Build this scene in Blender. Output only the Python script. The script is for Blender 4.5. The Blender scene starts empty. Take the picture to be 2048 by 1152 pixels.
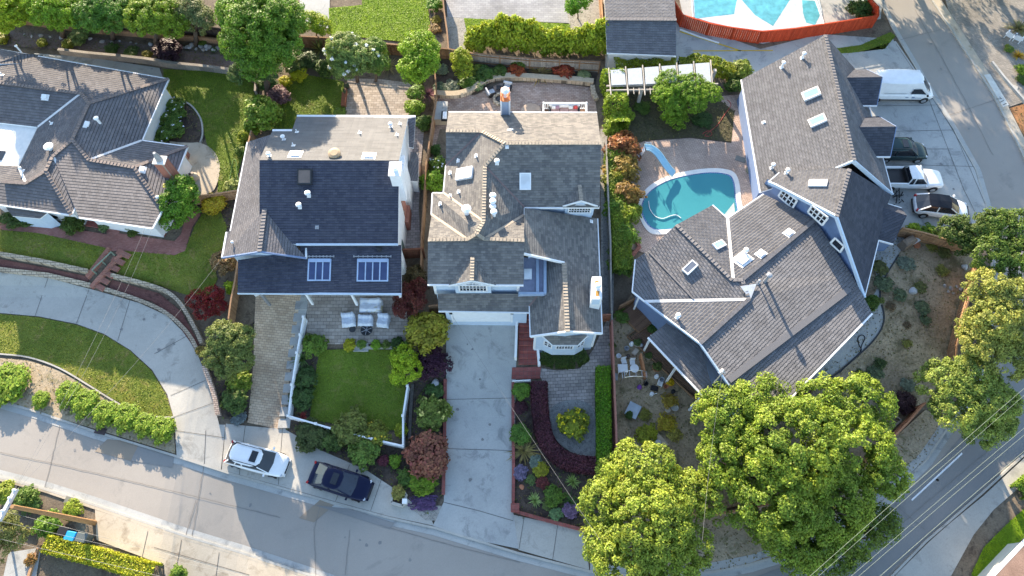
import bpy, bmesh, math, random
import numpy as np
from mathutils import Vector, Matrix
R = math.radians
SC = bpy.context.scene
COL = SC.collection

# ---------------------------------------------------------------- camera, sky, sun, exposure
FPX, TILT, CAMH = 1365.0, R(25), 52.0
cam = bpy.data.objects.new('camera', bpy.data.cameras.new('camera'))
COL.objects.link(cam)
cam.location = (0, 0, CAMH)
cam.rotation_euler = (TILT, 0, 0)
cam.data.sensor_width = 36.0
cam.data.lens = 36.0 * FPX / 2048.0
cam.data.clip_end = 3000
SC.camera = cam

SUN_EL, SUN_AZ = 16.7, 19.3          # the sun stands north-north-west, low
wd = bpy.data.worlds.new('World')
SC.world = wd
wd.use_nodes = True
nt = wd.node_tree
sky = nt.nodes.new('ShaderNodeTexSky')
sky.sky_type = 'NISHITA'
sky.sun_disc = False
sky.sun_elevation = R(SUN_EL)
sky.sun_rotation = R(-SUN_AZ)
sky.air_density = 1.0
sky.dust_density = 0.6
sky.ozone_density = 1.0
nt.links.new(sky.outputs[0], nt.nodes['Background'].inputs[0])
nt.nodes['Background'].inputs[1].default_value = 0.148
sl = bpy.data.lights.new('sun', 'SUN')
sl.energy = 5.0
sl.angle = R(0.5)
sl.color = (1.0, 0.83, 0.62)
sun = bpy.data.objects.new('sun', sl)
COL.objects.link(sun)
sun.rotation_euler = (R(90 - SUN_EL), 0, math.pi + R(SUN_AZ))
SC.view_settings.view_transform = 'Standard'
SC.view_settings.look = 'None'
SC.view_settings.gamma = 1.0
SC.view_settings.exposure = 1.78
SC.cycles.max_bounces = 6

# ---------------------------------------------------------------- where things stand
YT, YB, DROP = 27.0, 12.5, 3.1       # the hillside eases down from the house pads to the street
LT, LB, LDROP = 28.0, 24.0, 1.5      # the left-hand lot drops in one terrace at its stone walls, then lies level
XL, XR = -26.5, -19.0
YCUT = [28 - i for i in range(16)] + [12.5]
XCUT = [-26.5 + .75 * i for i in range(11)]
def sm(t):
    t = min(1.0, max(0.0, t)); return t * t * (3 - 2 * t)
def zg(y, x=0.0):
    b = sm((x - XL) / (XR - XL))
    return -DROP * sm((YT - y) / (YT - YB)) * b - LDROP * sm((LT - y) / (LT - LB)) * (1 - b)
def slope(y, x): return (zg(y + .5, x) - zg(y - .5, x))
def slopex(y, x): return (zg(y, x + .5) - zg(y, x - .5))

def U(px, py, z):                    # photo point at an absolute height
    u = (px - 1024) / FPX; v = (576 - py) / FPX
    dy = v * math.cos(TILT) + math.sin(TILT); dz = v * math.sin(TILT) - math.cos(TILT)
    t = (CAMH - z) / (-dz)
    return Vector((u * t, dy * t, z))

def W(px, py, h=0.0):                # photo point at a height above the ground
    z = h
    for _ in range(25):
        p = U(px, py, z); z = zg(p.y, p.x) + h
    p.z = z
    return p

def ray_plane(px, py, p0, n):
    o = Vector((0, 0, CAMH)); d = U(px, py, 0) - o
    return o + d * ((p0 - o).dot(n) / d.dot(n))

def fitn(pts):
    n = Vector((0, 0, 0)); k = len(pts)
    for i in range(k):
        a, b = pts[i], pts[(i + 1) % k]
        n += Vector(((a.y - b.y) * (a.z + b.z), (a.z - b.z) * (a.x + b.x), (a.x - b.x) * (a.y + b.y)))
    n.normalize()
    if n.z < 0: n = -n
    c = sum(pts, Vector()) / k
    return c, n

# ---------------------------------------------------------------- mesh helpers
class MB:
    def __init__(s):
        s.v = []; s.f = []; s.m = []; s.uv = {}
    def add(s, vs, fs, m=0):
        o = len(s.v); s.v += [tuple(x) for x in vs]
        for f in fs:
            s.f.append([i + o for i in f]); s.m.append(m)
        return o
    def box(s, c, size, rz=0.0, m=0, top=1.0, M=None):
        x, y, z = size[0] / 2, size[1] / 2, size[2] / 2
        vs = [Vector((a * x * (top if k > 0 else 1), b * y * (top if k > 0 else 1), k * z)) for k in (-1, 1) for a, b in ((-1, -1), (1, -1), (1, 1), (-1, 1))]
        q = M if M is not None else Matrix.Rotation(rz, 3, 'Z')
        vs = [q @ w + Vector(c) for w in vs]
        s.add(vs, [(0, 3, 2, 1), (4, 5, 6, 7), (0, 1, 5, 4), (1, 2, 6, 5), (2, 3, 7, 6), (3, 0, 4, 7)], m)
    def bar(s, p, q, w, h, m=0, up=Vector((0, 0, 1))):      # a beam from p to q, w wide, h high
        p, q = Vector(p), Vector(q); d = q - p; L = d.length
        if L < 1e-6: return
        d /= L
        if abs(d.dot(up)) > .98: up = Vector((0, 1, 0))
        sx = d.cross(up).normalized(); uz = sx.cross(d)
        M = Matrix((d, sx, uz)).transposed()
        s.box((p + q) / 2, (L, w, h), M=M, m=m)
    def tube(s, pts, r, n=8, m=0, cap=True):
        pts = [Vector(p) for p in pts]; k = len(pts)
        rr = r if isinstance(r, (list, tuple)) else [r] * k
        vs = []; ref = Vector((0.13, 0.2, 1)).normalized()
        for i in range(k):
            d = (pts[min(i + 1, k - 1)] - pts[max(i - 1, 0)])
            if d.length < 1e-9: d = Vector((0, 0, 1))
            d.normalize()
            rf = ref if abs(d.dot(ref)) < .95 else Vector((1, 0, 0))
            a = d.cross(rf).normalized(); b = d.cross(a)
            for j in range(n):
                t = 2 * math.pi * j / n
                vs.append(pts[i] + (a * math.cos(t) + b * math.sin(t)) * rr[i])
        fs = [(i * n + j, i * n + (j + 1) % n, (i + 1) * n + (j + 1) % n, (i + 1) * n + j) for i in range(k - 1) for j in range(n)]
        if cap: fs += [tuple(range(n))[::-1], tuple((k - 1) * n + j for j in range(n))]
        s.add(vs, fs, m)
    def lathe(s, c, prof, n=20, m=0, sx=1, sy=1):           # prof: (radius, z) up the axis
        c = Vector(c); vs = []
        for r, z in prof:
            for j in range(n):
                t = 2 * math.pi * j / n
                vs.append(c + Vector((r * math.cos(t) * sx, r * math.sin(t) * sy, z)))
        k = len(prof)
        fs = [(i * n + j, i * n + (j + 1) % n, (i + 1) * n + (j + 1) % n, (i + 1) * n + j) for i in range(k - 1) for j in range(n)]
        fs += [tuple(range(n))[::-1], tuple((k - 1) * n + j for j in range(n))]
        s.add(vs, fs, m)
    def poly(s, pts, m=0, uv=None):
        s.add(pts, [tuple(range(len(pts)))], m)
        if uv: s.uv[len(s.f) - 1] = uv
    def prism(s, pts, dz, m=0, ms=None, uv=None):           # pts (top) pushed down by dz
        ms = m if ms is None else ms
        pts = [Vector(p) for p in pts]
        c, n = fitn(pts)
        nn = Vector((0, 0, 0)); k = len(pts)
        for i in range(k):
            a, b = pts[i], pts[(i + 1) % k]
            nn.z += (a.x - b.x) * (a.y + b.y)
        if nn.z < 0: pts = pts[::-1]; uv = uv[::-1] if uv else None
        lo = [p - Vector((0, 0, dz)) for p in pts]
        s.poly(pts, m, uv)
        s.poly(lo[::-1], ms)
        for i in range(k):
            j = (i + 1) % k
            s.poly([lo[i], lo[j], pts[j], pts[i]], ms)
    def build(s, name, mats, parent=None, smooth=False, color=None, bevel=0, local=False):
        me = bpy.data.meshes.new(name)
        me.from_pydata(s.v, [], s.f)
        mats = mats if isinstance(mats, (list, tuple)) else [mats]
        for x in mats: me.materials.append(x)
        if len(mats) > 1: me.polygons.foreach_set('material_index', s.m)
        if s.uv:
            ul = me.uv_layers.new(name='UVMap')
            for fi, uv in s.uv.items():
                p = me.polygons[fi]
                for li, q in zip(p.loop_indices, uv): ul.data[li].uv = q
        if smooth: me.polygons.foreach_set('use_smooth', [True] * len(me.polygons))
        me.update()
        o = bpy.data.objects.new(name, me)
        COL.objects.link(o)
        if color: o.color = tuple(color) + (1,)
        if parent is not None:
            o.parent = parent
            if parent.type == 'EMPTY' and not local:
                o.matrix_parent_inverse = Matrix.LocRotScale(parent.location, parent.rotation_euler, parent.scale).inverted()
        if bevel:
            bm_ = o.modifiers.new('bevel', 'BEVEL'); bm_.width = bevel; bm_.segments = 2; bm_.limit_method = 'ANGLE'
        return o

def tag(o, label, cat, group=None, kind=None):
    o['label'] = label; o['category'] = cat
    if group: o['group'] = group
    if kind: o['kind'] = kind
    return o
def thing(name, label, cat, loc=(0, 0, 0), rot=(0, 0, 0), group=None):
    o = bpy.data.objects.new(name, None); COL.objects.link(o)
    o.location = loc; o.rotation_euler = rot; o.empty_display_size = .2
    return tag(o, label, cat, group)
def struct(o):
    o['kind'] = 'structure'
    return o

# ---------------------------------------------------------------- materials
def newmat(name):
    m = bpy.data.materials.new(name); m.use_nodes = True
    t = m.node_tree; return m, t, t.nodes, t.links, t.nodes['Principled BSDF']
def c4(c): return (c[0], c[1], c[2], 1)
def coords(N, L, kind='Object', scale=(1, 1, 1), rz=0):
    tc = N.new('ShaderNodeTexCoord'); mp = N.new('ShaderNodeMapping')
    mp.inputs['Scale'].default_value = scale; mp.inputs['Rotation'].default_value = (0, 0, rz)
    L.new(tc.outputs[kind], mp.inputs[0]); return mp.outputs[0]
def noise(N, L, vec, sc, det=4, rough=.6, dist=0):
    n = N.new('ShaderNodeTexNoise'); n.inputs['Scale'].default_value = sc; n.inputs['Detail'].default_value = det
    n.inputs['Roughness'].default_value = rough; n.inputs['Distortion'].default_value = dist
    L.new(vec, n.inputs['Vector']); return n.outputs['Fac']
def ramp(N, L, fac, stops):
    r = N.new('ShaderNodeValToRGB'); e = r.color_ramp.elements
    while len(e) < len(stops): e.new(.5)
    for x, (p, c) in zip(e, stops): x.position = p; x.color = c4(c)
    L.new(fac, r.inputs[0]); return r.outputs[0]
def mixc(N, L, f, a, b, mode='MIX'):
    x = N.new('ShaderNodeMix'); x.data_type = 'RGBA'; x.blend_type = mode
    for i, s in ((0, f), (6, a), (7, b)):
        if hasattr(s, 'is_output'): L.new(s, x.inputs[i])
        else: x.inputs[i].default_value = s if i == 0 else c4(s)
    return x.outputs[2]
def bump(N, L, h, b, st=.5, dist=.02):
    n = N.new('ShaderNodeBump'); n.inputs['Strength'].default_value = st; n.inputs['Distance'].default_value = dist
    L.new(h, n.inputs['Height']); L.new(n.outputs[0], b.inputs['Normal'])
MATS = {}
def plain(name, c, rough=.6, metal=0, var=.12, sc=3.0, spec=.4):
    if name in MATS: return MATS[name]
    m, t, N, L, b = newmat(name); v = coords(N, L)
    f = noise(N, L, v, sc, 5)
    lo = tuple(x * (1 - var) for x in c); hi = tuple(min(1, x * (1 + var)) for x in c)
    L.new(ramp(N, L, f, [(.3, lo), (.7, hi)]), b.inputs['Base Color'])
    b.inputs['Roughness'].default_value = rough; b.inputs['Metallic'].default_value = metal
    b.inputs['Specular IOR Level'].default_value = spec
    MATS[name] = m; return m
def groundmat(name, c1, c2, sc=.4, c3=None, t3=.62, fine=9.0, fa=.35, bumpd=.03, rough=.9, sc3=1.2):
    m, t, N, L, b = newmat(name); v = coords(N, L)
    base = mixc(N, L, ramp(N, L, noise(N, L, v, sc, 5, .65), [(.32, (0, 0, 0)), (.68, (1, 1, 1))]), c1, c2)
    if c3: base = mixc(N, L, ramp(N, L, noise(N, L, v, sc3, 6, .7, .6), [(t3 - .07, (0, 0, 0)), (t3 + .07, (1, 1, 1))]), base, c3)
    fn = noise(N, L, v, fine, 4, .7)
    d = ramp(N, L, fn, [(.25, (1 - fa,) * 3), (.75, (1 + fa,) * 3)])
    L.new(mixc(N, L, 1.0, base, d, 'MULTIPLY'), b.inputs['Base Color'])
    b.inputs['Roughness'].default_value = rough; b.inputs['Specular IOR Level'].default_value = .2
    if bumpd: bump(N, L, fn, b, .7, bumpd)
    MATS[name] = m; return m
def brickmat(name, c1, c2, mortar, w, h, rz=0, ms=.01, kind='Object', var=.3, bumpd=.012, off=.5, rough=.85, blot=None, spec=.25, squash=1.0):
    m, t, N, L, b = newmat(name); v = coords(N, L, kind, rz=rz)
    br = N.new('ShaderNodeTexBrick'); L.new(v, br.inputs['Vector'])
    br.offset = off; br.squash = squash
    br.inputs['Color1'].default_value = c4(c1); br.inputs['Color2'].default_value = c4(c2); br.inputs['Mortar'].default_value = c4(mortar)
    br.inputs['Scale'].default_value = 1.0; br.inputs['Mortar Size'].default_value = ms; br.inputs['Mortar Smooth'].default_value = .15
    br.inputs['Bias'].default_value = 0.0
    br.inputs['Brick Width'].default_value = w; br.inputs['Row Height'].default_value = h
    f = noise(N, L, v, .35, 4, .6)
    d = ramp(N, L, f, [(.25, (1 - var,) * 3), (.75, (1 + var,) * 3)])
    col = mixc(N, L, 1.0, br.outputs['Color'], d, 'MULTIPLY')
    f2 = noise(N, L, v, 14.0, 3, .7)
    col = mixc(N, L, 1.0, col, ramp(N, L, f2, [(.2, (.8,) * 3), (.8, (1.2,) * 3)]), 'MULTIPLY')
    L.new(col, b.inputs['Base Color'])
    b.inputs['Roughness'].default_value = rough; b.inputs['Specular IOR Level'].default_value = spec
    MATS[name] = m
    if bumpd:
        inv = N.new('ShaderNodeMath'); inv.operation = 'SUBTRACT'; inv.inputs[0].default_value = 1.0
        L.new(br.outputs['Fac'], inv.inputs[1]); bump(N, L, inv.outputs[0], b, 1.0, bumpd)
    return m
def shingle(name, c1, c2, row=.2, width=.42, lip=.03, dark=.45, wave=0.0, patch=.18, lw=.16):
    """courses run along u, v climbs the slope; every course is a real wedge in the bump so low sun rakes it"""
    m, t, N, L, b = newmat(name); v = coords(N, L, 'UV')
    sp = N.new('ShaderNodeSeparateXYZ'); L.new(v, sp.inputs[0])
    def M(op, a, bb=None, cc=None):
        x = N.new('ShaderNodeMath'); x.operation = op
        for i, s in enumerate((a, bb, cc)):
            if s is None: continue
            if hasattr(s, 'is_output'): L.new(s, x.inputs[i])
            else: x.inputs[i].default_value = s
        return x.outputs[0]
    vv = M('DIVIDE', sp.outputs[1], row)
    if wave:
        ww = M('PINGPONG', M('ADD', M('DIVIDE', sp.outputs[0], width), M('MULTIPLY', M('FLOOR', vv), .5)), .5)
        vv = M('ADD', vv, M('MULTIPLY', ww, wave))
    fl = M('FLOOR', vv); fr = M('SUBTRACT', vv, fl)
    uu = M('ADD', M('DIVIDE', sp.outputs[0], width), M('MULTIPLY', M('MODULO', fl, 2.0), .47))
    fu = M('FLOOR', uu); fru = M('SUBTRACT', uu, fu)
    cb = N.new('ShaderNodeCombineXYZ'); L.new(fu, cb.inputs[0]); L.new(fl, cb.inputs[1])
    wn = N.new('ShaderNodeTexWhiteNoise'); wn.noise_dimensions = '2D'; L.new(cb.outputs[0], wn.inputs['Vector'])
    col = mixc(N, L, wn.outputs['Value'], c1, c2)
    edge = M('MAXIMUM', M('GREATER_THAN', fr, 1 - lw), M('MULTIPLY', M('LESS_THAN', fru, .05), .5))
    col = mixc(N, L, M('MULTIPLY', edge, dark), col, (.015, .015, .018))  # side joints, plus a painted shade line under the course above
    f = noise(N, L, v, .25, 5, .65)
    col = mixc(N, L, 1.0, col, ramp(N, L, f, [(.25, (1 - patch,) * 3), (.75, (1 + patch,) * 3)]), 'MULTIPLY')
    f2 = noise(N, L, v, 22, 3, .8)
    col = mixc(N, L, 1.0, col, ramp(N, L, f2, [(.2, (.8,) * 3), (.8, (1.2,) * 3)]), 'MULTIPLY')
    f3 = noise(N, L, coords(N, L, 'UV', (1.6, .12, 1)), 1.0, 4, .7)
    col = mixc(N, L, 1.0, col, ramp(N, L, f3, [(.25, (.86,) * 3), (.75, (1.12,) * 3)]), 'MULTIPLY')
    L.new(col, b.inputs['Base Color'])
    b.inputs['Roughness'].default_value = .85; b.inputs['Specular IOR Level'].default_value = .25
    dn = M('DIVIDE', M('SUBTRACT', .8, fr), .8); rs = M('DIVIDE', M('SUBTRACT', fr, .8), .2)
    hgt = M('ADD', M('MAXIMUM', dn, rs), M('MULTIPLY', wn.outputs['Value'], .3))
    hgt = M('SUBTRACT', hgt, M('MULTIPLY', M('LESS_THAN', fru, .04), .5))
    bump(N, L, hgt, b, 1.0, lip)
    MATS[name] = m; return m
def leafmat(name, tr=.35):
    m, t, N, L, b = newmat(name)
    oi = N.new('ShaderNodeObjectInfo'); g = N.new('ShaderNodeNewGeometry')
    hs = N.new('ShaderNodeHueSaturation')
    L.new(oi.outputs['Color'], hs.inputs['Color'])
    mr = N.new('ShaderNodeMapRange'); mr.inputs[3].default_value = .488; mr.inputs[4].default_value = .518
    L.new(g.outputs['Random Per Island'], mr.inputs[0]); L.new(mr.outputs[0], hs.inputs['Hue'])
    wn = N.new('ShaderNodeTexWhiteNoise'); wn.noise_dimensions = '1D'; L.new(g.outputs['Random Per Island'], wn.inputs['W'])
    m2 = N.new('ShaderNodeMapRange'); m2.inputs[3].default_value = .62; m2.inputs[4].default_value = 1.5
    L.new(wn.outputs['Value'], m2.inputs[0]); L.new(m2.outputs[0], hs.inputs['Value'])
    pn = noise(N, L, coords(N, L), .4, 5, .75)
    hn = noise(N, L, coords(N, L), 1.1, 3, .6); hm = N.new('ShaderNodeMath'); hm.operation = 'MULTIPLY_ADD'; hm.inputs[1].default_value = .045; hm.inputs[2].default_value = -.0225; L.new(hn, hm.inputs[0])
    ha = N.new('ShaderNodeMath'); L.new(mr.outputs[0], ha.inputs[0]); L.new(hm.outputs[0], ha.inputs[1]); L.new(ha.outputs[0], hs.inputs['Hue'])
    col = mixc(N, L, 1.0, hs.outputs[0], ramp(N, L, pn, [(.3, (.5, .62, .62)), (.7, (1.3, 1.24, 1.0))]), 'MULTIPLY')
    L.new(col, b.inputs['Base Color']); b.inputs['Roughness'].default_value = .55; b.inputs['Specular IOR Level'].default_value = .3
    tl = N.new('ShaderNodeBsdfTranslucent'); L.new(col, tl.inputs[0])
    mx = N.new('ShaderNodeMixShader'); mx.inputs[0].default_value = tr
    L.new(b.outputs[0], mx.inputs[1]); L.new(tl.outputs[0], mx.inputs[2])
    L.new(mx.outputs[0], N['Material Output'].inputs[0])
    MATS[name] = m; return m
def woodmat(name, c1, c2, rough=.8):                     # every board its own tone
    m, t, N, L, b = newmat(name)
    g = N.new('ShaderNodeNewGeometry'); v = coords(N, L, scale=(6, 6, 1.2))
    col = mixc(N, L, g.outputs['Random Per Island'], c1, c2)
    f = noise(N, L, v, 2.5, 5, .7)
    col = mixc(N, L, 1.0, col, ramp(N, L, f, [(.25, (.65,) * 3), (.75, (1.3,) * 3)]), 'MULTIPLY')
    L.new(col, b.inputs['Base Color']); b.inputs['Roughness'].default_value = rough; b.inputs['Specular IOR Level'].default_value = .2
    MATS[name] = m; return m
def glassmat(name, c, rough=.08, spec=.6):
    m, t, N, L, b = newmat(name)
    b.inputs['Base Color'].default_value = c4(c); b.inputs['Roughness'].default_value = rough
    b.inputs['Specular IOR Level'].default_value = spec
    v = coords(N, L); f = noise(N, L, v, .8, 2)
    L.new(ramp(N, L, f, [(.3, tuple(x * .8 for x in c)), (.7, tuple(x * 1.2 for x in c))]), b.inputs['Base Color'])
    MATS[name] = m; return m
def watermat(name, c, c2):
    m, t, N, L, b = newmat(name); v = coords(N, L)
    f = noise(N, L, v, .25, 3, .5)
    L.new(mixc(N, L, f, c, c2), b.inputs['Base Color'])
    b.inputs['Roughness'].default_value = .06; b.inputs['IOR'].default_value = 1.33
    bump(N, L, noise(N, L, v, 3.5, 3, .5, .8), b, .25, .03)
    b.inputs['Transmission Weight'].default_value = .75
    MATS[name] = m; return m
def carpaint(name, c, metal=0.0, rough=.28, coat=.7):
    m, t, N, L, b = newmat(name); v = coords(N, L)
    f = noise(N, L, v, 2.0, 3)
    L.new(ramp(N, L, f, [(.3, tuple(x * .94 for x in c)), (.7, tuple(min(1, x * 1.04) for x in c))]), b.inputs['Base Color'])
    b.inputs['Roughness'].default_value = rough; b.inputs['Metallic'].default_value = metal
    b.inputs['Coat Weight'].default_value = coat; b.inputs['Specular IOR Level'].default_value = .5 if coat > .5 else .2; b.inputs['Coat Roughness'].default_value = .06
    MATS[name] = m; return m

WHITE = plain('white_paint', (.78, .79, .8), .5, var=.05)
CREAM = plain('cream_paint', (.72, .7, .66), .6, var=.06)
BLUEW = plain('pale_blue_siding', (.5, .6, .72), .6, var=.06)
SLATEB = plain('slate_blue_siding', (.17, .24, .4), .6, var=.08)
BLUEGREY = plain('blue_grey_siding', (.3, .38, .5), .6, var=.08)
DARK = plain('dark_metal', (.03, .032, .036), .5)
BLACK = plain('black_plastic', (.015, .015, .017), .5)
RUBBER = plain('tyre_rubber', (.02, .02, .02), .85)
CHROME = plain('bright_metal', (.62, .63, .65), .3, .9)
GREYM = plain('grey_metal', (.35, .36, .38), .5, .4)
GLASSD = glassmat('window_glass', (.018, .022, .03))
GLASSK = glassmat('skylight_glass', (.25, .42, .5), .12)
GLASSW = glassmat('skylight_dome', (.72, .75, .78), .2)
LEAF = leafmat('leaf'); LEAFD = leafmat('dense_leaf', .22)
BARK = groundmat('bark', (.09, .065, .045), (.15, .115, .085), 3, fine=20, bumpd=.02)
WOODB = woodmat('brown_boards', (.17, .095, .05), (.27, .16, .09))
WOODD = woodmat('dark_boards', (.045, .035, .03), (.1, .075, .06))
WOODG = woodmat('grey_timber', (.2, .18, .16), (.32, .29, .25))
WOODR = woodmat('red_boards', (.38, .045, .015), (.5, .07, .025))
WOODT = woodmat('tan_boards', (.3, .17, .09), (.42, .25, .14))
DECKW = woodmat('deck_boards', (.13, .075, .05), (.19, .115, .075))
TERRA = plain('terracotta', (.42, .17, .09), .8)
BRICKR = brickmat('red_brick', (.3, .1, .075), (.4, .16, .11), (.3, .24, .2), .22, .075, ms=.008)
STONE = brickmat('block_stone', (.4, .32, .23), (.5, .41, .31), (.16, .13, .1), .4, .2, ms=.02)
# ---------------------------------------------------------------- the ground and everything laid on it
def smooth_px(pts, n=6, closed=True):
    out = []; k = len(pts)
    rng = range(k) if closed else range(k - 1)
    for i in rng:
        g = lambda j: np.array(pts[j % k] if closed else pts[max(0, min(k - 1, j))], float)
        p0, p1, p2, p3 = g(i - 1), g(i), g(i + 1), g(i + 2)
        for s in range(n):
            t = s / n
            out.append(tuple(.5 * ((2 * p1) + (-p0 + p2) * t + (2 * p0 - 5 * p1 + 4 * p2 - p3) * t * t + (-p0 + 3 * p1 - 3 * p2 + p3) * t ** 3)))
    if not closed: out.append(tuple(pts[-1]))
    return out
def sheet_bm(polys, h, world=False):
    bm = bmesh.new()
    for pts in polys:
        ps = [Vector((p[0], p[1], 0)) for p in pts] if world else [W(p[0], p[1], 0) for p in pts]
        vs = [bm.verts.new((p.x, p.y, 0)) for p in ps]
        try: bm.faces.new(vs)
        except ValueError: pass
    bmesh.ops.triangulate(bm, faces=bm.faces[:])
    for co, no in [((0, y, 0), (0, 1, 0)) for y in YCUT] + [((x, 0, 0), (1, 0, 0)) for x in XCUT]:
        bmesh.ops.bisect_plane(bm, geom=bm.verts[:] + bm.edges[:] + bm.faces[:], plane_co=co, plane_no=no)
    bm.normal_update()
    for f in bm.faces:
        if f.normal.z < 0: f.normal_flip()
    for v in bm.verts: v.co.z = zg(v.co.y, v.co.x) + h
    return bm
def sheet(name, polys, h, mat, smooth=False, skirt=0.0, world=False, kind='structure', raw=False):
    if not isinstance(polys[0][0], (tuple, list)): polys = [polys]
    if smooth: polys = [smooth_px(p) for p in polys]
    bm = sheet_bm(polys, h, world)
    if skirt:
        ed = [e for e in bm.edges if len(e.link_faces) == 1]
        r = bmesh.ops.extrude_edge_only(bm, edges=ed)
        for v in [x for x in r['geom'] if isinstance(x, bmesh.types.BMVert)]: v.co.z -= skirt
    me = bpy.data.meshes.new(name); bm.to_mesh(me); bm.free()
    me.materials.append(mat)
    o = bpy.data.objects.new(name, me); COL.objects.link(o)
    if kind: o['kind'] = kind
    return o
def strip_pts(path, w, h, side=0.0, world=False):          # left/right points of a ribbon along a photo path
    P = [Vector(p) for p in path] if world else [W(x, y, 0) for x, y in path]
    out = []
    for i, p in enumerate(P):
        d = P[min(i + 1, len(P) - 1)] - P[max(i - 1, 0)]; d.z = 0; d.normalize()
        n = Vector((-d.y, d.x, 0))
        out.append((p + n * (w * (.5 + side)), p - n * (w * (.5 - side))))
    return out
def solid_strip(mb, path, w, z0, z1, side=0.0, m=0, ms=None, world=False):   # a kerb, low wall or border that follows the ground
    q = strip_pts(path, w, 0, side, world)
    for i in range(len(q) - 1):
        a, b = q[i]; d, c = q[i + 1]
        g = lambda p, z: Vector((p.x, p.y, zg(p.y, p.x) + z))
        t = [g(b, z1), g(c, z1), g(d, z1), g(a, z1)]; l = [g(b, z0), g(c, z0), g(d, z0), g(a, z0)]
        mm = m if ms is None else ms
        mb.poly(t, m)
        mb.poly([l[0], l[1], t[1], t[0]], mm); mb.poly([l[2], l[3], t[3], t[2]], mm)
        if i == 0: mb.poly([l[3], l[0], t[0], t[3]], mm)
        if i == len(q) - 2: mb.poly([l[1], l[2], t[2], t[1]], mm)
def densify(path, step=25):
    out = []
    for a, b in zip(path, path[1:]):
        k = max(1, int(math.dist(a, b) / step))
        out += [(a[0] + (b[0] - a[0]) * i / k, a[1] + (b[1] - a[1]) * i / k) for i in range(k)]
    return out + [path[-1]]

SOIL = groundmat('soil', (.12, .095, .07), (.2, .16, .115), .5, (.075, .058, .045), .6, 7, .35, .05)
SOILD = groundmat('dark_mulch', (.06, .045, .038), (.11, .085, .065), .8, (.04, .03, .026), .55, 9, .4, .05)
DRY = groundmat('dry_dirt', (.32, .255, .17), (.43, .35, .245), .35, (.2, .18, .1), .6, 6, .3, .05)
ASPH = groundmat('asphalt', (.285, .262, .235), (.335, .308, .275), .12, (.25, .235, .215), .64, 25, .12, .006, .85, .3)
ASPHP = groundmat('asphalt_patch', (.24, .2, .16), (.28, .235, .185), .3, None, fine=25, fa=.1, bumpd=.006)
ASPHD = groundmat('dark_asphalt', (.215, .21, .205), (.25, .245, .235), .12, (.19, .19, .185), .64, 25, .12, .006, .85, .3)
CONC = groundmat('concrete', (.37, .355, .32), (.46, .44, .395), .3, (.27, .26, .235), .62, 12, .12, .006, .85, .6)
CONCG = groundmat('grey_concrete', (.34, .345, .335), (.43, .43, .41), .3, (.25, .255, .25), .6, 12, .12, .006, .85, .7)
CONCT = groundmat('tan_concrete', (.4, .345, .265), (.5, .435, .345), .3, (.28, .23, .17), .6, 12, .12, .006, .85, .7)
JOINT = plain('joint', (.1, .095, .09), .9)
GRASS = groundmat('grass', (.085, .13, .014), (.135, .19, .024), .45, (.18, .18, .045), .6, 11, .45, .06, .9, 1.0)
GRASSB = groundmat('bright_grass', (.11, .19, .006), (.16, .25, .008), .5, (.19, .26, .012), .62, 11, .4, .06, .9, .9)
GRASSY = groundmat('worn_grass', (.11, .155, .02), (.18, .195, .035), .4, (.25, .195, .065), .6, 11, .45, .06, .9, .9)
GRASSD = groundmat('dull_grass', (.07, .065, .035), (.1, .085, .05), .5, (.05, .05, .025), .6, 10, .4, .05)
DRYY = groundmat('rough_yard_dirt', (.24, .18, .12), (.42, .33, .22), .28, (.15, .125, .07), .57, 6, .35, .06, .9, .55)
GRAVEL = groundmat('gravel', (.3, .28, .25), (.4, .38, .34), .6, (.2, .19, .17), .55, 16, .5, .05, .9, 5)
GRAVELG = groundmat('grey_gravel', (.2, .2, .2), (.28, .28, .27), .6, (.14, .14, .14), .55, 18, .45, .04, .9, 5)
REDMULCH = groundmat('red_mulch', (.12, .05, .045), (.17, .08, .065), .8, (.08, .035, .032), .6, 12, .4, .04)
PAVER = brickmat('grey_pavers', (.3, .255, .215), (.43, .375, .325), (.13, .11, .1), .5, .28, ms=.012)
PAVERT = brickmat('tan_pavers', (.45, .33, .225), (.57, .44, .31), (.17, .13, .11), .36, .2, rz=.1, ms=.01)
PAVERB = brickmat('brown_pavers', (.3, .21, .165), (.42, .32, .265), (.12, .09, .075), .36, .2, rz=.06, ms=.01)
PAVERP = brickmat('rose_pavers', (.42, .31, .25), (.52, .39, .31), (.16, .11, .1), .3, .15, rz=.5, ms=.01)
PAVERX = brickmat('dark_pavers', (.25, .22, .21), (.38, .33, .31), (.1, .085, .08), .42, .26, rz=-.05, ms=.012)
BRICKP = brickmat('brick_paving', (.3, .12, .1), (.37, .17, .14), (.2, .13, .11), .24, .11, rz=-.1, ms=.008)
TILER = brickmat('red_tile', (.24, .07, .06), (.3, .1, .085), (.17, .1, .09), .32, .32, ms=.012, off=0)
PAVERC = brickmat('shade_grey_pavers', (.27, .27, .28), (.34, .34, .345), (.2, .2, .2), .5, .28, ms=.01)  # cooler grey stands in for the shade of an unseen building
COBB = brickmat('cobbles', (.24, .22, .19), (.33, .3, .26), (.17, .17, .17), .26, .16, rz=.45, ms=.012)

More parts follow.
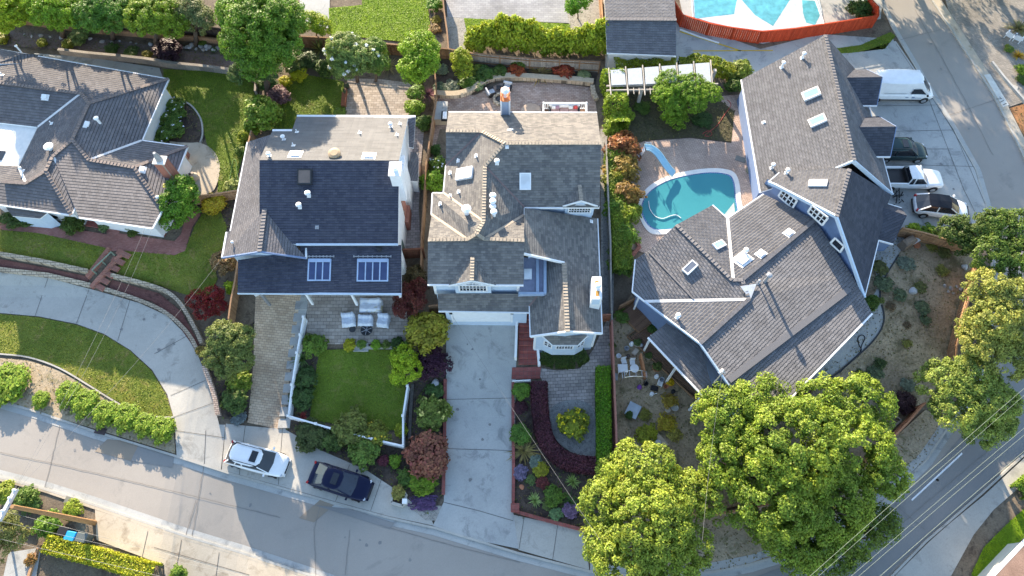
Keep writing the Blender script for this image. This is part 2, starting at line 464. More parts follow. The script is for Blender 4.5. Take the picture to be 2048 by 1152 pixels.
# the hillside itself, out to the horizon; then the streets; then the raised lots
g = sheet('ground', [(-900, -900), (900, -900), (900, 900), (-900, 900)], -.03, SOIL, world=True)
sheet('street', [(-140, -60), (140, -60), (140, 130), (-140, 130)], 0.0, ASPH, world=True)
NB = [(-400, 690), (0, 802), (75, 824), (190, 863), (354, 913), (460, 947), (545, 971), (680, 1009), (780, 1036), (870, 1056), (1035, 1106), (1180, 1143), (1300, 1154), (1430, 1143), (1500, 1129), (1560, 1111), (1640, 1076), (1758, 1010), (1850, 922), (1890, 862), (1935, 790), (1970, 700), (1982, 600), (1982, 500), (1970, 410), (1950, 340), (1905, 260), (1850, 170), (1785, 60), (1757, 0), (1690, -150)]
sheet('yard_ground', NB + [(-400, -150)], .06, SOIL, skirt=.2)
SWB = [(-400, 850), (0, 955), (90, 978), (185, 1008), (372, 1072), (480, 1104), (640, 1157), (760, 1200)]
sheet('south_yard_ground', SWB + [(760, 1330), (-400, 1330)], .06, SOIL, skirt=.2)
SEB = [(2300, 700), (2120, 850), (2048, 908), (1960, 988), (1850, 1083), (1780, 1155), (1680, 1260)]
sheet('corner_yard_ground', SEB + [(1700, 1350), (2350, 1350)], .06, SOIL, skirt=.2)
EB = [(1780, -150), (1862, 0), (1905, 65), (1985, 190), (2040, 300), (2095, 430), (2115, 560), (2150, 700)]
sheet('east_yard_ground', EB + [(2400, 700), (2400, -150)], .06, SOIL, skirt=.2)
mb = MB()
for pth, sd in ((NB, -.5), (SWB, .5), (SEB, .5), (EB, .5)):
    solid_strip(mb, densify(pth, 18), .16, -.05, .15, side=sd * 0, m=0)
struct(mb.build('kerb', CONC))
mb = MB()
for pth in (NB, SWB, EB):
    q = densify(pth); s = 1 if pth is NB else -1
    a = strip_pts(q, .45, 0, side=-.68 if pth is NB else .68)
    for i in range(len(a) - 1):
        mb.poly([Vector((p.x, p.y, zg(p.y, p.x) + .02)) for p in (a[i][1], a[i + 1][1], a[i + 1][0], a[i][0])])
struct(mb.build('gutter_pan', CONCG))

LAWNS, LITTER = [], []
def lay(name, pts, mat, h, smooth=False, **k):
    if name == 'lawn' and mat is not GRASSD: LAWNS.append((pts, {'bright_grass': (.16, .25, .006), 'worn_grass': (.2, .22, .02)}.get(mat.name, (.16, .21, .012))))
    if mat is DRY or name in ('yard_dirt', 'verge'): LITTER.append((pts, 14, (.22, .16, .085), .075)); LITTER.append((pts, 5, (.15, .16, .06), .085)); LITTER.append((pts, 3, (.45, .4, .32), .06))
    elif name == 'garden_bed': LITTER.append((pts, 16, (.16, .1, .05), .07)); LITTER.append((pts, 8, (.1, .15, .03), .09))
    elif mat is GRASSD: LITTER.append((pts, 40, (.1, .095, .04), .08))
    return sheet(name, pts, h, mat, smooth, **k)
# street repairs and the curving lane on the right
lay('street_patch', [[(190, 903), (215, 878), (280, 885), (262, 922)], [(598, 1036), (640, 1000), (668, 1010), (628, 1045)]], ASPHP, .022)
lay('street_repair', [[(262, 922), (280, 885), (350, 905), (345, 935)], [(628, 1010), (700, 1018), (790, 1046), (780, 1058)]], ASPHD, .032)
lay('side_street', [(2100, 640), (2020, 700), (1985, 790), (1935, 858), (1860, 945), (1765, 1030), (1650, 1105), (1520, 1150), (1430, 1200), (1650, 1300), (1720, 1210), (1800, 1120), (1855, 1080), (1960, 990), (2048, 910), (2150, 820)], ASPHD, .014)
lay('road_marking', [(1822, 999), (1824, 1002), (1925, 908), (1923, 905)], WHITE, .03)
# left front: drive, lawns, brick path
def joints(name, segs, h, w=.035):
    h += .012
    mb = MB()
    for s in segs:
        q = strip_pts(densify(s, 12), w, 0)
        for i in range(len(q) - 1):
            mb.poly([Vector((p.x, p.y, zg(p.y, p.x) + h)) for p in (q[i][1], q[i + 1][1], q[i + 1][0], q[i][0])])
    return struct(mb.build(name, JOINT))
DRV1 = [(-60, 533), (0, 545), (100, 557), (200, 584), (280, 607), (335, 632), (375, 672), (400, 718), (418, 765), (430, 815), (440, 850), (452, 850), (443, 942), (355, 916), (350, 840), (336, 790), (306, 741), (262, 701), (210, 669), (155, 649), (80, 634), (0, 627), (-60, 622)]
lay('driveway', DRV1, CONC, .13)
joints('driveway_joint', [[(98, 558), (72, 634)], [(180, 580), (155, 648)], [(262, 600), (237, 683)], [(310, 709), (390, 665)], [(343, 792), (412, 762)], [(347, 836), (433, 805)], [(352, 862), (449, 876)], [(413, 862), (410, 930)]], .136)
lay('lawn', [(-60, 628), (0, 629), (80, 636), (155, 651), (210, 671), (262, 703), (305, 743), (334, 792), (348, 835), (320, 833), (270, 821), (220, 794), (180, 769), (120, 734), (60, 714), (-60, 706)], GRASSY, .14)
mb = MB(); solid_strip(mb, smooth_px([(-60, 704), (0, 709), (60, 716), (120, 737), (180, 772), (220, 797), (270, 824), (320, 835), (350, 835)], 4, False), .12, .05, .2)
struct(mb.build('lawn_edging', CONC))
lay('lawn', [(-40, 458), (80, 468), (213, 497), (222, 506), (186, 541), (100, 524), (-40, 503)], GRASSY, .14)
lay('lawn', [(252, 503), (350, 512), (372, 503), (390, 455), (405, 430), (440, 420), (455, 455), (448, 495), (428, 520), (436, 560), (418, 592), (370, 590), (320, 572), (232, 552)], GRASSY, .14)
lay('path', [[(-40, 436), (60, 450), (170, 463), (215, 470), (215, 446), (245, 450), (240, 468), (350, 484), (363, 470), (372, 438), (398, 418), (402, 432), (386, 455), (372, 503), (350, 512), (250, 503), (222, 504), (213, 497), (80, 468), (-40, 457)]], BRICKP, .145)
lay('mulch_strip', [[(-40, 514), (0, 519), (90, 536), (181, 555), (178, 570), (90, 551), (-40, 530)], [(226, 561), (320, 588), (365, 625), (400, 690), (392, 700), (350, 640), (305, 604), (215, 580)]], REDMULCH, .15)
lay('garden_bed', [(-60, 712), (60, 722), (120, 742), (180, 776), (220, 800), (270, 828), (348, 842), (352, 908), (190, 858), (-60, 785)], DRY, .128)
lay('garden_bed', [(435, 700), (515, 640), (512, 720), (500, 842), (448, 838), (432, 790), (408, 730)], SOILD, .128)
# left back yard
lay('patio', [(70, 108), (190, 118), (320, 138), (330, 165), (200, 150), (70, 130)], CONCG, .13)
lay('lawn', [(328, 140), (420, 145), (512, 160), (510, 190), (492, 240), (500, 275), (482, 330), (468, 384), (436, 386), (440, 338), (415, 290), (405, 250), (380, 213), (345, 200), (330, 190)], GRASS, .14)
lay('patio', [(340, 283), (395, 286), (428, 303), (441, 335), (434, 372), (420, 388), (390, 390), (380, 350)], CONCT, .15, True)
lay('garden_bed', [(330, 195), (362, 205), (385, 215), (404, 245), (405, 284), (340, 284), (310, 270)], SOILD, .16, True)
mb = MB(); solid_strip(mb, smooth_px([(352, 201), (382, 212), (403, 240), (407, 270), (402, 288)], 5, False), .14, .05, .26); struct(mb.build('bed_edging', CONC))
lay('garden_bed', [(-40, 60), (200, 78), (480, 118), (515, 158), (350, 128), (180, 104), (-40, 92)], groundmat('purple_soil', (.13, .1, .09), (.19, .15, .14), .6, (.09, .075, .065), .6, 8, .35, .05), .17)
lay('garden_bed', [(385, 395), (475, 385), (462, 470), (440, 440), (400, 420), (362, 440)], SOILD, .132)
# house 2
lay('lawn', [(560, 165), (605, 150), (688, 165), (690, 245), (560, 262), (540, 262), (555, 215)], GRASS, .14)
lay('patio', [(695, 158), (760, 160), (822, 168), (828, 245), (692, 240)], PAVER, .135)
lay('path', [(826, 235), (850, 250), (842, 330), (838, 420), (842, 500), (806, 500), (812, 330)], PAVERX, .14)
lay('driveway', [(513, 585), (608, 585), (604, 610), (585, 705), (567, 860), (496, 846), (508, 720)], PAVERT, .14)
lay('patio', [(616, 580), (806, 580), (816, 640), (814, 688), (645, 690), (614, 686)], PAVER, .15)
lay('steps_strip', [(604, 585), (620, 585), (612, 640), (606, 700), (592, 830), (570, 858), (587, 705)], CONCG, .146)
lay('lawn', [(640, 702), (700, 699), (814, 702), (810, 800), (806, 862), (740, 860), (620, 840), (627, 775)], GRASS, .16)
lay('garden_bed', [(610, 690), (645, 690), (640, 703), (627, 775), (618, 842), (585, 835), (594, 770)], SOILD, .15)
lay('sidewalk', [(453, 848), (571, 858), (590, 868), (640, 900), (720, 935), (790, 965), (800, 985), (862, 1035), (868, 1052), (780, 1033), (680, 1006), (545, 968), (445, 940)], CONC, .137)
joints('sidewalk_joint', [[(492, 851), (480, 950)], [(566, 858), (558, 970)], [(700, 930), (672, 1003)], [(765, 955), (742, 1022)]], .143)
lay('garden_bed', [(572, 860), (585, 838), (700, 872), (805, 900), (822, 770), (890, 740), (889, 985), (862, 1035), (800, 985), (720, 932), (640, 898)], SOILD, .15)
lay('pebbles', [(812, 1008), (884, 1012), (872, 1042), (850, 1040)], GRAVEL, .158)
# house 3
lay('driveway', [(893, 640), (1034, 640), (1030, 860), (1026, 1022), (1037, 1098), (960, 1082), (866, 1052), (888, 1004), (892, 800)], CONCG, .145)
joints('driveway_joint', [[(893, 800), (1029, 797)], [(891, 898), (1028, 902)], [(888, 1005), (958, 1022), (1026, 1042)]], .15)
lay('sidewalk', [(1027, 1030), (1170, 1062), (1178, 1140), (1037, 1100)], CONC, .142)
joints('sidewalk_joint', [[(1048, 1036), (1038, 1098)], [(1115, 1050), (1105, 1120)]], .148)
lay('path', [(1070, 735), (1112, 742), (1160, 738), (1186, 700), (1214, 640), (1226, 640), (1226, 735), (1190, 735), (1190, 905), (1150, 915), (1100, 860), (1094, 780)], PAVERX, .145)
lay('gravel_circle', [(1098, 830), (1120, 805), (1165, 803), (1190, 830), (1190, 912), (1150, 908), (1112, 880)], GRAVELG, .152, True)
lay('garden_bed', [(1026, 768), (1060, 768), (1092, 900), (1180, 945), (1230, 945), (1230, 1060), (1168, 1058), (1028, 1034)], SOILD, .135)
lay('garden_bed', [(866, 120), (1200, 130), (1190, 172), (1030, 160), (985, 168), (950, 190), (870, 195)], SOILD, .2)
lay('patio', [(872, 196), (950, 192), (1000, 168), (1100, 166), (1188, 178), (1196, 250), (880, 260), (870, 300), (860, 300)], PAVERB, .135)
lay('side_yard', [(1200, 260), (1222, 260), (1226, 640), (1200, 640)], GRAVEL, .135)
lay('side_yard', [(1205, 420), (1222, 420), (1226, 640), (1205, 640)], GRAVELG, .14)
# house 4 back and pool
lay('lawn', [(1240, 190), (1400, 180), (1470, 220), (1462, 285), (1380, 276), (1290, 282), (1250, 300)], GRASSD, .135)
lay('pool_deck', [(1240, 300), (1290, 284), (1380, 278), (1462, 288), (1468, 225), (1430, 195), (1490, 190), (1540, 400), (1500, 470), (1300, 510), (1262, 500)], PAVERP, .142)
# top neighbours
lay('lawn', [(658, 18), (725, 12), (720, -60), (845, -60), (862, 60), (868, 92), (660, 70)], GRASSB, .14)
lay('drive_strip', [(600, -60), (660, -60), (660, 60), (600, 40)], CONCG, .135)
lay('patio', [(888, -60), (1118, -60), (1138, 48), (1030, 44), (895, 36)], PAVERC, .14)
lay('gravel_strip', [(892, 36), (930, 38), (940, 60), (930, 106), (898, 104)], GRAVEL, .135)
lay('lawn', [(928, 38), (1030, 44), (1140, 50), (1140, 75), (935, 75)], GRASSB, .137)
lay('gravel_strip', [(1122, -20), (1200, -20), (1206, 70), (1140, 60)], GRAVEL, .134)
lay('drive_strip', [(1346, 40), (1520, 100), (1640, 70), (1785, 80), (1790, 95), (1640, 150), (1420, 150), (1210, 150), (1210, 110)], CONCG, .14)
lay('yellow_line', [[(1358, 66), (1359, 64), (1482, 103), (1480, 105)], [(1385, 105), (1385, 103), (1545, 102), (1545, 104)]], plain('yellow_paint', (.55, .38, .03), .7), .15)
lay('lawn', [(1662, 100), (1720, 92), (1780, 66), (1790, 74), (1768, 100), (1700, 108), (1640, 110)], GRASS, .15)
lay('pool_terrace', [(1345, -60), (1770, -60), (1760, 40), (1640, 60), (1525, 90), (1370, 55)], CONCG, .137)
# house 4 parking, walk, dry yard
lay('parking_court', [(1640, 130), (1790, 84), (1850, 172), (1903, 262), (1948, 342), (1969, 412), (1975, 450), (1790, 460), (1700, 400)], CONCG, .15)
joints('parking_joint', [[(1790, 90), (1905, 262), (1968, 410)], [(1700, 215), (1880, 212)], [(1840, 160), (1925, 380), (1950, 430)], [(1780, 265), (1905, 262)], [(1770, 330), (1945, 335)], [(1800, 300), (1905, 300)]], .156)
lay('yard_dirt', [(1740, 470), (1810, 460), (1945, 495), (1950, 540), (1915, 680), (1905, 725), (1850, 808), (1775, 890), (1690, 960), (1400, 1030), (1232, 1000), (1226, 640), (1262, 590), (1500, 830), (1700, 700)], DRYY, .13)
lay('walk', [(1768, 475), (1812, 468), (1790, 520), (1765, 560), (1757, 590), (1765, 640), (1745, 680), (1690, 730), (1600, 790), (1520, 800), (1560, 730), (1740, 600), (1745, 520)], CONCG, .14, True)
mb = MB(); solid_strip(mb, smooth_px([(1795, 512), (1766, 560), (1758, 592), (1766, 640), (1747, 680), (1692, 732), (1650, 765)], 6, False), .12, .1, .2)
struct(mb.build('walk_edging', DARK))
lay('verge', [(1270, 1152), (1260, 1010), (1420, 1035), (1620, 985), (1720, 940), (1800, 865), (1850, 820), (1895, 850), (1885, 865), (1848, 920), (1756, 1008), (1638, 1074), (1558, 1109), (1500, 1127), (1430, 1141), (1300, 1152)], DRY, .132)
lay('sidewalk', [(1180, 1125), (1300, 1140), (1430, 1124), (1500, 1110), (1560, 1090), (1640, 1056), (1750, 990), (1838, 908), (1878, 850), (1893, 856), (1850, 918), (1758, 1006), (1640, 1072), (1500, 1126), (1430, 1140), (1300, 1151), (1180, 1141)], CONCG, .14)
# east side of the lane
lay('driveway', [(1872, -60), (1905, 58), (1937, 110), (1985, 190), (2010, 218), (2048, 205), (2120, 190), (2120, -60)], COBB, .14)
lay('sidewalk', [(1862, 0), (1880, 0), (1945, 100), (2002, 190), (2060, 305), (2110, 430), (2095, 430), (2040, 302), (1985, 192), (1905, 67)], CONCT, .145)
lay('garden_bed', [(2018, 218), (2060, 206), (2140, 300), (2120, 420), (2062, 305)], groundmat('orange_bark', (.3, .14, .06), (.38, .2, .09), .8, (.2, .1, .05), .6, 10, .4, .05), .142)
lay('kerb_paint', [(1966, 152), (1978, 150), (2016, 212), (2004, 216)], plain('kerb_white', (.62, .6, .54), .8), .156)
# south side
lay('sidewalk', [(-60, 960), (0, 962), (90, 985), (182, 1016), (372, 1080), (480, 1112), (640, 1165), (640, 1157), (480, 1104), (372, 1072), (185, 1008), (90, 978), (0, 955), (-60, 938)], CONCT, .145)
lay('driveway', [(192, 1020), (372, 1078), (480, 1110), (640, 1163), (640, 1290), (340, 1290), (330, 1130), (195, 1080)], CONCT, .14)
joints('driveway_joint', [[(298, 1062), (285, 1120)], [(365, 1080), (352, 1150)], [(440, 1105), (430, 1180)], [(310, 1095), (500, 1150)]], .148)
lay('walk', [(20, 1105), (85, 1095), (75, 1152), (60, 1200), (0, 1200), (10, 1150)], CONCG, .14)
lay('driveway', [(1790, 1150), (1855, 1085), (1900, 1045), (1965, 992), (2048, 915), (2100, 870), (2120, 910), (2048, 965), (1985, 1020), (1945, 1070), (1900, 1152), (1850, 1200), (1760, 1200)], CONC, .14)
lay('lawn', [(1940, 1150), (1965, 1095), (2010, 1050), (2060, 1005), (2120, 950), (2140, 980), (2000, 1120), (1960, 1160)], GRASSB, .15)

# ---------------------------------------------------------------- grass, litter and the marks on the street
def scatter_in(poly, n, h, spread=.1, rng=None):
    P = [W(x, y, 0) for x, y in poly]; A = np.array([(p.x, p.y) for p in P]); lo, hi = A.min(0), A.max(0)
    area = .5 * abs(np.dot(A[:, 0], np.roll(A[:, 1], 1)) - np.dot(A[:, 1], np.roll(A[:, 0], 1)))
    k = int(n * area); q = rng.uniform(lo, hi, (int(k * np.prod(hi - lo) / max(area, .1)) + 10, 2))
    ins = np.zeros(len(q), bool); B = np.roll(A, 1, 0)
    for (x1, y1), (x2, y2) in zip(A, B):
        c = (y1 > q[:, 1]) != (y2 > q[:, 1])
        with np.errstate(divide='ignore', invalid='ignore'): ins ^= c & (q[:, 0] < (x2 - x1) * (q[:, 1] - y1) / (y2 - y1) + x1)
    q = q[ins] + rng.normal(size=(ins.sum(), 2)) * spread
    return np.column_stack([q, [zg(y, x) + h for x, y in q]])
def flecks(name, poly, n, h, size, tilt, color, spread=.1, mat=None, asp=1.4):
    rng = np.random.default_rng(int(abs(poly[0][0] * 7 + poly[0][1])) + 1)
    p = scatter_in(poly, n, h, spread, rng); k = len(p)
    nr = np.column_stack([rng.normal(size=(k, 2)) * tilt, np.ones(k)]); nr /= np.linalg.norm(nr, axis=1)[:, None]
    t = np.cross(nr, rng.normal(size=(k, 3))); t /= np.linalg.norm(t, axis=1)[:, None]; b = np.cross(nr, t)
    s = (size * rng.uniform(.5, 1.6, k))[:, None]
    v = np.stack([p - t * s * asp * .5, p + b * s * .5, p + t * s * asp * .5, p - b * s * .5], 1).reshape(-1, 3)
    me = bpy.data.meshes.new(name); m = len(v) // 4
    me.vertices.add(m * 4); me.vertices.foreach_set('co', np.ascontiguousarray(v, np.float32).ravel())
    me.loops.add(m * 4); me.loops.foreach_set('vertex_index', np.arange(m * 4, dtype=np.int32))
    me.polygons.add(m); me.polygons.foreach_set('loop_start', np.arange(0, m * 4, 4, dtype=np.int32)); me.polygons.foreach_set('loop_total', np.full(m, 4, np.int32))
    me.update(calc_edges=True); me.materials.append(mat or LEAFD)
    o = bpy.data.objects.new(name, me); COL.objects.link(o); o.color = tuple(color) + (1,); o['kind'] = 'stuff'; return o
for pl, c in LAWNS: flecks('grass', pl, 130, .02 + .15, .055, .55, c, .06)
for pl, n, c, s in LITTER: flecks('leaf_litter', pl, n, .02 + .17, s, .35, c, .0)
def seams(name, segs, w, h, mat, jit=.12):
    rng = random.Random(6); mb = MB()
    for s in segs:
        d = densify(s, 9); d = [(x + rng.gauss(0, jit * 8), y + rng.gauss(0, jit * 5)) for x, y in d]
        q = strip_pts(d, w, 0)
        for i in range(len(q) - 1): mb.poly([Vector((p.x, p.y, zg(p.y, p.x) + h)) for p in (q[i][1], q[i + 1][1], q[i + 1][0], q[i][0])])
    return struct(mb.build(name, mat))
TARM = plain('tar', (.2, .185, .17), .7)
seams('tar_seam', [[(0, 905), (120, 930), (260, 962), (420, 1000), (560, 1035)], [(408, 930), (385, 1072)], [(392, 1000), (372, 1070)], [(640, 1012), (628, 1060), (632, 1150)], [(760, 1050), (900, 1090), (1040, 1125)], [(120, 850), (90, 975)], [(700, 1060), (690, 1150)]], .04, .036, TARM, .05)
seams('tar_seam', [[(1830, 20), (1880, 110), (1935, 210), (1985, 310)], [(1800, 80), (1880, 60)], [(1900, 230), (1990, 200)], [(1700, 1120), (1800, 1050), (1900, 965), (1990, 890)], [(1790, 1010), (1850, 1060)]], .04, .036, TARM, .05)
mb = MB(); rng = random.Random(12)
for x, y in [(265, 925), (318, 940), (150, 900), (80, 880), (420, 985), (500, 1010), (720, 1080), (733, 1090), (760, 1085), (820, 1120), (690, 1075), (1660, 1120), (1760, 1060), (1875, 960), (1880, 140), (1935, 260), (1860, 90), (945, 700), (935, 690), (960, 760), (915, 820), (980, 850), (1850, 250), (1880, 330), (1905, 380), (940, 960), (965, 880), (1890, 215), (245, 660), (320, 700), (350, 690), (290, 640)]:
    p = W(x, y); r = rng.uniform(.06, .16)
    mb.poly([Vector((p.x + r * rng.uniform(.6, 1.3) * math.cos(a * .785), p.y + r * rng.uniform(.6, 1.2) * math.sin(a * .785), zg(p.y, p.x) + (.175 if y < 780 or 800 < x < 1030 and y < 1000 else .014))) for a in range(8)])
struct(mb.build('oil_stain', plain('oil', (.2, .195, .19), .6)))
# ---------------------------------------------------------------- houses
def pts_of(V, names): return [U(*V[n]) if isinstance(n, str) else U(*n) for n in names]
RNG = random.Random(5)
def roof_face(mb, pts, m=0, ms=1, thick=.2):
    c, n = fitn(pts)
    h = Vector((-n.y, n.x, 0))
    if h.length < .02: h = Vector((1, 0, 0))
    h.normalize(); s = n.cross(h)
    if s.z < 0: s = -s
    o = Vector((RNG.uniform(0, 40), RNG.uniform(0, 40), 0))
    lo = min((p.dot(s) for p in pts))
    uv = [((p - c).dot(h) + o.x, p.dot(s) - lo) for p in pts]
    mb.prism(pts, thick, m, ms, uv)
def make_roof(parent, V, faces, mat, trim, thick=.2, name='roof'):
    mb = MB()
    for f in faces: roof_face(mb, pts_of(V, f), thick=thick)
    return mb.build(name, [mat, trim], parent)
def inset(pts, d):
    k = len(pts); ar = sum(pts[i].x * pts[(i + 1) % k].y - pts[(i + 1) % k].x * pts[i].y for i in range(k))
    sg = 1 if ar > 0 else -1; out = []
    for i in range(k):
        a, b, c = pts[i - 1], pts[i], pts[(i + 1) % k]
        e1 = Vector((b.x - a.x, b.y - a.y)); e2 = Vector((c.x - b.x, c.y - b.y))
        if e1.length < 1e-4: e1 = e2
        if e2.length < 1e-4: e2 = e1
        e1.normalize(); e2.normalize()
        n1 = Vector((-e1.y, e1.x)) * sg; n2 = Vector((-e2.y, e2.x)) * sg
        m = n1 + n2
        m = n1 if m.length < .2 else m.normalized()
        s = d / max(.35, m.dot(n1))
        out.append(Vector((b.x + m.x * s, b.y + m.y * s, b.z)))
    return out
def make_walls(parent, pts, d, mat, base=None, drop=.22, name='wall'):
    q = inset(pts, d); mb = MB(); k = len(q)
    for i in range(k):
        a, b = q[i], q[(i + 1) % k]
        za = zg(a.y, a.x) - .3 if base is None else base; zb = zg(b.y, b.x) - .3 if base is None else base
        mb.poly([(a.x, a.y, za), (b.x, b.y, zb), (b.x, b.y, b.z - drop), (a.x, a.y, a.z - drop)])
    mb.build(name, mat, parent)
    return q
def gutters(parent, edges, mat=None, w=.13, h=.14, name='gutter', out=.06):
    for e in edges:
        mb = MB()
        for a, b in zip(e, e[1:]): mb.bar(a + Vector((0, 0, -.06)), b + Vector((0, 0, -.06)), w, h)
        mb.build(name, mat or WHITE, parent)
def ridges(parent, edges, mat, step=.32, name='ridge_cap', w=.3):
    mb = MB()
    for a, b in edges:
        d = b - a; n = max(1, int(d.length / step)); u = d.normalized()
        for i in range(n):
            p = a + d * (i / n); q = a + d * ((i + 1.12) / n)
            mb.bar(p + Vector((0, 0, .02)), q + Vector((0, 0, .075)), w, .05)
    return mb.build(name, mat, parent)
def valleys(parent, edges, mat, w=.2, name='valley_flashing', z=.03):
    for a, b in edges:
        mb = MB(); mb.bar(a + Vector((0, 0, z)), b + Vector((0, 0, z)), w, .03); mb.build(name, mat, parent)
def on(pts):                          # where a ray through the photo meets the roof plane
    c, n = fitn(pts)
    return (lambda px, py: ray_plane(px, py, c, n)), n
def pipe_vent(roof, f, px, py, h=.45, r=.09, cap=True, mat=None):
    fn, n = f; p = fn(px, py); mb = MB()
    mat = mat or WHITE
    e = max(n.cross(Vector((1, 0, 0))), n.cross(Vector((0, 1, 0))), key=lambda v: v.length)
    x = Vector((-n.y, n.x, 0)); x = x.normalized() if x.length > .01 else Vector((1, 0, 0)); y = n.cross(x)
    q = [p + x * a + y * b + n * .025 for a, b in ((-.15, -.13), (.15, -.13), (.15, .17), (-.15, .17))]
    mb.prism(q, .03)
    mb.tube([p - Vector((0, 0, .1)), p + Vector((0, 0, h))], r, 10)
    if cap: mb.lathe(p + Vector((0, 0, h)), [(r * 1.1, -.04), (r * 1.9, 0), (r * 1.9, .06), (r * .8, .12)], 12)
    return mb.build('roof_vent', mat, roof)
def box_vent(roof, f, px, py, s=.42, h=.2, mat=None, rz=0):
    fn, n = f; p = fn(px, py); mb = MB()
    x = Vector((-n.y, n.x, 0)).normalized(); y = n.cross(x)
    M = Matrix((x, y, n)).transposed()
    mb.box(p + n * h / 2, (s, s * .8, h), M=M, top=.9); mb.box(p + n * (h + .02), (s * 1.12, s * .95, .04), M=M); mb.box(p + n * .02, (s * 1.6, s * 1.4, .02), M=M)
    return mb.build('box_vent', mat or WHITE, roof)
def skylight(roof, f, quad, h=.16, glass=None, frame=None, inset_=.1, name='skylight', bars=0, sill=False):
    fn, n = f
    q = [fn(*c) for c in quad]; c = sum(q, Vector()) / 4
    x = (q[1] - q[0]).normalized(); y = n.cross(x)
    hw = max(.15, ((q[1] - q[0]).length + (q[2] - q[3]).length) / 4); hh = max(.15, abs(((q[3] - q[0]).dot(y) + (q[2] - q[1]).dot(y)) / 4))
    P = lambda a, b, z: c + x * a * hw + y * b * hh + n * z
    mb = MB(); w = min(.11, hw * .3, hh * .3)
    sgn = ((-1, -1), (1, -1), (1, 1), (-1, 1))
    out = [P(a, b, h) for a, b in sgn]; lo = [P(a, b, -.1) for a, b in sgn]
    ins = [c + x * a * (hw - w) + y * b * (hh - w) + n * h for a, b in sgn]
    for i in range(4):
        j = (i + 1) % 4
        mb.poly([lo[i], lo[j], out[j], out[i]]); mb.poly([out[i], out[j], ins[j], ins[i]])
    o = mb.build(name, frame or WHITE, roof)
    g = MB(); gi = [p - n * .015 for p in ins]; g.poly(gi)
    for i in range(bars):
        t = (i + 1) / (bars + 1); a = ins[0].lerp(ins[1], t); b = ins[3].lerp(ins[2], t)
        mb2 = MB(); mb2.bar(a, b, .09, .05, up=n); mb2.build('glazing_bar', frame or WHITE, o)
    g.build('glass', glass or GLASSK, o)
    return o
def onwall(px, py, A, B):
    d = Vector((B.x - A.x, B.y - A.y, 0)); n = Vector((d.y, -d.x, 0)).normalized()
    if n.y > 0: n = -n
    return ray_plane(px, py, Vector((A.x, A.y, 0)), n), n
def window(parent, corners, n, nx=1, ny=1, fw=.1, frame=None, glass=None, proud=.03, name='window'):
    tl, tr, br, bl = [Vector(c) + n * proud for c in corners]
    fr = MB(); up = n
    for a, b in ((tl, tr), (tr, br), (br, bl), (bl, tl)):
        fr.bar(a, b, fw, .06, up=n)
    for i in range(1, nx):
        t = i / nx; fr.bar(tl.lerp(tr, t), bl.lerp(br, t), fw * (.45 if i * 2 != nx else .8), .045, up=n)
    for j in range(1, ny):
        t = j / ny; fr.bar(tl.lerp(bl, t), tr.lerp(br, t), fw * .4, .045, up=n)
    o = fr.build(name, frame or WHITE, parent)
    g = MB(); g.poly([p - n * .012 for p in (tl, tr, br, bl)]); g.build('glass', glass or GLASSD, o)
    return o
def wall_window(parent, px4, A, B, **k):
    q = []; n = None
    for c in px4:
        p, n = onwall(c[0], c[1], A, B); q.append(p)
    return window(parent, q, n, **k)

SH_BROWN = shingle('brown_tile', (.132, .125, .128), (.178, .168, .17), .27, .34, .065, .35, 0, .12, .2)
SH_NAVY = shingle('charcoal_shingle', (.05, .055, .082), (.08, .085, .112), .21, .34, .045, .6, .25, .1)
SH_GREY = shingle('grey_shingle', (.125, .122, .132), (.17, .166, .176), .22, .38, .04, .55, .35, .1)
SH_SUNLIT = shingle('sunlit_grey_roof', (.132, .132, .133), (.16, .16, .16), .25, 1.1, .01, .12, 0, .1)  # lighter grey paints in the sun on the rear slope
SH_TAN = shingle('tan_shingle', (.125, .12, .118), (.21, .198, .182), .2, .33, .022, .3, 0, .14)
SH_H4 = shingle('slate_shingle', (.122, .122, .13), (.165, .165, .175), .24, .42, .06, .3, .5, .1, .2)
SH_SHADED = shingle('shaded_slate_shingle', (.05, .055, .072), (.075, .08, .1), .22, .4, .03, .4, .3, .1)  # slate darkened and blued, shade painted in for slopes turned from the sun
RIDGE_B = plain('ridge_brown', (.2, .165, .15), .85, var=.25, sc=5)
RIDGE_T = plain('ridge_tan', (.3, .26, .21), .85, var=.25, sc=5)
RIDGE_G = plain('ridge_grey', (.15, .145, .15), .85, var=.25, sc=5)
FLASH = plain('flashing', (.62, .61, .6), .5)

H1 = dict(a=(-40,92,2.5), b=(337,158,2.5), c=(178,207,3.68), d=(162,187,3.41), f=(-40,161,3.47), g=(76,254,2.5), h=(-40,241,2.5), i=(145,280,3.64), j=(106,313,3.36), k=(92,342,3.35), l=(52,367,3), m=(38,333,2.5), n=(284,281,2.5), o=(178,320,3.39), p=(375,293,2.5), q=(268,335,3.38), r=(326,418,2.66), s=(305,457,2.5), t=(158,435,2.5), u=(160,396,2.5), v=(143,430,2.5), w=(-40,404,2.5), x=(8,364,2.97), y=(-40,329,2.3), zz=(-40,372,2.86))
H2 = dict(a=(594,232,4.22), b=(816,236,4.24), c=(584,261,5.1), d=(545,261,5.1), e=(519,320,6.75), f=(798,321,6.75), g=(796,488,4.2), h=(597,488,4.2), i=(530,417,5.22), j=(519,503,5.23), k=(444,515,3.7), l=(612,516,3.7), m=(495,284,3.7), n=(519,430,4.97), o=(519,321,4.48), p=(476,520,3.62), q=(475,586,2.7), r=(803,588,2.7), s=(803,488,3.66))
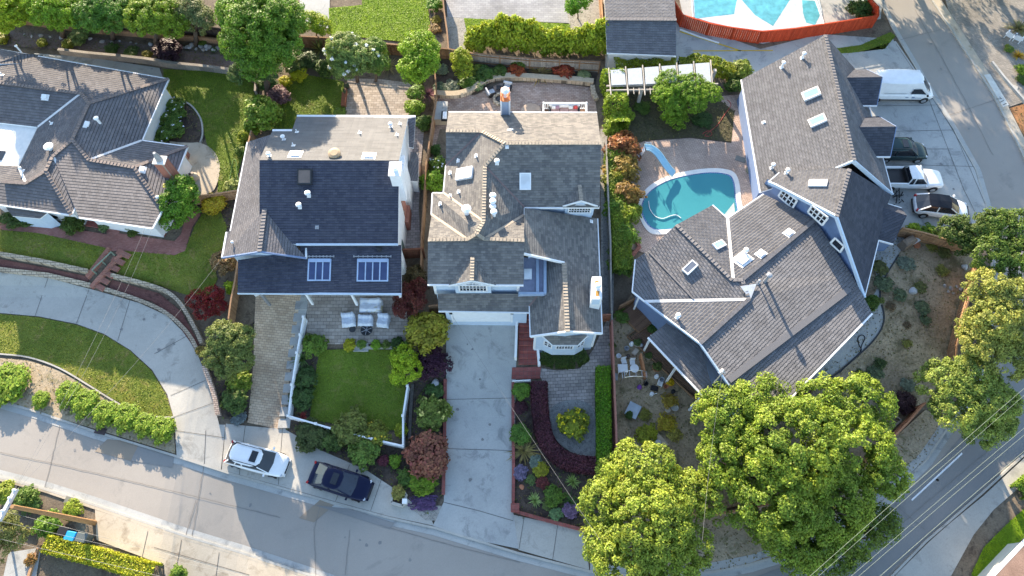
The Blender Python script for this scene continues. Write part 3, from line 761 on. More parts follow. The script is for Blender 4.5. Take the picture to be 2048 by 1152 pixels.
H3 = dict(nw=(897,224,5.4), ne=(1194,225,5.4), re=(1202,287,7.75), rm=(1009,287,7.76), h1=(963,263,6.84), lw=(892,262,6.83), lv=(892,331,5.4), pk=(970,332,6.97), ps=(967,443,6.99), wl=(887,386,5.4), mv=(1049,415,5.4), me=(1199,415,5.4), a1=(1048,430,5.42), a2=(968,478,6.62), a3=(953,468,7.24), a4=(935,479,6.62), f1=(1048,481,6.6), f2=(856,480,6.6), f3=(1047,570,5.4), f4=(855,569,5.4), b1=(863,429,5.44), b2=(865,386,5.4), b3=(926,437,6.72))
H3b = dict(a=(1049,416,6), b=(1195,437,2.9), c=(1204,667,2.9), d=(1135,663,4.34), e=(1128,525,4.42), f=(1047,507,6.03), g=(1061,673,2.9), h=(1059,612,3.07), i=(1078,588,3.62), j=(1090,588,3.71), k=(1090,516,3.77), p=(875,587,3.7), q=(877,622,2.9), r=(1059,625,2.9))
H4a = dict(w1=(1483,159,2.8), w2=(1521,384,2.8), r1=(1650,70,6.52), r2=(1708,320,6.51), s1=(1673,335,5.83), e1=(1721,150,2.8), e2=(1785,388,2.8))
H4b = dict(q1=(1673,335,6), q2=(1699,338,6.38), q3=(1673,433,6.37), q4=(1551,370,4.21), q5=(1537,364,3.95), q6=(1559,345,4.22), d1=(1775,408,3.03), d2=(1757,480,2.99), d3=(1729,594,2.9), d4=(1783,390,2.9))
H4c = dict(a=(1425,410,2.9), b=(1455,437,2.9), c=(1466,556,4.05), d=(1463,560,4.05), e=(1352,450,3.92), f=(1527,388,2.9), g=(1630,440,4.13), h=(1484,560,4.14), i=(1580,413,3.53), j=(1497,599,4.04), k=(1290,603,2.9), l=(1265,583,2.9), m=(1271,519,2.9), n=(1295,502,3.29), o=(1400,687,4.03), p=(1745,627,2.9), q=(1520,860,2.9), r=(1704,550,3.36))
H4d = dict(w1=(1296,675,2.3), w2=(1333,646,2.59), w3=(1400,690,2.7), w4=(1428,785,2.42), w5=(1408,794,2.3))

for _k, (_x, _y, _z) in list(H1.items()): H1[_k] = (_x, _y, 2.6 + (_z - 2.5) * 1.12)
# ---- the low brown-tiled house on the left
def u(V, n): return U(*V[n])
hs = thing('ranch_house', 'low sprawling house with brown tiled hip roofs, brick chimney and white flat court roof', 'house', W(170,330))
F1 = [list('abcdf'), list('fdgh'), list('dcijklmg'), list('cbnoi'), list('npqo'), ['p', 'q', 'r'], list('oqrstji'), list('juvk'), ['x', 'l', 'k', 'v', 'w', 'zz'], ['m', 'l', 'x', 'zz', 'y']]
rf = make_roof(hs, H1, F1, SH_BROWN, WHITE, .18)
P1 = [pts_of(H1, f) for f in F1]
make_walls(hs, pts_of(H1, list('abnprstuvw')), .5, WHITE)
ridges(rf, [(u(H1, a), u(H1, b)) for a, b in ('fd', 'dc', 'cb', 'ci', 'io', 'oq', 'qp', 'qr', 'ij', 'jk', 'kv', 'kl', 'lx')], RIDGE_B, .3)
valleys(rf, [(u(H1, a), u(H1, b)) for a, b in ('dg', 'on', 'ju', 'ml')], FLASH, .22)
gutters(rf, [[u(H1, n) for n in 'ab'], [u(H1, n) for n in 'bn'], [u(H1, n) for n in 'np'], [u(H1, n) for n in 'prs'], [u(H1, n) for n in 'st'], [u(H1, n) for n in 'uvw']], WHITE)
mb = MB(); mb.prism([U(-40, 241, 2.42), U(75, 255, 2.42), U(37, 332, 2.42), U(-40, 328, 2.42)], .1); mb.build('flat_roof', CREAM, hs)
mb = MB(); mb.prism([U(-20, 300, 2.48), U(11, 302, 2.48), U(2, 320, 2.48), U(-20, 319, 2.48)], .04); mb.build('roof_hole_pane', GLASSD, hs)  # dark pane stands in for a hole in the flat roof
f0, f1, f2, f3, f5, f6 = [on(P1[i]) for i in (0, 1, 2, 3, 5, 6)]
pipe_vent(rf, f0, 46, 108, 1.0, .07); pipe_vent(rf, f0, 5, 150, .35, .06, False)
box_vent(rf, f1, 91, 195); box_vent(rf, f3, 175, 250); pipe_vent(rf, f3, 201, 247, .7, .12); pipe_vent(rf, f2, 102, 298, .35, .22); pipe_vent(rf, f2, 103, 247, .3, .06, False)
pipe_vent(rf, f2, 46, 342, .4, .07); box_vent(rf, f5, 285, 340); pipe_vent(rf, f5, 318, 398, .3, .08)
# the small north gable at the far left, bay roof, brick chimney
mb = MB(); roof_face(mb, [U(46, 107, 3.0), U(88, 110, 2.5), U(76, 126, 2.75), U(-10, 128, 3.3)]); roof_face(mb, [U(-40, 90, 2.5), U(46, 107, 3.0), U(-10, 128, 3.3), U(-40, 128, 3.2)])
mb.build('side_roof', [SH_BROWN, WHITE], hs)
bay = MB(); roof_face(bay, [U(8, 410, 2.3), U(97, 424, 2.3), U(80, 437, 1.95), U(25, 432, 1.95)], thick=.1); bay.build('bay_roof', [SH_BROWN, WHITE], hs)
bw = MB(); q = [U(10, 411, 2.2), U(94, 425, 2.2), U(78, 436, 1.9), U(26, 431, 1.9)]
for a, b in zip(q, q[1:] + q[:1]): bw.poly([(a.x, a.y, 0), (b.x, b.y, 0), b, a])
bw.build('bay_wall', BLUEW, hs)
A, B = inset(pts_of(H1, list('abnprstuvw')), .5)[8], inset(pts_of(H1, list('abnprstuvw')), .5)[9]
wall_window(hs, [(94, 426), (116, 431), (120, 436), (105, 440)], A, B, fw=.1)
A, B = [inset(pts_of(H1, list('abnprstuvw')), .5)[i] for i in (1, 2)]
def sidewin(A, B, t0, t1, z0, z1, parent, nx=1, ny=1, **k):
    a, b = A.lerp(B, t0), A.lerp(B, t1); d = b - a; n = Vector((-d.y, d.x, 0)).normalized()
    if k.pop('flip', False): n = -n
    return window(parent, [(a.x, a.y, z1), (b.x, b.y, z1), (b.x, b.y, z0), (a.x, a.y, z0)], n, nx, ny, **k)
sidewin(A, B, .18, .45, 1.0, 2.1, hs, flip=True)
cp = on(P1[5])[0](343, 350); ch = MB(); ang = R(-5)
ch.box((cp.x, cp.y, 2.3), (.95, .75, 5.2), ang); cho = ch.build('chimney', BRICKR, hs)
c2 = MB(); c2.box((cp.x, cp.y, 4.94), (1.05, .85, .1), ang); c2.build('chimney_cap', CREAM, cho)
c2 = MB(); c2.tube([(cp.x, cp.y, 4.95), (cp.x, cp.y, 5.5), (cp.x, cp.y, 5.95)], [.3, .22, .12], 12); c2.build('flue', GREYM, cho)
# porch of red brick along the front
mb = MB()
for a, b, z in (((180, 441), (225, 447), .25), ((226, 446), (336, 462), .18)):
    p, q_ = W(*a), W(*b); mb.bar((p.x, p.y, z / 2), (q_.x, q_.y, z / 2), 1.3, z)
mb.build('porch_step', TILER, hs)

# ---- the second house, charcoal roof and white walls
hs = thing('modern_house', 'two-storey white house with charcoal shingle roof, white chimney and glazed openings in the porch roof', 'house', W(650,450))
E2 = [list('abfedc'), list('efghi'), ['m', (519,300,4.42), 'k', 'j', 'i'], ['i', 'j', 'l'], ]
rf = MB(); roof_face(rf, pts_of(H2, list('abfedc'))); rf = rf.build('rear_roof', [SH_SUNLIT, WHITE], hs)
r2 = MB(); roof_face(r2, pts_of(H2, ['e', 'f', 'g', (519, 488, 4.2)])); r2 = r2.build('main_roof', [SH_NAVY, WHITE], hs)
r3 = MB(); roof_face(r3, [U(*H2['m']), U(546, 268, 4.9), U(519, 321, 4.9), U(519, 430, 5.1), U(*H2['i']), U(*H2['j']), U(*H2['k']), U(454, 464, 3.7), U(461, 462, 3.7)]); roof_face(r3, pts_of(H2, ['i', 'j', 'l'])); r3 = r3.build('west_roof', [SH_GREY, WHITE], hs)
ridges(r3, [(u(H2, 'i'), u(H2, 'j'))], RIDGE_G, .3, w=.36)
pr = [u(H2, n) for n in 'pqrs']; cpr, npr = fitn(pr); PR = lambda x, y: ray_plane(x, y, cpr, npr)
# porch roof with two real openings, glazed
O1 = [(616, 518), (662, 518), (662, 562), (615, 562)]; O2 = [(714, 518), (777, 518), (777, 563), (714, 563)]
mb = MB()
for rect in ([(476, 520), (616, 500), (615, 562), (475.4, 562)], [(475.4, 562), (803, 562), (803, 588), (475, 586)], [(662, 490), (714, 490), (714, 562), (662, 562)], [(777, 490), (803, 490), (803, 562), (777, 562)], [(616, 490), (662, 490), (662, 518), (616, 518)], [(714, 490), (777, 490), (777, 518), (714, 518)], [(600, 490), (616, 490), (616, 500), (600, 505)]):
    roof_face(mb, [PR(*c) for c in rect], thick=.16)
pf = mb.build('porch_roof', [SH_NAVY, WHITE], hs)
GLASSP = glassmat('porch_glazing', (.05, .07, .15), .25, .3)
GLAZE = plain('glazing_frame', (.36, .46, .62), .5)
fp = (PR, npr)
for qd, k in ((O1, 2), (O2, 3)): skylight(pf, fp, [(qd[3][0], qd[3][1]), (qd[2][0], qd[2][1]), (qd[1][0], qd[1][1]), (qd[0][0], qd[0][1])], .05, GLASSP, GLAZE, bars=k, name='roof_opening')
for x0, x1 in ((616, 662), (714, 777)):
    mb = MB(); mb.bar(PR(x0 + 1, 521) + npr * .07, PR(x1 - 1, 521) + npr * .07, .3, .04); mb.build('glazing_header', GLAZE, pf)
for x0, x1 in ((612, 668), (708, 782)):
    mb = MB()
    for i in range(9):
        x = x0 + (x1 - x0) * i / 8; mb.bar(PR(x, 515) + npr * .06, PR(x, 511) + npr * .06, .08, .08)
    mb.bar(PR(x0, 513) + npr * .04, PR(x1, 513) + npr * .04, .07, .05); mb.build('rafter_tail', GREYM, pf)
gutters(rf, [[u(H2, 'a'), U(831, 233, 4.15)], [u(H2, 'c'), u(H2, 'd')]], WHITE, .2, .2)
gutters(r2, [[U(592, 488, 4.2), u(H2, 'g')]], BLUEW, .16, .16); gutters(pf, [[u(H2, 'q'), u(H2, 'r')]], BLUEW, .14, .16)
gutters(r3, [[u(H2, 'm'), U(461, 462, 3.7)], [U(453, 464, 3.7), u(H2, 'k')], [U(612, 496, 3.75), u(H2, 'l')]], WHITE, .14)
gutters(r3, [[u(H2, 'k'), u(H2, 'j'), u(H2, 'l')]], SLATEB, .1, .16, 'barge_board')
wq = make_walls(hs, pts_of(H2, list('abfghedc')), .12, WHITE)
make_walls(hs, [U(497, 288, 3.7), U(446, 512, 3.7), U(519, 501, 5.2), U(610, 514, 3.7), U(612, 440, 3.7), U(560, 300, 4.0)], .45, BLUEW)
make_walls(hs, [U(484, 545, 2.9), U(800, 500, 3.3), U(800, 512, 3.2), U(600, 515, 3.2), U(484, 555, 2.9)], .1, WHITE, name='porch_wall')
for i, (x, y) in enumerate(((517, 586), (607, 584), (700, 586), (797, 586))):
    p = PR(x, y); mb = MB(); mb.box((p.x, p.y + .15, p.z / 2), (.18, .18, p.z)); mb.build('porch_post', GREYM if i == 0 else WHITE, hs)
mb = MB(); roof_face(mb, [U(816, 238, 4.2), U(831, 234, 4.15), U(827, 296, 3.4), U(818, 294, 3.5)], thick=.12); mb.build('side_roof', [SH_GREY, WHITE], hs)
mb = MB(); roof_face(mb, [U(821, 304, 2.3), U(838, 305, 2.2), U(836, 363, 2.1), U(816, 361, 2.2)], thick=.1); mb.build('lean_to_roof', [SH_GREY, WHITE], hs)
lw = MB(); q = [U(822, 308, 2.1), U(836, 309, 2.1), U(834, 361, 2.0), U(817, 359, 2.0)]
for a, b in zip(q, q[1:] + q[:1]): lw.poly([(a.x, a.y, 0), (b.x, b.y, 0), b, a])
lw.build('lean_to_wall', WHITE, hs)
# white chimney breast on the east wall, brick foot
a = U(779, 352, 7.4); b = U(801, 352, 7.4); c = U(801, 326, 7.4); d = U(780, 325, 7.4)
mb = MB(); mb.prism([a, b, c, d], 3.6); co = mb.build('chimney', WHITE, hs)
ct = sum((a, b, c, d), Vector()) / 4
mb = MB(); mb.box(ct + Vector((0, 0, .05)), (abs(b.x - a.x) + .12, abs(c.y - b.y) + .12, .08)); mb.build('chimney_cap', WHITE, co)
mb = MB(); mb.box(ct + Vector((.05, -.1, .25)), (.3, .3, .36), top=.8); mb.build('flue', WHITE, co)
mb = MB(); p = W(822, 445); mb.box((p.x - .25, p.y, .75), (.55, 1.7, 1.5)); mb.box((p.x - .4, p.y + .2, 2.6), (.4, 1.1, 2.4), top=.8); mb.build('brick_breast', BRICKR, hs)
p = U(803, 345, 4.5); mb = MB(); mb.box((p.x + .15, p.y, 2.9), (.5, 1.9, 5.6), top=.9); mb.build('chimney_breast', WHITE, hs)
fr, fm, fw_ = on(pts_of(H2, list('abfed'))), on(pts_of(H2, list('efgh'))), on(pts_of(H2, ['m', 'k', 'j', 'i']))
for x, y in ((568, 279), (782, 254)): pipe_vent(rf, fr, x, y, .4, .1)
for x, y in ((594, 264), (720, 266), (800, 248), (794, 270), (587, 291)): pipe_vent(rf, fr, x, y, .35, .045, False)
pipe_vent(rf, fr, 539, 312, .3, .1)
for x, y in ((591, 309), (738, 312)): box_vent(rf, fr, x, y, .7, .1)
mb = MB(); p = fr[0](670, 310); mb.lathe(p, [(.34, -.1), (.36, .12), (.5, .14), (.5, .3), (.3, .36)], 24); mb.build('turbine_vent', plain('tan_cap', (.35, .25, .15), .6), rf)
skylight(r2, fm, [(596, 370), (625, 370), (625, 339), (596, 339)], .28, glassmat('bronze_dome', (.16, .12, .1), .15), DARK, name='dome_skylight')
pipe_vent(r2, fm, 618, 392, .45, .13); pipe_vent(r2, fm, 600, 415, .4, .12); pipe_vent(r2, fm, 634, 455, .12, .08, False, GREYM)
mb = MB(); p = fw_[0](467, 488); mb.tube([p, p + Vector((0, 0, .5)), p + Vector((.1, -.1, .7))], .035, 6); mb.lathe(p + Vector((.0, 0, .3)), [(.1, -.05), (.12, .05), (.05, .1)], 8); mb.build('service_mast', WHITE, r3)
mb = MB(); p = PR(759, 498); mb.lathe(p, [(.22, 0), (.22, .15), (.1, .2)], 12); mb.build('roof_vent', DARK, pf)
A, B = wq[2], wq[3]
mb = MB(); p = A.lerp(B, .84); mb.box((p.x + .02, p.y, 1.1), (.06, 1.0, 2.0)); mb.build('side_door', plain('green_door', (.05, .08, .07)), hs)

# ---- the third house, tan shingles, pale blue walls
hs = thing('gabled_house', 'two-storey pale blue house with tan shingle gables, arched dormer windows and a white garage door', 'house', W(1030,500))
F3 = [['nw', 'ne', 're', 'rm', 'h1', 'lw'], ['lw', 'h1', 'lv'], ['h1', 'rm', 'pk', 'ps', 'wl', 'lv'], ['rm', 're', 'me', 'mv', 'pk'], ['pk', 'mv', 'a1', 'a2', 'a3', 'ps'], ['a1', 'f1', 'a2'], ['b1', 'a4', 'f2'], ['b2', 'b3', 'a3', 'a4', 'b1'], ['b2', 'wl', 'ps', 'b3'], ['f2', 'a4', 'a3', 'a2', 'f1', 'f3', 'f4'], ['b3', 'ps', 'a3']]
rf = make_roof(hs, H3, F3, SH_TAN, WHITE, .2)
G3 = [list('abcdef'), list('edghijk')]
r2 = make_roof(hs, H3b, G3, SH_TAN, WHITE, .2, 'wing_roof')
r3 = make_roof(hs, H3b, [['p', 'q', 'r', 'h', 'i']], SH_TAN, WHITE, .16, 'porch_roof')
ridges(rf, [(u(H3, a), u(H3, b)) for a, b in (('rm', 're'), ('h1', 'rm'), ('lw', 'h1'), ('rm', 'pk'), ('pk', 'ps'), ('f2', 'a4'), ('a4', 'a3'), ('a3', 'a2'), ('a2', 'f1'), ('ps', 'a3'))], RIDGE_T, .26)
ridges(r2, [(u(H3b, 'e'), u(H3b, 'd'))], RIDGE_T, .26, w=.36)
VAL = plain('valley_brown', (.2, .14, .13), .8); VALT = plain('valley_tan', (.42, .34, .26), .8)
valleys(rf, [(u(H3, a), u(H3, b)) for a, b in (('h1', 'lv'), ('pk', 'mv'))], VAL, .14)
valleys(rf, [(u(H3, a), u(H3, b)) for a, b in (('b1', 'a4'), ('a1', 'a2'), ('wl', 'ps'))], VALT, .2)
valleys(r2, [(u(H3b, 'h'), u(H3b, 'i'))], VAL, .12)
gutters(rf, [[u(H3, 'nw'), u(H3, 'ne')], [u(H3, 'mv'), U(1125, 415, 5.4)], [u(H3, 'a1'), u(H3, 'mv')], [u(H3, 'lv'), u(H3, 'wl'), u(H3, 'b2'), u(H3, 'b1')], [u(H3, 'f4'), u(H3, 'f3')]], WHITE, .14)
gutters(r2, [[u(H3b, 'b'), u(H3b, 'c')], [u(H3b, 'h'), u(H3b, 'g')]], WHITE); gutters(r2, [[u(H3b, 'f'), u(H3b, 'e')], [u(H3b, 'g'), u(H3b, 'd'), u(H3b, 'c')]], WHITE, .12, .24, 'barge_board')
gutters(r3, [[u(H3b, 'q'), u(H3b, 'r')]], WHITE)
w1 = make_walls(hs, pts_of(H3, ['nw', 'ne', 're', 'me', 'mv', 'a1', 'f1', 'f3', 'f4', 'f2', 'b1', 'b2', 'wl', 'lv', 'lw']), .4, BLUEW)
w2 = make_walls(hs, pts_of(H3b, list('abcdg') + ['h', 'k', 'f']), .4, BLUEW, name='wing_wall')
gq = [U(880, 588, 3.6), U(1062, 588, 3.6), U(1062, 622, 2.9), U(880, 620, 2.9)]
w3 = make_walls(hs, gq, .3, BLUEW, name='garage_wall')
# corner boards
mb = MB()
for p in (w1[7], w1[8]): mb.box((p.x, p.y, 4.1), (.2, .2, 2.2))
for p in (w2[2], w2[4]): mb.box((p.x, p.y, 1.0), (.18, .18, 3.6))
mb.build('corner_board', WHITE, hs)
# garage door under the porch
A, B = w3[3], w3[2]
mb = MB(); a, b = A.lerp(B, .09), A.lerp(B, .8); y = a.y - .04
mb.box(((a.x + b.x) / 2, y, 1.1), (b.x - a.x, .06, 2.3))
for k in range(1, 4): mb.box(((a.x + b.x) / 2, y - .035, .57 * k), (b.x - a.x, .012, .03))
gd = mb.build('garage_door', WHITE, hs)
mb = MB()
for s in (a.x - .1, b.x + .1): mb.box((s, y, 1.1), (.16, .12, 2.5))
mb.box(((a.x + b.x) / 2, y, 2.35), (b.x - a.x + .4, .12, .16)); mb.build('door_frame', WHITE, gd)
for s in (a.x - .12, b.x + .12):
    mb = MB(); mb.box((s, y - .15, 2.2), (.24, .22, .36), top=.7); mb.box((s, y - .15, 2.42), (.3, .28, .06)); mb.build('wall_lantern', BLACK, hs)
# dormers: front with arched window, rear-east with pair of windows
def dormer(peak, eL, eR, front_z, wall, win, nx, ny):
    fn, n = wall
    Pk = fn(*peak); L_ = U(eL[0], eL[1], front_z); R_ = U(eR[0], eR[1], front_z)
    mid = (L_ + R_) / 2; rise = Pk.z - front_z
    F = Vector((mid.x, mid.y, Pk.z))
    mb = MB(); up = .06
    for q in ([Pk, F, L_], [Pk, R_, F]): roof_face(mb, [p + Vector((0, 0, up)) for p in q], thick=.12)
    o = mb.build('dormer_roof', [SH_TAN, WHITE], hs)
    ridges(o, [(Pk + Vector((0, 0, up)), F + Vector((0, 0, up)))], RIDGE_T, .24, w=.3)
    gutters(o, [[L_, F + Vector((0, 0, .02)), R_]], WHITE, .1, .13, 'barge_board')
    yv = Vector((0, 1, 0)) * .12
    mb = MB(); a, b = L_ + yv, R_ + yv; w = (b - a)
    a, b = a + w * .12, b - w * .12
    top = F + yv - Vector((0, 0, .35))
    mb.poly([(a.x, a.y, win[0] - .5), (b.x, b.y, win[0] - .5), (b.x, b.y, front_z + .1), (top.x, top.y, top.z), (a.x, a.y, front_z + .1)])
    dw = mb.build('dormer_wall', BLUEW, hs)
    # arched window
    a2, b2 = a + (b - a) * win[2], b - (b - a) * win[2]; yy = a.y - .05; k = 14
    arc = [(a2.x + (b2.x - a2.x) * i / k, yy, win[1] + (win[3]) * math.sin(math.pi * i / k)) for i in range(k + 1)]
    base = win[0]
    fr = MB(); ring = [Vector((a2.x, yy, base))] + [Vector(p) for p in arc] + [Vector((b2.x, yy, base))]
    for p, q in zip(ring, ring[1:] + ring[:1]): fr.bar(p, q, .11, .08, up=Vector((0, -1, 0)))
    for i in range(1, nx):
        x = a2.x + (b2.x - a2.x) * i / nx; zt = win[1] + win[3] * math.sin(math.pi * i / nx)
        fr.bar((x, yy, base), (x, yy, zt), .045, .05, up=Vector((0, -1, 0)))
    for j in range(1, ny):
        z = base + (win[1] - base) * j / ny * 1.1; fr.bar((a2.x, yy, z), (b2.x, yy, z), .04, .05, up=Vector((0, -1, 0)))
    wo = fr.build('arched_window', WHITE, dw)
    g_ = MB(); g_.poly([p + Vector((0, .015, 0)) for p in ring]); g_.build('glass', GLASSD, wo)
dormer((945, 515), (897, 571), (993, 571), 5.36, on(pts_of(H3, F3[9])), (4.2, 5.25, .12, .42), 8, 2)
dormer((1159, 371), (1122, 413), (1199, 413), 5.36, on(pts_of(H3, F3[3])), (4.3, 5.25, .12, .25), 8, 3)
# flat deck between the wings
mb = MB(); mb.prism([U(1044, 515, 4.0), U(1092, 515, 4.0), U(1092, 590, 3.8), U(1036, 592, 3.8)], .12); mb.build('flat_deck', plain('deck_membrane', (.25, .27, .36), .8), hs)
mb = MB()
for a, b in (((1075, 518), (1075, 585)), ((1037, 588), (1088, 588)), ((1090, 518), (1090, 588))): mb.bar(U(a[0], a[1], 4.05), U(b[0], b[1], 3.95), .22, .3)
mb.build('parapet', BLUEGREY, hs)
mb = MB(); p = U(1056, 548, 4.08); mb.box(p, (.6, .85, .16)); mb.build('deck_skylight', GLASSW, hs)
# bay under the front gable
bq = [U(1084, 671, 2.35), U(1176, 671, 2.35), U(1156, 690, 1.7), U(1105, 690, 1.7)]
mb = MB(); roof_face(mb, bq, thick=.1); bo = mb.build('bay_roof', [SH_TAN, WHITE], hs)
gutters(bo, [[bq[0], bq[3], bq[2], bq[1]]], WHITE, .1, .12)
q = [U(1087, 672, 2.2), U(1107, 687, 1.66), U(1154, 687, 1.66), U(1173, 672, 2.2)]; mb = MB()
for a, b in zip(q, q[1:]): mb.poly([(a.x, a.y, -1), (b.x, b.y, -1), b, a])
bw = mb.build('bay_wall', BLUEW, hs)
a, b = q[1], q[2]
window(bw, [(a.x + .25, a.y, 1.5), (b.x - .25, b.y, 1.5), (b.x - .25, b.y, .5), (a.x + .25, a.y, .5)], Vector((0, -1, 0)), 6, 2)
for a, b in ((q[0], q[1]), (q[3], q[2])):
    d = Vector((b.x - a.x, b.y - a.y, 0)); n = Vector((d.y, -d.x, 0)).normalized(); n = n if n.y < 0 else -n
    a2, b2 = a.lerp(b, .15), a.lerp(b, .88); window(bw, [(a2.x, a2.y, 1.45), (b2.x, b2.y, 1.45), (b2.x, b2.y, .5), (a2.x, a2.y, .5)], n, 2, 2)
# chimneys
a = U(1183, 598, 5.0); b = U(1204, 598, 5.0); c = U(1203, 553, 5.0); d = U(1184, 553, 5.0)
mb = MB(); mb.prism([a, b, c, d], 5.4); co = mb.build('chimney', WHITE, hs)
mb = MB(); mb.box(((a.x + b.x) / 2, a.y - .02, 4.45), (b.x - a.x - .25, .04, .75)); mb.build('chimney_panel', BLUEW, co)
cc = (a + b + c + d) / 4
mb = MB(); mb.lathe(cc + Vector((.05, 0, 0)), [(.14, -.1), (.14, .3), (.26, .32), (.26, .42), (.1, .5)], 16); mb.build('flue', WHITE, co)
RUST = plain('rust_stain', (.5, .24, .05), .8, var=.5, sc=9)
mb = MB(); mb.poly([cc + Vector((x, y, .012)) for x, y in ((-.1, .3), (.1, .34), (.22, .5), (.05, .62), (-.14, .5))]); mb.poly([cc + Vector((x, y, .012)) for x, y in ((-.12, -.7), (.12, -.72), (.2, -.3), (-.08, -.25))]); mb.build('rust_stain', RUST, co)
a = U(1002, 203, 7.3); b = U(1019, 203, 7.3); p = Vector(((a.x + b.x) / 2, a.y + .45, 0)); wdt = b.x - a.x
mb = MB(); mb.box((p.x, p.y, 3.65), (wdt, .9, 7.3)); co = mb.build('chimney', BLUEGREY, hs)
mb = MB()
for sx in (-1, 1):
    for sy in (-1, 1): mb.box((p.x + sx * wdt / 2, p.y + sy * .45, 6.1), (.13, .13, 2.6))
mb.build('chimney_trim', WHITE, co)
mb = MB()
for sx in (-1, 1):
    for sy in (-1, 1): mb.box((p.x + sx * (wdt / 2 - .05), p.y + sy * .4, 7.6), (.1, .1, .7))
mb.box((p.x, p.y, 7.35), (wdt + .1, 1.0, .1)); mb.box((p.x - wdt / 2 + .05, p.y, 7.75), (.08, .8, .3)); mb.box((p.x + wdt / 2 - .05, p.y, 7.75), (.08, .8, .3)); mb.build('chimney_shroud', plain('copper_shroud', (.6, .22, .08), .5), co)
mb = MB(); mb.lathe((p.x, p.y, 7.3), [(.16, 0), (.16, .75), (.36, .78), (.36, .86), (.1, .95)], 18); mb.build('flue', WHITE, co)
fW, fE, fS, fN = [on(pts_of(H3, F3[i])) for i in (2, 4, 3, 0)]; fA = on(pts_of(H3, F3[8])); fB = on(pts_of(H3, F3[7]))
for x, y in ((952, 312), (916, 322), (900, 346), (900, 392), (917, 384)): pipe_vent(rf, fW, x, y, .3, .06, False)
pipe_vent(rf, fB, 880, 408, .3, .06, False)
pipe_vent(rf, fA, 934, 428, .75, .2)
for x, y, h in ((986, 398, .5), (986, 410, .55), (986, 419, .45), (988, 432, .6)): pipe_vent(rf, fE, x, y, h, .14)
pipe_vent(rf, fS, 994, 327, .35, .12); pipe_vent(rf, fS, 1014, 294, .1, .1, False)
for x, y in ((1018, 260), (1023, 259)): pipe_vent(rf, fN, x, y, .12, .04, False)
skylight(rf, fW, [(914, 362), (946, 356), (946, 335), (914, 340)], .22, GLASSW)
skylight(rf, fS, [(1039, 380), (1062, 380), (1062, 346), (1039, 346)], .16, GLASSW)
pipe_vent(r2, on(pts_of(H3b, list('abcd'))), 1183, 443, .2, .06, False)

# ---- the big slate-roofed house on the right
hs = thing('corner_house', 'large blue house with slate-grey shingle roofs, dormers, many skylights and a low rear wing', 'house', W(1600,450))
B1 = [['w1', 'r1', 'r2', 's1', 'w2'], ['r1', 'e1', 'e2', 'r2']]
rf = make_roof(hs, H4a, B1, SH_H4, WHITE, .2)
r2 = make_roof(hs, H4b, [['q2', 'q3', 'q4', 'q5', 'q6', 'q1']], SH_H4, WHITE, .2, 'gable_roof')
make_roof(hs, H4b, [['q2', 'd4', 'd1', 'd2', 'd3', 'q3']], SH_SHADED, WHITE, .2, 'gable_roof')
B3 = [['a', 'b', 'c', 'd', 'e'], ['b', 'f', 'i', 'g', 'h', 'c'], ['e', 'd', 'h', 'j', 'k', 'l', 'm', 'n'], ['k', 'j', 'o'], ['h', 'g', 'r', 'p', 'q', 'o', 'j'], ['c', 'h', 'd']]
r3 = make_roof(hs, H4c, B3, SH_H4, WHITE, .2, 'low_roof')
r4 = make_roof(hs, H4d, [['w1', 'w2', 'w3', 'w4', 'w5']], SH_H4, WHITE, .16, 'porch_roof')
gutters(rf, [[u(H4a, 'w1'), u(H4a, 'w2')], [u(H4a, 'e1'), u(H4a, 'e2')]], WHITE)
gutters(rf, [[u(H4a, 's1') + Vector((0, 0, -.1)), u(H4a, 'r2') + Vector((0, 0, -.1)), u(H4a, 'e2') + Vector((0, 0, -.05))]], BLUEW, .1, .34, 'barge_board')
gutters(r2, [[u(H4b, n) for n in ('q5', 'q4', 'q3', 'd3')]], BLUEW, .14, .3, 'barge_board')
gutters(r2, [[u(H4b, n) for n in ('q5', 'q6', 'q1')][:2], [u(H4b, 'd2'), u(H4b, 'd3')]], WHITE, .13)
gutters(r3, [[u(H4c, 'a'), u(H4c, 'b'), u(H4c, 'f')], [u(H4c, 'p'), u(H4c, 'q')], [u(H4c, 'm'), u(H4c, 'l'), u(H4c, 'k')]], WHITE)
gutters(r3, [[u(H4c, 'k'), u(H4c, 'o'), u(H4c, 'q')]], BLUEW, .1, .22, 'barge_board')
gutters(r4, [[u(H4d, 'w1'), u(H4d, 'w5')]], WHITE)
ridges(rf, [(u(H4a, 'r1'), u(H4a, 'r2'))], RIDGE_G); ridges(r2, [(u(H4b, 'q2'), u(H4b, 'q3'))], RIDGE_G)
ridges(r3, [(u(H4c, a), u(H4c, b)) for a, b in ('ed', 'hg', 'oj', 'dh', 'hj')], RIDGE_G)
valleys(r3, [(u(H4c, 'b'), u(H4c, 'c')), (u(H4c, 'k'), u(H4c, 'j'))], FLASH, .24)
fl = on(pts_of(H4c, ['h', 'g', 'r', 'p', 'q', 'o'])); f3_ = on(pts_of(H4c, B3[2]))
valleys(r3, [(f3_[0](1296, 503) + Vector((0, 0, .05)), f3_[0](1387, 599) + Vector((0, 0, .05)))], RIDGE_G, .12, 'roof_step')
mb = MB(); a, b = fl[0](1698, 578), fl[0](1457, 761); mb.bar(a + Vector((0, 0, .05)), b + Vector((0, 0, .05)), .5, .08); mb.build('ridge_vent', SH_H4, r3)
mb = MB(); mb.prism([fl[0](1480, 574) + Vector((0, 0, .12)), fl[0](1512, 569) + Vector((0, 0, .16)), fl[0](1500, 601) + Vector((0, 0, .1))], .05); mb.build('roof_cricket', FLASH, r3)
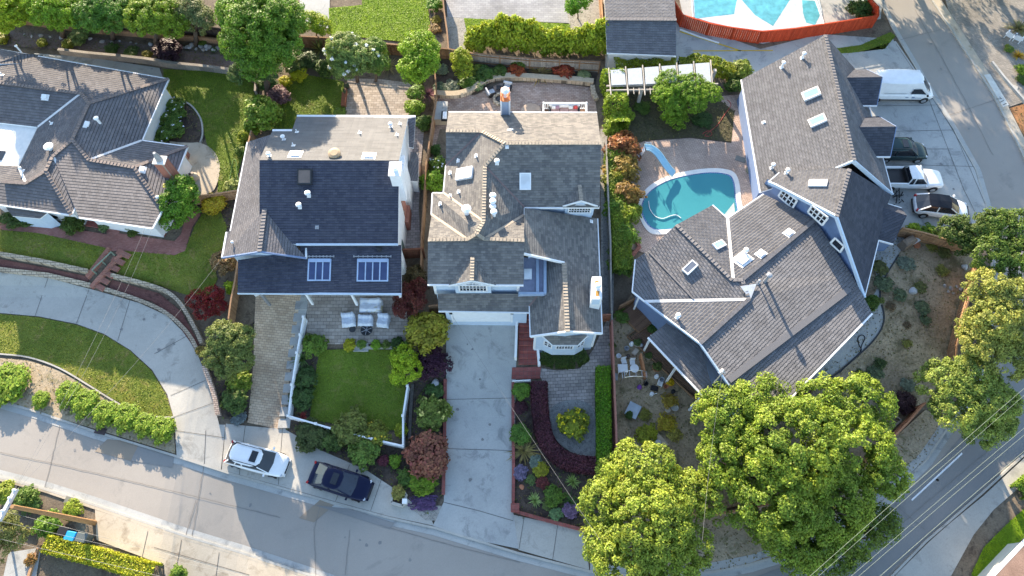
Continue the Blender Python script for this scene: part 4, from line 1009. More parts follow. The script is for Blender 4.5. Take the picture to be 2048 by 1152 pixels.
wb = make_walls(hs, [U(*H4a['w1']), U(*H4a['r1']), U(*H4a['e1']), U(*H4a['e2']), U(*H4b['d1']), U(*H4b['d2']), U(*H4b['d3']), U(*H4b['q3']), U(*H4b['q5']), U(*H4a['w2'])], .32, SLATEB)
make_walls(hs, [U(*H4c[n]) for n in ('a', 'b', 'f', 'g', 'r', 'p', 'q', 'o', 'k', 'l', 'm', 'e')], .55, SLATEB, name='low_wall')
A, B = wb[8], wb[6]
wall_window(hs, [(1566.5, 378.6), (1595, 400.3), (1585, 416.8), (1557.3, 391.7)], A, B, nx=4, ny=2, fw=.16)
wall_window(hs, [(1625, 410.8), (1656.8, 435), (1645, 450.3), (1616.3, 423.8)], A, B, nx=4, ny=2, fw=.16)
wall_window(hs, [(1671, 475.9), (1688.4, 492.4), (1681, 504), (1661.5, 485.8)], A, B, fw=.16)
# east dormers
def side_dormer(nl, nr, sl_, sr):      # ridge left/right, south eave left/right (photo points)
    zr = 4.9
    a, b = U(nl[0], nl[1], zr), U(nr[0], nr[1], zr); c, d = U(sl_[0], sl_[1], 3.6), U(sr[0], sr[1], 3.6)
    mir = lambda p, q: Vector((p.x, 2 * q.y - p.y + .0, p.z))
    e, f = mir(c, a), mir(d, b)
    a2 = Vector((a.x - 2.2, a.y, zr)); e2 = Vector((e.x - 2, e.y, e.z)); c2 = Vector((c.x - .6, c.y, c.z))
    mb = MB(); roof_face(mb, [a, b, d, c], thick=.14); roof_face(mb, [b, a, e, f], thick=.14)
    o = mb.build('dormer_roof', [SH_SHADED, WHITE], hs)
    gutters(o, [[c, d]], WHITE); gutters(o, [[d, b, f]], SLATEB, .06, .12, 'barge_board')
    mb = MB(); y0, y1 = d.y + .3, f.y - .3; x1 = min(d.x, f.x, b.x) - .3; x0 = c.x - .2
    mb.poly([(x0, y0, 2.2), (x1, y0, 2.2), (x1, y0, 3.5), (x0, y0, 3.5)]); mb.poly([(x1, y0, 2.2), (x1, y1, 2.2), (x1, y1, 3.5), (x1, (y0 + y1) / 2, 4.7), (x1, y0, 3.5)]); mb.poly([(x1, y1, 2.2), (x0, y1, 2.2), (x0, y1, 3.5), (x1, y1, 3.5)])
    w = mb.build('dormer_wall', SLATEB, hs)
    ym = (y0 + y1) / 2; window(w, [(x1, ym - .6, 3.8), (x1, ym + .6, 3.8), (x1, ym + .6, 2.8), (x1, ym - .6, 2.8)], Vector((1, 0, 0)), 2, 2)
    mb = MB(); mb.tube([c + (d - c) * .5 + Vector((0, 0, -.1)), c + (d - c) * .42 + Vector((0, .25, -.5))], .05, 6); mb.build('downpipe', WHITE, o)
side_dormer((1682, 155), (1765, 154), (1713, 211), (1754, 211))
side_dormer((1705, 254), (1793, 253), (1739, 313), (1781, 313))
# porch roof at the south-east corner
mb = MB(); k = [U(1745, 408, 4.1), U(1815, 430, 3.9), U(1786, 487, 2.8), U(1757, 480, 2.85), (1757, 478)]
a, b, c, d = U(1744, 408, 3.5), U(1814, 431, 2.9), U(1786, 488, 2.2), U(1757, 480, 2.6)
roof_face(mb, [a, b, c, d], thick=.14); roof_face(mb, [a, U(1776, 408, 2.6), U(1803, 416, 2.4), b], thick=.14); o = mb.build('entry_roof', [SH_SHADED, WHITE], hs)
gutters(o, [[d, c], [U(1776, 408, 2.6), U(1803, 416, 2.4)]], WHITE)
mb = MB(); p = (a + b + c + d) / 4; mb.box((p.x - .2, p.y, 1.0), (1.9, 1.9, 2.6)); mb.build('entry_wall', SLATEB, hs)
fw, fg = on(pts_of(H4a, B1[0])), on(pts_of(H4b, ['q2', 'q3', 'q5']))
skylight(rf, fw, [(1604, 188), (1637, 174), (1642, 190), (1608, 204)], .22)
skylight(rf, fw, [(1617, 242), (1649, 228), (1654, 243), (1621, 257)], .22)
skylight(r2, fg, [(1618, 361), (1655, 361), (1654, 374), (1617, 373)], .16, GLASSW)
fA, fB = on(pts_of(H4c, B3[0])), on(pts_of(H4c, ['b', 'f', 'g', 'h']))
skylight(r3, fA, [(1424, 489), (1443, 480), (1451, 491), (1433, 501)], .14)
skylight(r3, f3_, [(1363, 541), (1384, 521), (1397, 532), (1375, 551)], .24, glassmat('grey_glass', (.14, .16, .2), .1))
for x, y, h in ((1563, 135, .6), (1604, 116, .55)): pipe_vent(rf, fw, x, y, h, .1)
pipe_vent(rf, fw, 1527, 245, .15, .08, False); pipe_vent(rf, fw, 1543, 336, .5, .1); pipe_vent(r2, fg, 1572, 346, .45, .1)
pipe_vent(r3, fB, 1489, 505, .45, .11); pipe_vent(r3, on(pts_of(H4c, ['k', 'j', 'o'])), 1354, 635, .45, .11); pipe_vent(r3, fl, 1530, 562, 1.0, .12, mat=GREYM); pipe_vent(r3, fl, 1516, 566, .4, .06, mat=GREYM)
for x, y in ((1485, 519),): box_vent(r3, fB, x, y, .85, .12)
for x, y in ((1522, 508), (1578, 466)): box_vent(r3, fB, x, y, .5, .1)
mb = MB(); p = fl[0](1428, 765); mb.tube([p, p + Vector((0, 0, 2.2))], .04, 6); mb.tube([p + Vector((-.15, 0, 2.2)), p + Vector((0, .1, 2.35)), p + Vector((.18, 0, 2.2))], .06, 6); mb.build('service_mast', GREYM, r3)
pipe_vent(r3, fl, 1441, 745, .5, .06)
for i, (x, y) in enumerate(((1300, 676), (1352, 735), (1405, 792))):
    p = U(x, y, 2.1); p.y += .2; mb = MB(); z0 = zg(p.y, p.x); mb.box((p.x + .15, p.y, (2.1 + z0) / 2), (.14, .14, 2.1 - z0)); mb.build('porch_post', WHITE, hs)
mb = MB(); p = U(1276, 592, 2.6); mb.box((p.x + .1, p.y, 1.3), (.12, .12, 2.6)); mb.build('downpipe', WHITE, hs)

# ---- neighbours at the edges
hs = thing('garage_shed', 'small garage with grey tiled roof beside the red pool fence', 'shed', W(1280,90))
V = dict(a=(1206, -60, 2.3), b=(1345, -60, 2.3), c=(1352, 40, 3.7), d=(1211, 39, 3.7), e=(1352, 112, 2.4), f=(1214, 106, 2.4))
o = make_roof(hs, V, [list('abcd'), list('dcef')], SH_H4, WHITE, .16); ridges(o, [(U(*V['d']), U(*V['c']))], RIDGE_G)
gutters(o, [[U(*V['f']), U(*V['e'])]], CREAM); make_walls(hs, [U(*V[n]) for n in 'abcefd'], .3, CREAM)
hs = thing('corner_cottage', 'brown flat-roofed house corner with a pale gutter beyond the bright hedge', 'house', W(2060,1150))
q = [W(1985, 1152, 3), W(2064, 1068, 3), W(2350, 1260, 3.6), W(2200, 1420, 3.6)]
mb = MB(); roof_face(mb, q, thick=.2); o = mb.build('roof', [groundmat('brown_roof', (.2, .13, .1), (.27, .18, .14), .8, fine=14), WHITE], hs)
gutters(o, [[q[0], q[1]], [q[0], q[3]]], WHITE, .22, .16); make_walls(hs, q, .35, CREAM)
# ---------------------------------------------------------------- plants
NPR = np.random.default_rng(11)
def leaf_arrays(lobes, n, size, rc=.3, fill=.25, up=.35, asp=1.7, clumps=None, low=-.35, rng=None):
    """n little pointed leaves gathered in clumps over the surface of some ellipsoids"""
    rng = rng or NPR
    L = np.array(lobes, float)
    area = (L[:, 3] * L[:, 4] + L[:, 3] * L[:, 5] + L[:, 4] * L[:, 5]); pr = area / area.sum()
    K = clumps or max(12, int(area.sum() * 3.2 / (rc * rc * 2.4)))
    li = rng.choice(len(L), K, p=pr)
    d = rng.normal(size=(K, 3)); d /= np.linalg.norm(d, axis=1)[:, None]
    bad = d[:, 2] < low; d[bad, 2] *= -1
    rad = np.where(rng.random(K) < fill, rng.uniform(.25, .8, K), rng.uniform(.82, 1.02, K))
    cc = L[li, :3] + d * L[li, 3:6] * rad[:, None]
    cr = rc * rng.uniform(.65, 1.35, K)
    ci = rng.choice(K, n, p=(cr ** 2) / (cr ** 2).sum())
    e = rng.normal(size=(n, 3)); e /= np.linalg.norm(e, axis=1)[:, None]
    pos = cc[ci] + e * (cr[ci] * rng.uniform(.45, 1.0, n) ** .6)[:, None] * np.array([1, 1, .8])
    nr = e * .55 + d[ci] * .45 + np.array([0, 0, up]) + rng.normal(size=(n, 3)) * .45
    nr /= np.linalg.norm(nr, axis=1)[:, None]
    t = np.cross(nr, rng.normal(size=(n, 3))); t /= np.linalg.norm(t, axis=1)[:, None] + 1e-9
    b = np.cross(nr, t)
    s = (size * rng.uniform(.65, 1.35, n))[:, None]
    v = np.stack([pos - t * s * asp * .5, pos + b * s * .5, pos + t * s * asp * .5, pos - b * s * .5], 1)
    return v.reshape(-1, 3)
def quads_mesh(name, v, mat):
    me = bpy.data.meshes.new(name); k = len(v) // 4
    me.vertices.add(k * 4); me.vertices.foreach_set('co', np.ascontiguousarray(v, np.float32).ravel())
    me.loops.add(k * 4); me.loops.foreach_set('vertex_index', np.arange(k * 4, dtype=np.int32))
    me.polygons.add(k); me.polygons.foreach_set('loop_start', np.arange(0, k * 4, 4, dtype=np.int32)); me.polygons.foreach_set('loop_total', np.full(k, 4, np.int32))
    me.update(calc_edges=True); me.materials.append(mat)
    return me
def link(name, me, color=None, parent=None):
    o = bpy.data.objects.new(name, me); COL.objects.link(o)
    if color: o.color = (min(.8, color[0] * 1.6), min(.8, color[1] * 1.45), color[2] * 1.5, 1)
    if parent: o.parent = parent
    return o
def trunk_mesh(mb, base, tips, r):
    base = Vector(base); fork = base.lerp(sum((Vector(t) for t in tips), Vector()) / len(tips), .45)
    mb.tube([base, base.lerp(fork, .5) + Vector((.06, .04, 0)), fork], [r * 1.25, r, r * .8], 10)
    for t in tips:
        t = Vector(t); m = fork.lerp(t, .5) + Vector((0, 0, .15)); mb.tube([fork, m, t], [r * .62, r * .4, r * .15], 7)
def tree(name, label, cat, base, lobes, color, leaf=.15, rc=.55, dens=1.0, group=None, mat=None, flowers=None, r=None, fill=.25, up=.35, dz=0):
    """lobes: (px, py, centre height, radius in photo px, height radius m); base: photo point on the ground"""
    g = W(*base); t = thing(name, label, cat, g, group=group)
    leaf *= .52; rc *= .75; fill *= .6; Ls = []
    if dz: lobes = list(lobes) + [(x, y, h + dz, rp, rz) for x, y, h, rp, rz in lobes]; dz = 0
    for x, y, h, rp, rz in lobes:
        z = g.z + h + dz; c = U(x, y, z); rr = (U(x + rp, y, z) - c).length
        Ls.append((c.x - g.x, c.y - g.y, c.z - g.z, rr, rr, rz))
    A = np.array(Ls); S = (A[:, 3] * A[:, 3] + 2 * A[:, 3] * A[:, 5]).sum() * 3.2
    n = int(min(170000, .85 * dens * S * 2.6 / (leaf * leaf * .85)))
    me = quads_mesh('crown', leaf_arrays(Ls, n, leaf, rc, fill, up), mat or LEAF)
    cr = link('crown', me, color, t)
    mb = MB(); top = max(l[2] for l in Ls)
    trunk_mesh(mb, (0, 0, -.2), [(l[0] + l[3] * .5 * math.cos(i * 2.4), l[1] + l[4] * .5 * math.sin(i * 2.4), max(.3, l[2] + l[5] * .45)) for i, l in enumerate(Ls[:14])], r or max(.07, .035 * top))
    tr = mb.build('trunk', BARK, t, True, local=True)
    if flowers:
        fc, fn, fs = flowers
        fm = quads_mesh('blossoms', leaf_arrays([(l[0], l[1], l[2], l[3] * 1.04, l[4] * 1.04, l[5] * 1.05) for l in Ls], fn, fs, rc * .6, 0, .7, 1.1, low=.1, clumps=max(6, fn // 14)), LEAFD)
        link('blossoms', fm, fc, t)
    return t
# shrub archetypes, one metre across or so; copied and scaled
ARCH = {}
def arch(kind):
    if kind in ARCH: return ARCH[kind]
    if kind == 'round': me = quads_mesh('shrub', leaf_arrays([(0, 0, .48, .46, .46, .48), (.2, .1, .5, .3, .3, .42), (-.2, .14, .46, .3, .3, .4), (.04, -.22, .44, .28, .28, .38)], 4200, .055, .12, .15, .35, low=-.6), LEAFD)
    elif kind == 'loose': me = quads_mesh('shrub', leaf_arrays([(0, 0, .35, .38, .38, .35), (.2, .12, .4, .28, .25, .3), (-.22, .05, .35, .26, .28, .28), (0, -.22, .3, .3, .25, .25), (.05, .2, .55, .22, .22, .25)], 1200, .1, .14, .3, .4), LEAF)
    elif kind == 'big': me = quads_mesh('shrub', leaf_arrays([(0, 0, .4, .42, .42, .38), (.18, .1, .48, .3, .3, .3), (-.2, .12, .42, .28, .28, .3), (0, -.2, .35, .3, .28, .28), (.02, .05, .62, .26, .26, .25)], 3600, .062, .11, .25, .4), LEAF)
    elif kind == 'conifer':
        lb = [(0, 0, .28, .46, .46, .28), (.12, .1, .55, .34, .34, .3), (-.16, .05, .5, .3, .3, .28), (.02, -.18, .48, .3, .28, .26), (0, 0, .82, .24, .24, .22), (-.2, -.16, .3, .3, .3, .26), (.24, -.1, .34, .28, .28, .26)]
        me = quads_mesh('shrub', leaf_arrays(lb, 4200, .055, .1, .15, .1, 2.4), LEAF)
    elif kind == 'wisp': me = quads_mesh('shrub', leaf_arrays([(0, 0, .25, .45, .45, .25)], 520, .07, .16, .5, .5, 2.5), LEAF)
    elif kind in ('spiky', 'agave', 'flax'):
        rng = random.Random(len(kind)); mb = MB(); n, w, ln, br = {'spiky': (70, .05, .62, .35), 'agave': (60, .06, .52, .15), 'flax': (90, .045, .75, .75)}[kind]
        for i in range(n):
            a = rng.uniform(0, 6.283); el = math.radians(rng.uniform(8, 80)); l = ln * rng.uniform(.75, 1.1)
            p = []; hd = Vector((math.cos(a), math.sin(a), 0))
            for k in range(4):
                tt = k / 3; p.append(hd * (l * tt * math.cos(el) + .02) + Vector((0, 0, l * tt * math.sin(el) - br * .5 * l * tt * tt + .05)))
            sd = Vector((-hd.y, hd.x, .25)); vs = []
            for k in range(4):
                ww = w * (.6, 1, .7, .05)[k] * .5; vs += [p[k] + sd * ww, p[k] - sd * ww]
            mb.add(vs, [(k * 2, k * 2 + 1, k * 2 + 3, k * 2 + 2) for k in range(3)])
        me = bpy.data.meshes.new('shrub'); me.from_pydata(mb.v, [], mb.f); me.materials.append(LEAFD)
    ARCH[kind] = me; return me
FCNT = {}
def shrub(name, label, px, py, rpx, h, color, kind='round', cat='shrub', group=None, lift=0.0, sy=1.0, flowers=None):
    """px, py is where the middle of the plant shows; it is stood on the ground below that"""
    p = W(px, py, h * .55 + lift); rr = (W(px + rpx, py, h * .5 + lift) - W(px, py, h * .5 + lift)).length
    o = link(name, arch(kind), color)
    o.location = (p.x, p.y, zg(p.y, p.x) + .1 + lift); o.scale = (rr * 2.1, rr * 2.1 * sy, h)
    o.rotation_euler = (0, 0, (px * 7 + py * 3) % 6.28 if sy == 1 else 0)
    tag(o, label, cat, group)
    if flowers:
        key = (flowers[1],)
        if key not in FCNT: FCNT[key] = quads_mesh('blossoms', leaf_arrays([(0, 0, .5, .52, .52, .52)], flowers[1], .06, .06, 0, .8, 1.1, low=.0, clumps=max(8, flowers[1] // 4)), LEAFD)
        link('blossoms', FCNT[key], flowers[0], o)
    return o
def hedge(name, label, path, w, h, color, leaf=.085, rc=.14, dens=1.0, cat='hedge', zb=0.0, mat=None, top=True, lump=0.0, group=None):
    """a clipped hedge along a photo path of its middle line (given at half height)"""
    P = [W(x, y, h * .6 + zb) for x, y in densify(path, 14)]
    g = P[0].copy(); g.z = zg(g.y, g.x); rng = NPR
    seg = [(P[i], P[i + 1]) for i in range(len(P) - 1)]; ln = np.array([(b - a).length for a, b in seg])
    tot = ln.sum(); n = int(dens * (w + 2 * h) * tot * 2.4 / (leaf * leaf * .8))
    n = min(n, 50000); si = rng.choice(len(seg), n, p=ln / tot)
    A = np.array([tuple(a) for a, b in seg]); B = np.array([tuple(b) for a, b in seg])
    t = rng.random(n)[:, None]; pos = A[si] * (1 - t) + B[si] * t
    d = (B - A)[si]; d[:, 2] = 0; d /= np.linalg.norm(d, axis=1)[:, None]; nn = np.stack([-d[:, 1], d[:, 0], np.zeros(n)], 1)
    face = rng.random(n); wf = w / (w + 2 * h)
    side = np.where(face < wf, rng.uniform(-1, 1, n), np.sign(rng.uniform(-1, 1, n)) * rng.uniform(.8, 1.0, n))
    hh = np.where(face < wf, rng.uniform(.86, 1.0, n), rng.uniform(.05, 1, n))
    rag = rng.normal(size=n) * .035
    sm = 1 - .18 * np.clip((hh - .7) / .3, 0, 1) ** 2
    lum = 1 + lump * np.sin(pos[:, 0] * 2.3 + 1) * np.sin(pos[:, 1] * 2.1 + pos[:, 0])
    pos = pos + nn * (side * sm * lum * w / 2 + rag)[:, None]
    gz = np.array([zg(y, x) for x, y in pos[:, :2]])
    pos[:, 2] = gz + zb + .1 + hh * h * lum + rag * .7
    nr = np.where((face < wf)[:, None], np.array([[0, 0, 1.]]), nn * np.sign(side)[:, None]) + rng.normal(size=(n, 3)) * .5
    nr /= np.linalg.norm(nr, axis=1)[:, None]
    tt = np.cross(nr, rng.normal(size=(n, 3))); tt /= np.linalg.norm(tt, axis=1)[:, None]; b = np.cross(nr, tt)
    s = (leaf * rng.uniform(.65, 1.35, n))[:, None]
    v = np.stack([pos - tt * s * .85, pos + b * s * .5, pos + tt * s * .85, pos - b * s * .5], 1).reshape(-1, 3) - np.array(tuple(g))
    o = link(name, quads_mesh(name, v, mat or LEAFD), color); o.location = g
    tag(o, label, cat, group)
    # a dark twiggy core
    return o

YG = (.2, .24, .025); LIME = (.26, .33, .02); MID = (.085, .17, .018); DEEP = (.04, .09, .016); DK = (.025, .06, .014); OLIVE = (.12, .125, .03); GREY = (.13, .16, .1)
RED = (.22, .015, .012); PUR = (.06, .02, .04); GOLD = (.36, .26, .015); RUSTC = (.28, .1, .04); YEL = (.42, .3, .01); WH = (.7, .68, .66)
# ---- the big street trees, lower right
tree('maple_tree', 'round yellow-green street tree at the bottom edge by the brick-edged bed', 'tree', (1310, 1120), [(1285, 955, 5.2, 75, 1.5), (1215, 1010, 4.4, 55, 1.3), (1205, 1090, 4.2, 45, 1.3), (1300, 1040, 6.0, 85, 1.6), (1370, 990, 4.6, 55, 1.3), (1380, 1095, 4.2, 45, 1.2), (1260, 1120, 5.0, 75, 1.5), (1340, 1130, 4.8, 60, 1.3), (1235, 950, 4.0, 40, 1.0)], (.172, .228, .03), .19, .5, 1.0)
tree('maple_tree', 'largest street tree, bright green crown over the slate roof corner and the lane', 'tree', (1600, 1070), [(1455, 835, 5.6, 72, 1.6), (1520, 800, 6.2, 55, 1.4), (1640, 800, 5.8, 50, 1.4), (1720, 810, 5.6, 62, 1.5), (1470, 920, 5.4, 75, 1.7), (1590, 890, 7.2, 100, 1.9), (1700, 900, 6.4, 85, 1.7), (1765, 945, 5.0, 48, 1.3), (1450, 990, 4.4, 60, 1.4), (1560, 990, 6.2, 90, 1.8), (1670, 1000, 5.4, 75, 1.6), (1600, 1060, 4.2, 80, 1.4), (1540, 1055, 3.6, 45, 1.1)], (.142, .205, .024), .2, .55, 1.0)
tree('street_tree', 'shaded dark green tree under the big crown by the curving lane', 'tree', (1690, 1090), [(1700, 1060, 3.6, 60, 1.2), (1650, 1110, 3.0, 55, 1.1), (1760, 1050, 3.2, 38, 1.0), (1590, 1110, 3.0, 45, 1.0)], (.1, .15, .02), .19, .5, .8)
tree('maple_tree', 'compact green street tree overhanging the lane below the taller tree', 'tree', (1945, 850), [(1890, 770, 4.4, 50, 1.3), (1945, 755, 4.9, 48, 1.3), (1985, 800, 4.6, 48, 1.3), (1915, 820, 4.3, 52, 1.3), (1965, 850, 3.6, 42, 1.1), (2000, 850, 3.0, 28, .9)], (.17, .225, .045), .17, .45)
tree('maple_tree', 'tall yellow-green street tree at the right edge beside the dry yard', 'tree', (2010, 690), [(1975, 585, 5.6, 48, 1.3), (2030, 600, 5.4, 45, 1.3), (1990, 640, 5.6, 50, 1.4), (2040, 660, 5.0, 48, 1.3), (1960, 690, 4.6, 45, 1.2), (2010, 710, 4.4, 50, 1.2), (1945, 660, 4.2, 32, 1.0)], (.2, .225, .05), .18, .45)
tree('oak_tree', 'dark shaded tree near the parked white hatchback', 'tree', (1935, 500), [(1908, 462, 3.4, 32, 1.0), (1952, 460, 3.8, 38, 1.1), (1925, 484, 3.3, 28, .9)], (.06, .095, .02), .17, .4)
tree('oak_tree', 'wide dark green tree at the right edge above the fence corner', 'tree', (2000, 540), [(1990, 455, 4.2, 40, 1.2), (2035, 460, 4.2, 42, 1.2), (1980, 510, 4.0, 42, 1.2), (2030, 515, 4.0, 45, 1.2)], (.075, .125, .02), .17, .4)
# ---- trees along the back lots, top left
tree('lime_tree', 'yellow-green tree in the top left corner', 'tree', (10, 75), [(8, 15, 3.5, 43, 1.2), (30, 25, 3.0, 34, 1.1), (5, 40, 2.5, 28, 1.0)], (.2, .27, .015), .17, .4, dz=3.0)
tree('maple_tree', 'bright green tree second from the left in the back row', 'tree', (125, 75), [(105, 22, 3.6, 43, 1.3), (140, 28, 3.2, 39, 1.2), (85, 8, 3.4, 36, 1.2)], (.13, .22, .015), .17, .4, dz=3.0)
tree('pine_tree', 'feathery mid-green tree above the dark fence', 'tree', (225, 80), [(190, 25, 3.4, 46, 1.2), (235, 28, 3.4, 43, 1.2), (215, 5, 3.6, 48, 1.2)], (.07, .15, .02), .17, .4, dz=3.0)
tree('maple_tree', 'leafy green tree with yellow tips right of the feathery one', 'tree', (310, 90), [(290, 35, 3.8, 40, 1.3), (320, 30, 3.6, 41, 1.3), (345, 45, 3.0, 32, 1.1), (300, 8, 3.6, 41, 1.2)], (.13, .2, .018), .17, .4, dz=3.0)
tree('olive_tree', 'grey-green loose tree left of the big back tree', 'tree', (390, 90), [(375, 20, 3.0, 32, 1.1), (400, 40, 2.6, 30, 1.0)], (.12, .15, .06), .15, .35, 1.0, dz=3.0)
tree('laurel_tree', 'largest dense green tree at the back, left of the bright lawn', 'tree', (535, 190), [(520, 45, 6.5, 70, 1.8), (480, 25, 5.5, 45, 1.5), (565, 40, 5.5, 48, 1.5), (490, 85, 5.2, 48, 1.5), (550, 95, 5.4, 50, 1.6), (520, 125, 4.4, 40, 1.4), (515, -10, 5.5, 60, 1.5)], (.085, .165, .016), .19, .5, 1.0, dz=1.5)
tree('lime_tree', 'small yellow-green tree right of the largest back tree', 'tree', (632, 90), [(622, 48, 2.8, 26, 1.0), (642, 52, 2.4, 20, .9)], (.2, .27, .018), .16, .35)
tree('flowering_tree', 'rounded tree covered with pale pink blossom behind the paved terrace', 'tree', (715, 165), [(690, 100, 3.2, 40, 1.1), (725, 115, 3.0, 36, 1.1), (690, 132, 2.6, 30, .9)], (.13, .19, .05), .14, .32, flowers=((.75, .6, .58), 700, .17), dz=1.3)
tree('lemon_tree', 'green tree between the blossom tree and the grassy shrub', 'tree', (750, 165), [(748, 100, 2.6, 24, .9), (757, 128, 2.4, 22, .9)], (.1, .17, .03), .14, .32, dz=1.3)
tree('citrus_tree', 'glossy round tree by the corner of the back fence', 'tree', (842, 170), [(838, 98, 3.4, 38, 1.2), (832, 135, 3.0, 34, 1.1), (850, 115, 3.2, 32, 1.1)], (.14, .235, .016), .17, .38, dz=1.3)
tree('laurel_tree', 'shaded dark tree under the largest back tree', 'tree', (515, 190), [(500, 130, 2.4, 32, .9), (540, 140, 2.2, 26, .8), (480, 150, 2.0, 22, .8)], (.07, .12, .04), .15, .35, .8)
# ---- neighbours' row of golden conifers
for i, (x, y, r, h) in enumerate(((950, 78, 20, 1.7), (977, 68, 22, 2.0), (1005, 62, 24, 2.3), (1032, 66, 24, 2.3), (1060, 70, 24, 2.1), (1092, 84, 20, 1.8), (1118, 80, 22, 1.9), (1146, 82, 22, 1.9), (1174, 78, 22, 2.1), (1200, 72, 24, 2.3))):
    shrub('conifer', 'golden conifer bush in the clipped row behind the plank fence', x, y, r * 1.1, h * 1.5, (.215, .27, .02), 'conifer', 'conifer', 'golden conifers behind the fence')
tree('conifer', 'yellow-green upright bush at the left end of the planted bank', 'tree', (925, 160), [(922, 118, 2.0, 20, .9), (925, 138, 1.6, 20, .8)], (.2, .25, .02), .13, .28)
# ---- left house garden
tree('citrus_tree', 'glossy tall bush over the brown tiled roof corner', 'tree', (372, 440), [(362, 380, 2.6, 30, 1.1), (352, 410, 2.4, 32, 1.1), (378, 390, 2.5, 22, 1.0), (345, 435, 1.6, 26, .9), (372, 425, 1.8, 22, .9)], (.1, .2, .018), .17, .35, flowers=((.4, .42, .08), 160, .17))
shrub('clipped_bush', 'ball-shaped variegated bush between the two back lawns', 523, 226, 36, 2.3, (.13, .2, .02), 'round', 'bush')
shrub('clipped_bush', 'golden dome bush on the side lawn by the fence', 429, 407, 23, 1.1, (.34, .26, .02), 'round', 'bush')
tree('maple_tree', 'crimson Japanese maple beside the curved drive', 'tree', (412, 625), [(392, 598, 1.5, 20, .45), (425, 592, 1.7, 22, .5), (410, 618, 1.3, 22, .45), (438, 612, 1.4, 16, .4)], (.15, .012, .014), .16, .25, .8)
tree('laurel_tree', 'broad olive-green tree between the two driveways', 'tree', (465, 735), [(450, 675, 2.9, 36, 1.1), (480, 680, 2.9, 32, 1.1), (440, 710, 2.5, 32, 1.0), (475, 715, 2.6, 32, 1.0), (455, 735, 1.8, 26, .8)], (.13, .165, .045), .15, .32)
shrub('shrub', 'yellow-green bush below the broad olive-green tree', 480, 760, 26, 1.0, (.13, .18, .02), 'big')
shrub('shrub', 'dark green bush at the foot of the paver driveway', 470, 800, 28, 1.1, (.07, .11, .025), 'big')
shrub('shrub', 'grey-blue low plant at the corner of the stone wall', 478, 836, 16, .4, (.14, .17, .18), 'loose')
shrub('clipped_bush', 'bare brown clipped ball bush by the gable eave', 447, 525, 23, 1.6, (.17, .11, .05), 'round', 'bush')
shrub('shrub', 'lime sprig at the corner of the charcoal porch roof', 463, 574, 12, 1.6, (.24, .33, .02), 'loose')
shrub('clipped_bush', 'small brown clipped bush on the stone wall bend', 403, 703, 11, .8, (.15, .12, .03), 'round', 'bush')
shrub('shrub', 'dark clipped shrub below the bay window', 34, 440, 34, 1.1, (.04, .07, .012), 'round', sy=.5)
shrub('shrub', 'round dark shrub by the brick path left of the porch', 146, 449, 21, 1.2, (.05, .08, .012), 'round')
shrub('shrub', 'small shrub in front of the brick porch', 266, 465, 11, .7, (.06, .09, .015), 'loose')
shrub('shrub', 'grey-leaved climber at the porch post', 208, 452, 12, .9, (.1, .15, .06), 'loose')
shrub('shrub', 'grey-leaved climber in the middle of the porch', 262, 455, 10, .9, (.1, .15, .06), 'loose')
for i, (x, y, r) in enumerate(((350, 212, 16), (338, 240, 17), (352, 228, 14), (330, 268, 16), (348, 258, 16))):
    shrub('rose_bush', ('rose bush with white blooms, farthest up the bed by the white wall', 'dense rose bush touching the white side wall', 'rose bush at the lawn edge of the curved bed', 'rose bush nearest the concrete patio', 'low rose bush with yellowish leaves in the curved bed')[i], x, y, r * 1.25, 1.0, (.08, .14, .025), 'big', 'rose bush', 'rose bushes by the white wall', flowers=((.75, .72, .66), 20))
shrub('shrub', 'round yellow shrub at the far left of the upper bank', 4, 78, 14, .8, (.2, .2, .02), 'round')
shrub('shrub', 'small yellow-green shrub on the upper bank', 85, 86, 10, .6, (.17, .19, .02), 'round')
shrub('shrub', 'light green loose shrub on the upper bank', 158, 73, 20, 1.0, (.14, .19, .06), 'big')
shrub('shrub', 'golden shrub touching the light green loose shrub', 137, 88, 12, .7, (.17, .18, .02), 'round')
shrub('shrub', 'dark green low shrub at the middle of the upper bank', 223, 97, 14, .6, (.05, .09, .02), 'loose')
shrub('shrub', 'mid-green sprawling plant left of the purple bush', 262, 104, 15, .5, (.07, .11, .03), 'loose')
shrub('shrub', 'small yellow-leaved plant beside the purple bush', 295, 110, 10, .5, (.17, .15, .02), 'round')
shrub('purple_bush', 'dark purple round bush on the upper bank', 335, 100, 26, 1.4, (.035, .016, .025), 'round', 'bush')
shrub('shrub', 'tiny plant among the bank stones', 405, 86, 8, .4, (.1, .15, .03), 'loose')
shrub('shrub', 'tiny plant right of the other tiny one on the stones', 428, 100, 7, .3, (.06, .1, .03), 'loose')
for i, (x, y, r) in enumerate(((18, 765, 34), (82, 798, 15), (137, 787, 22), (170, 805, 24), (210, 826, 22), (252, 833, 24), (290, 848, 20), (325, 858, 22))):
    shrub('box_shrub', ('widest clipped shrub at the left end of the kerb row', 'smallest clipped shrub in the kerb row', 'tall clipped shrub third along the kerb row', 'clipped shrub fourth along the kerb row', 'clipped shrub above the storm drain', 'clipped shrub beside the lawn edge point', 'clipped shrub second from the driveway', 'last clipped shrub at the driveway mouth')[i], x, y + 2, r * 1.02, .9 if i != 1 else .6, (.14, .21, .018), 'round', 'shrub', 'clipped shrubs along the kerb', sy=1.25)
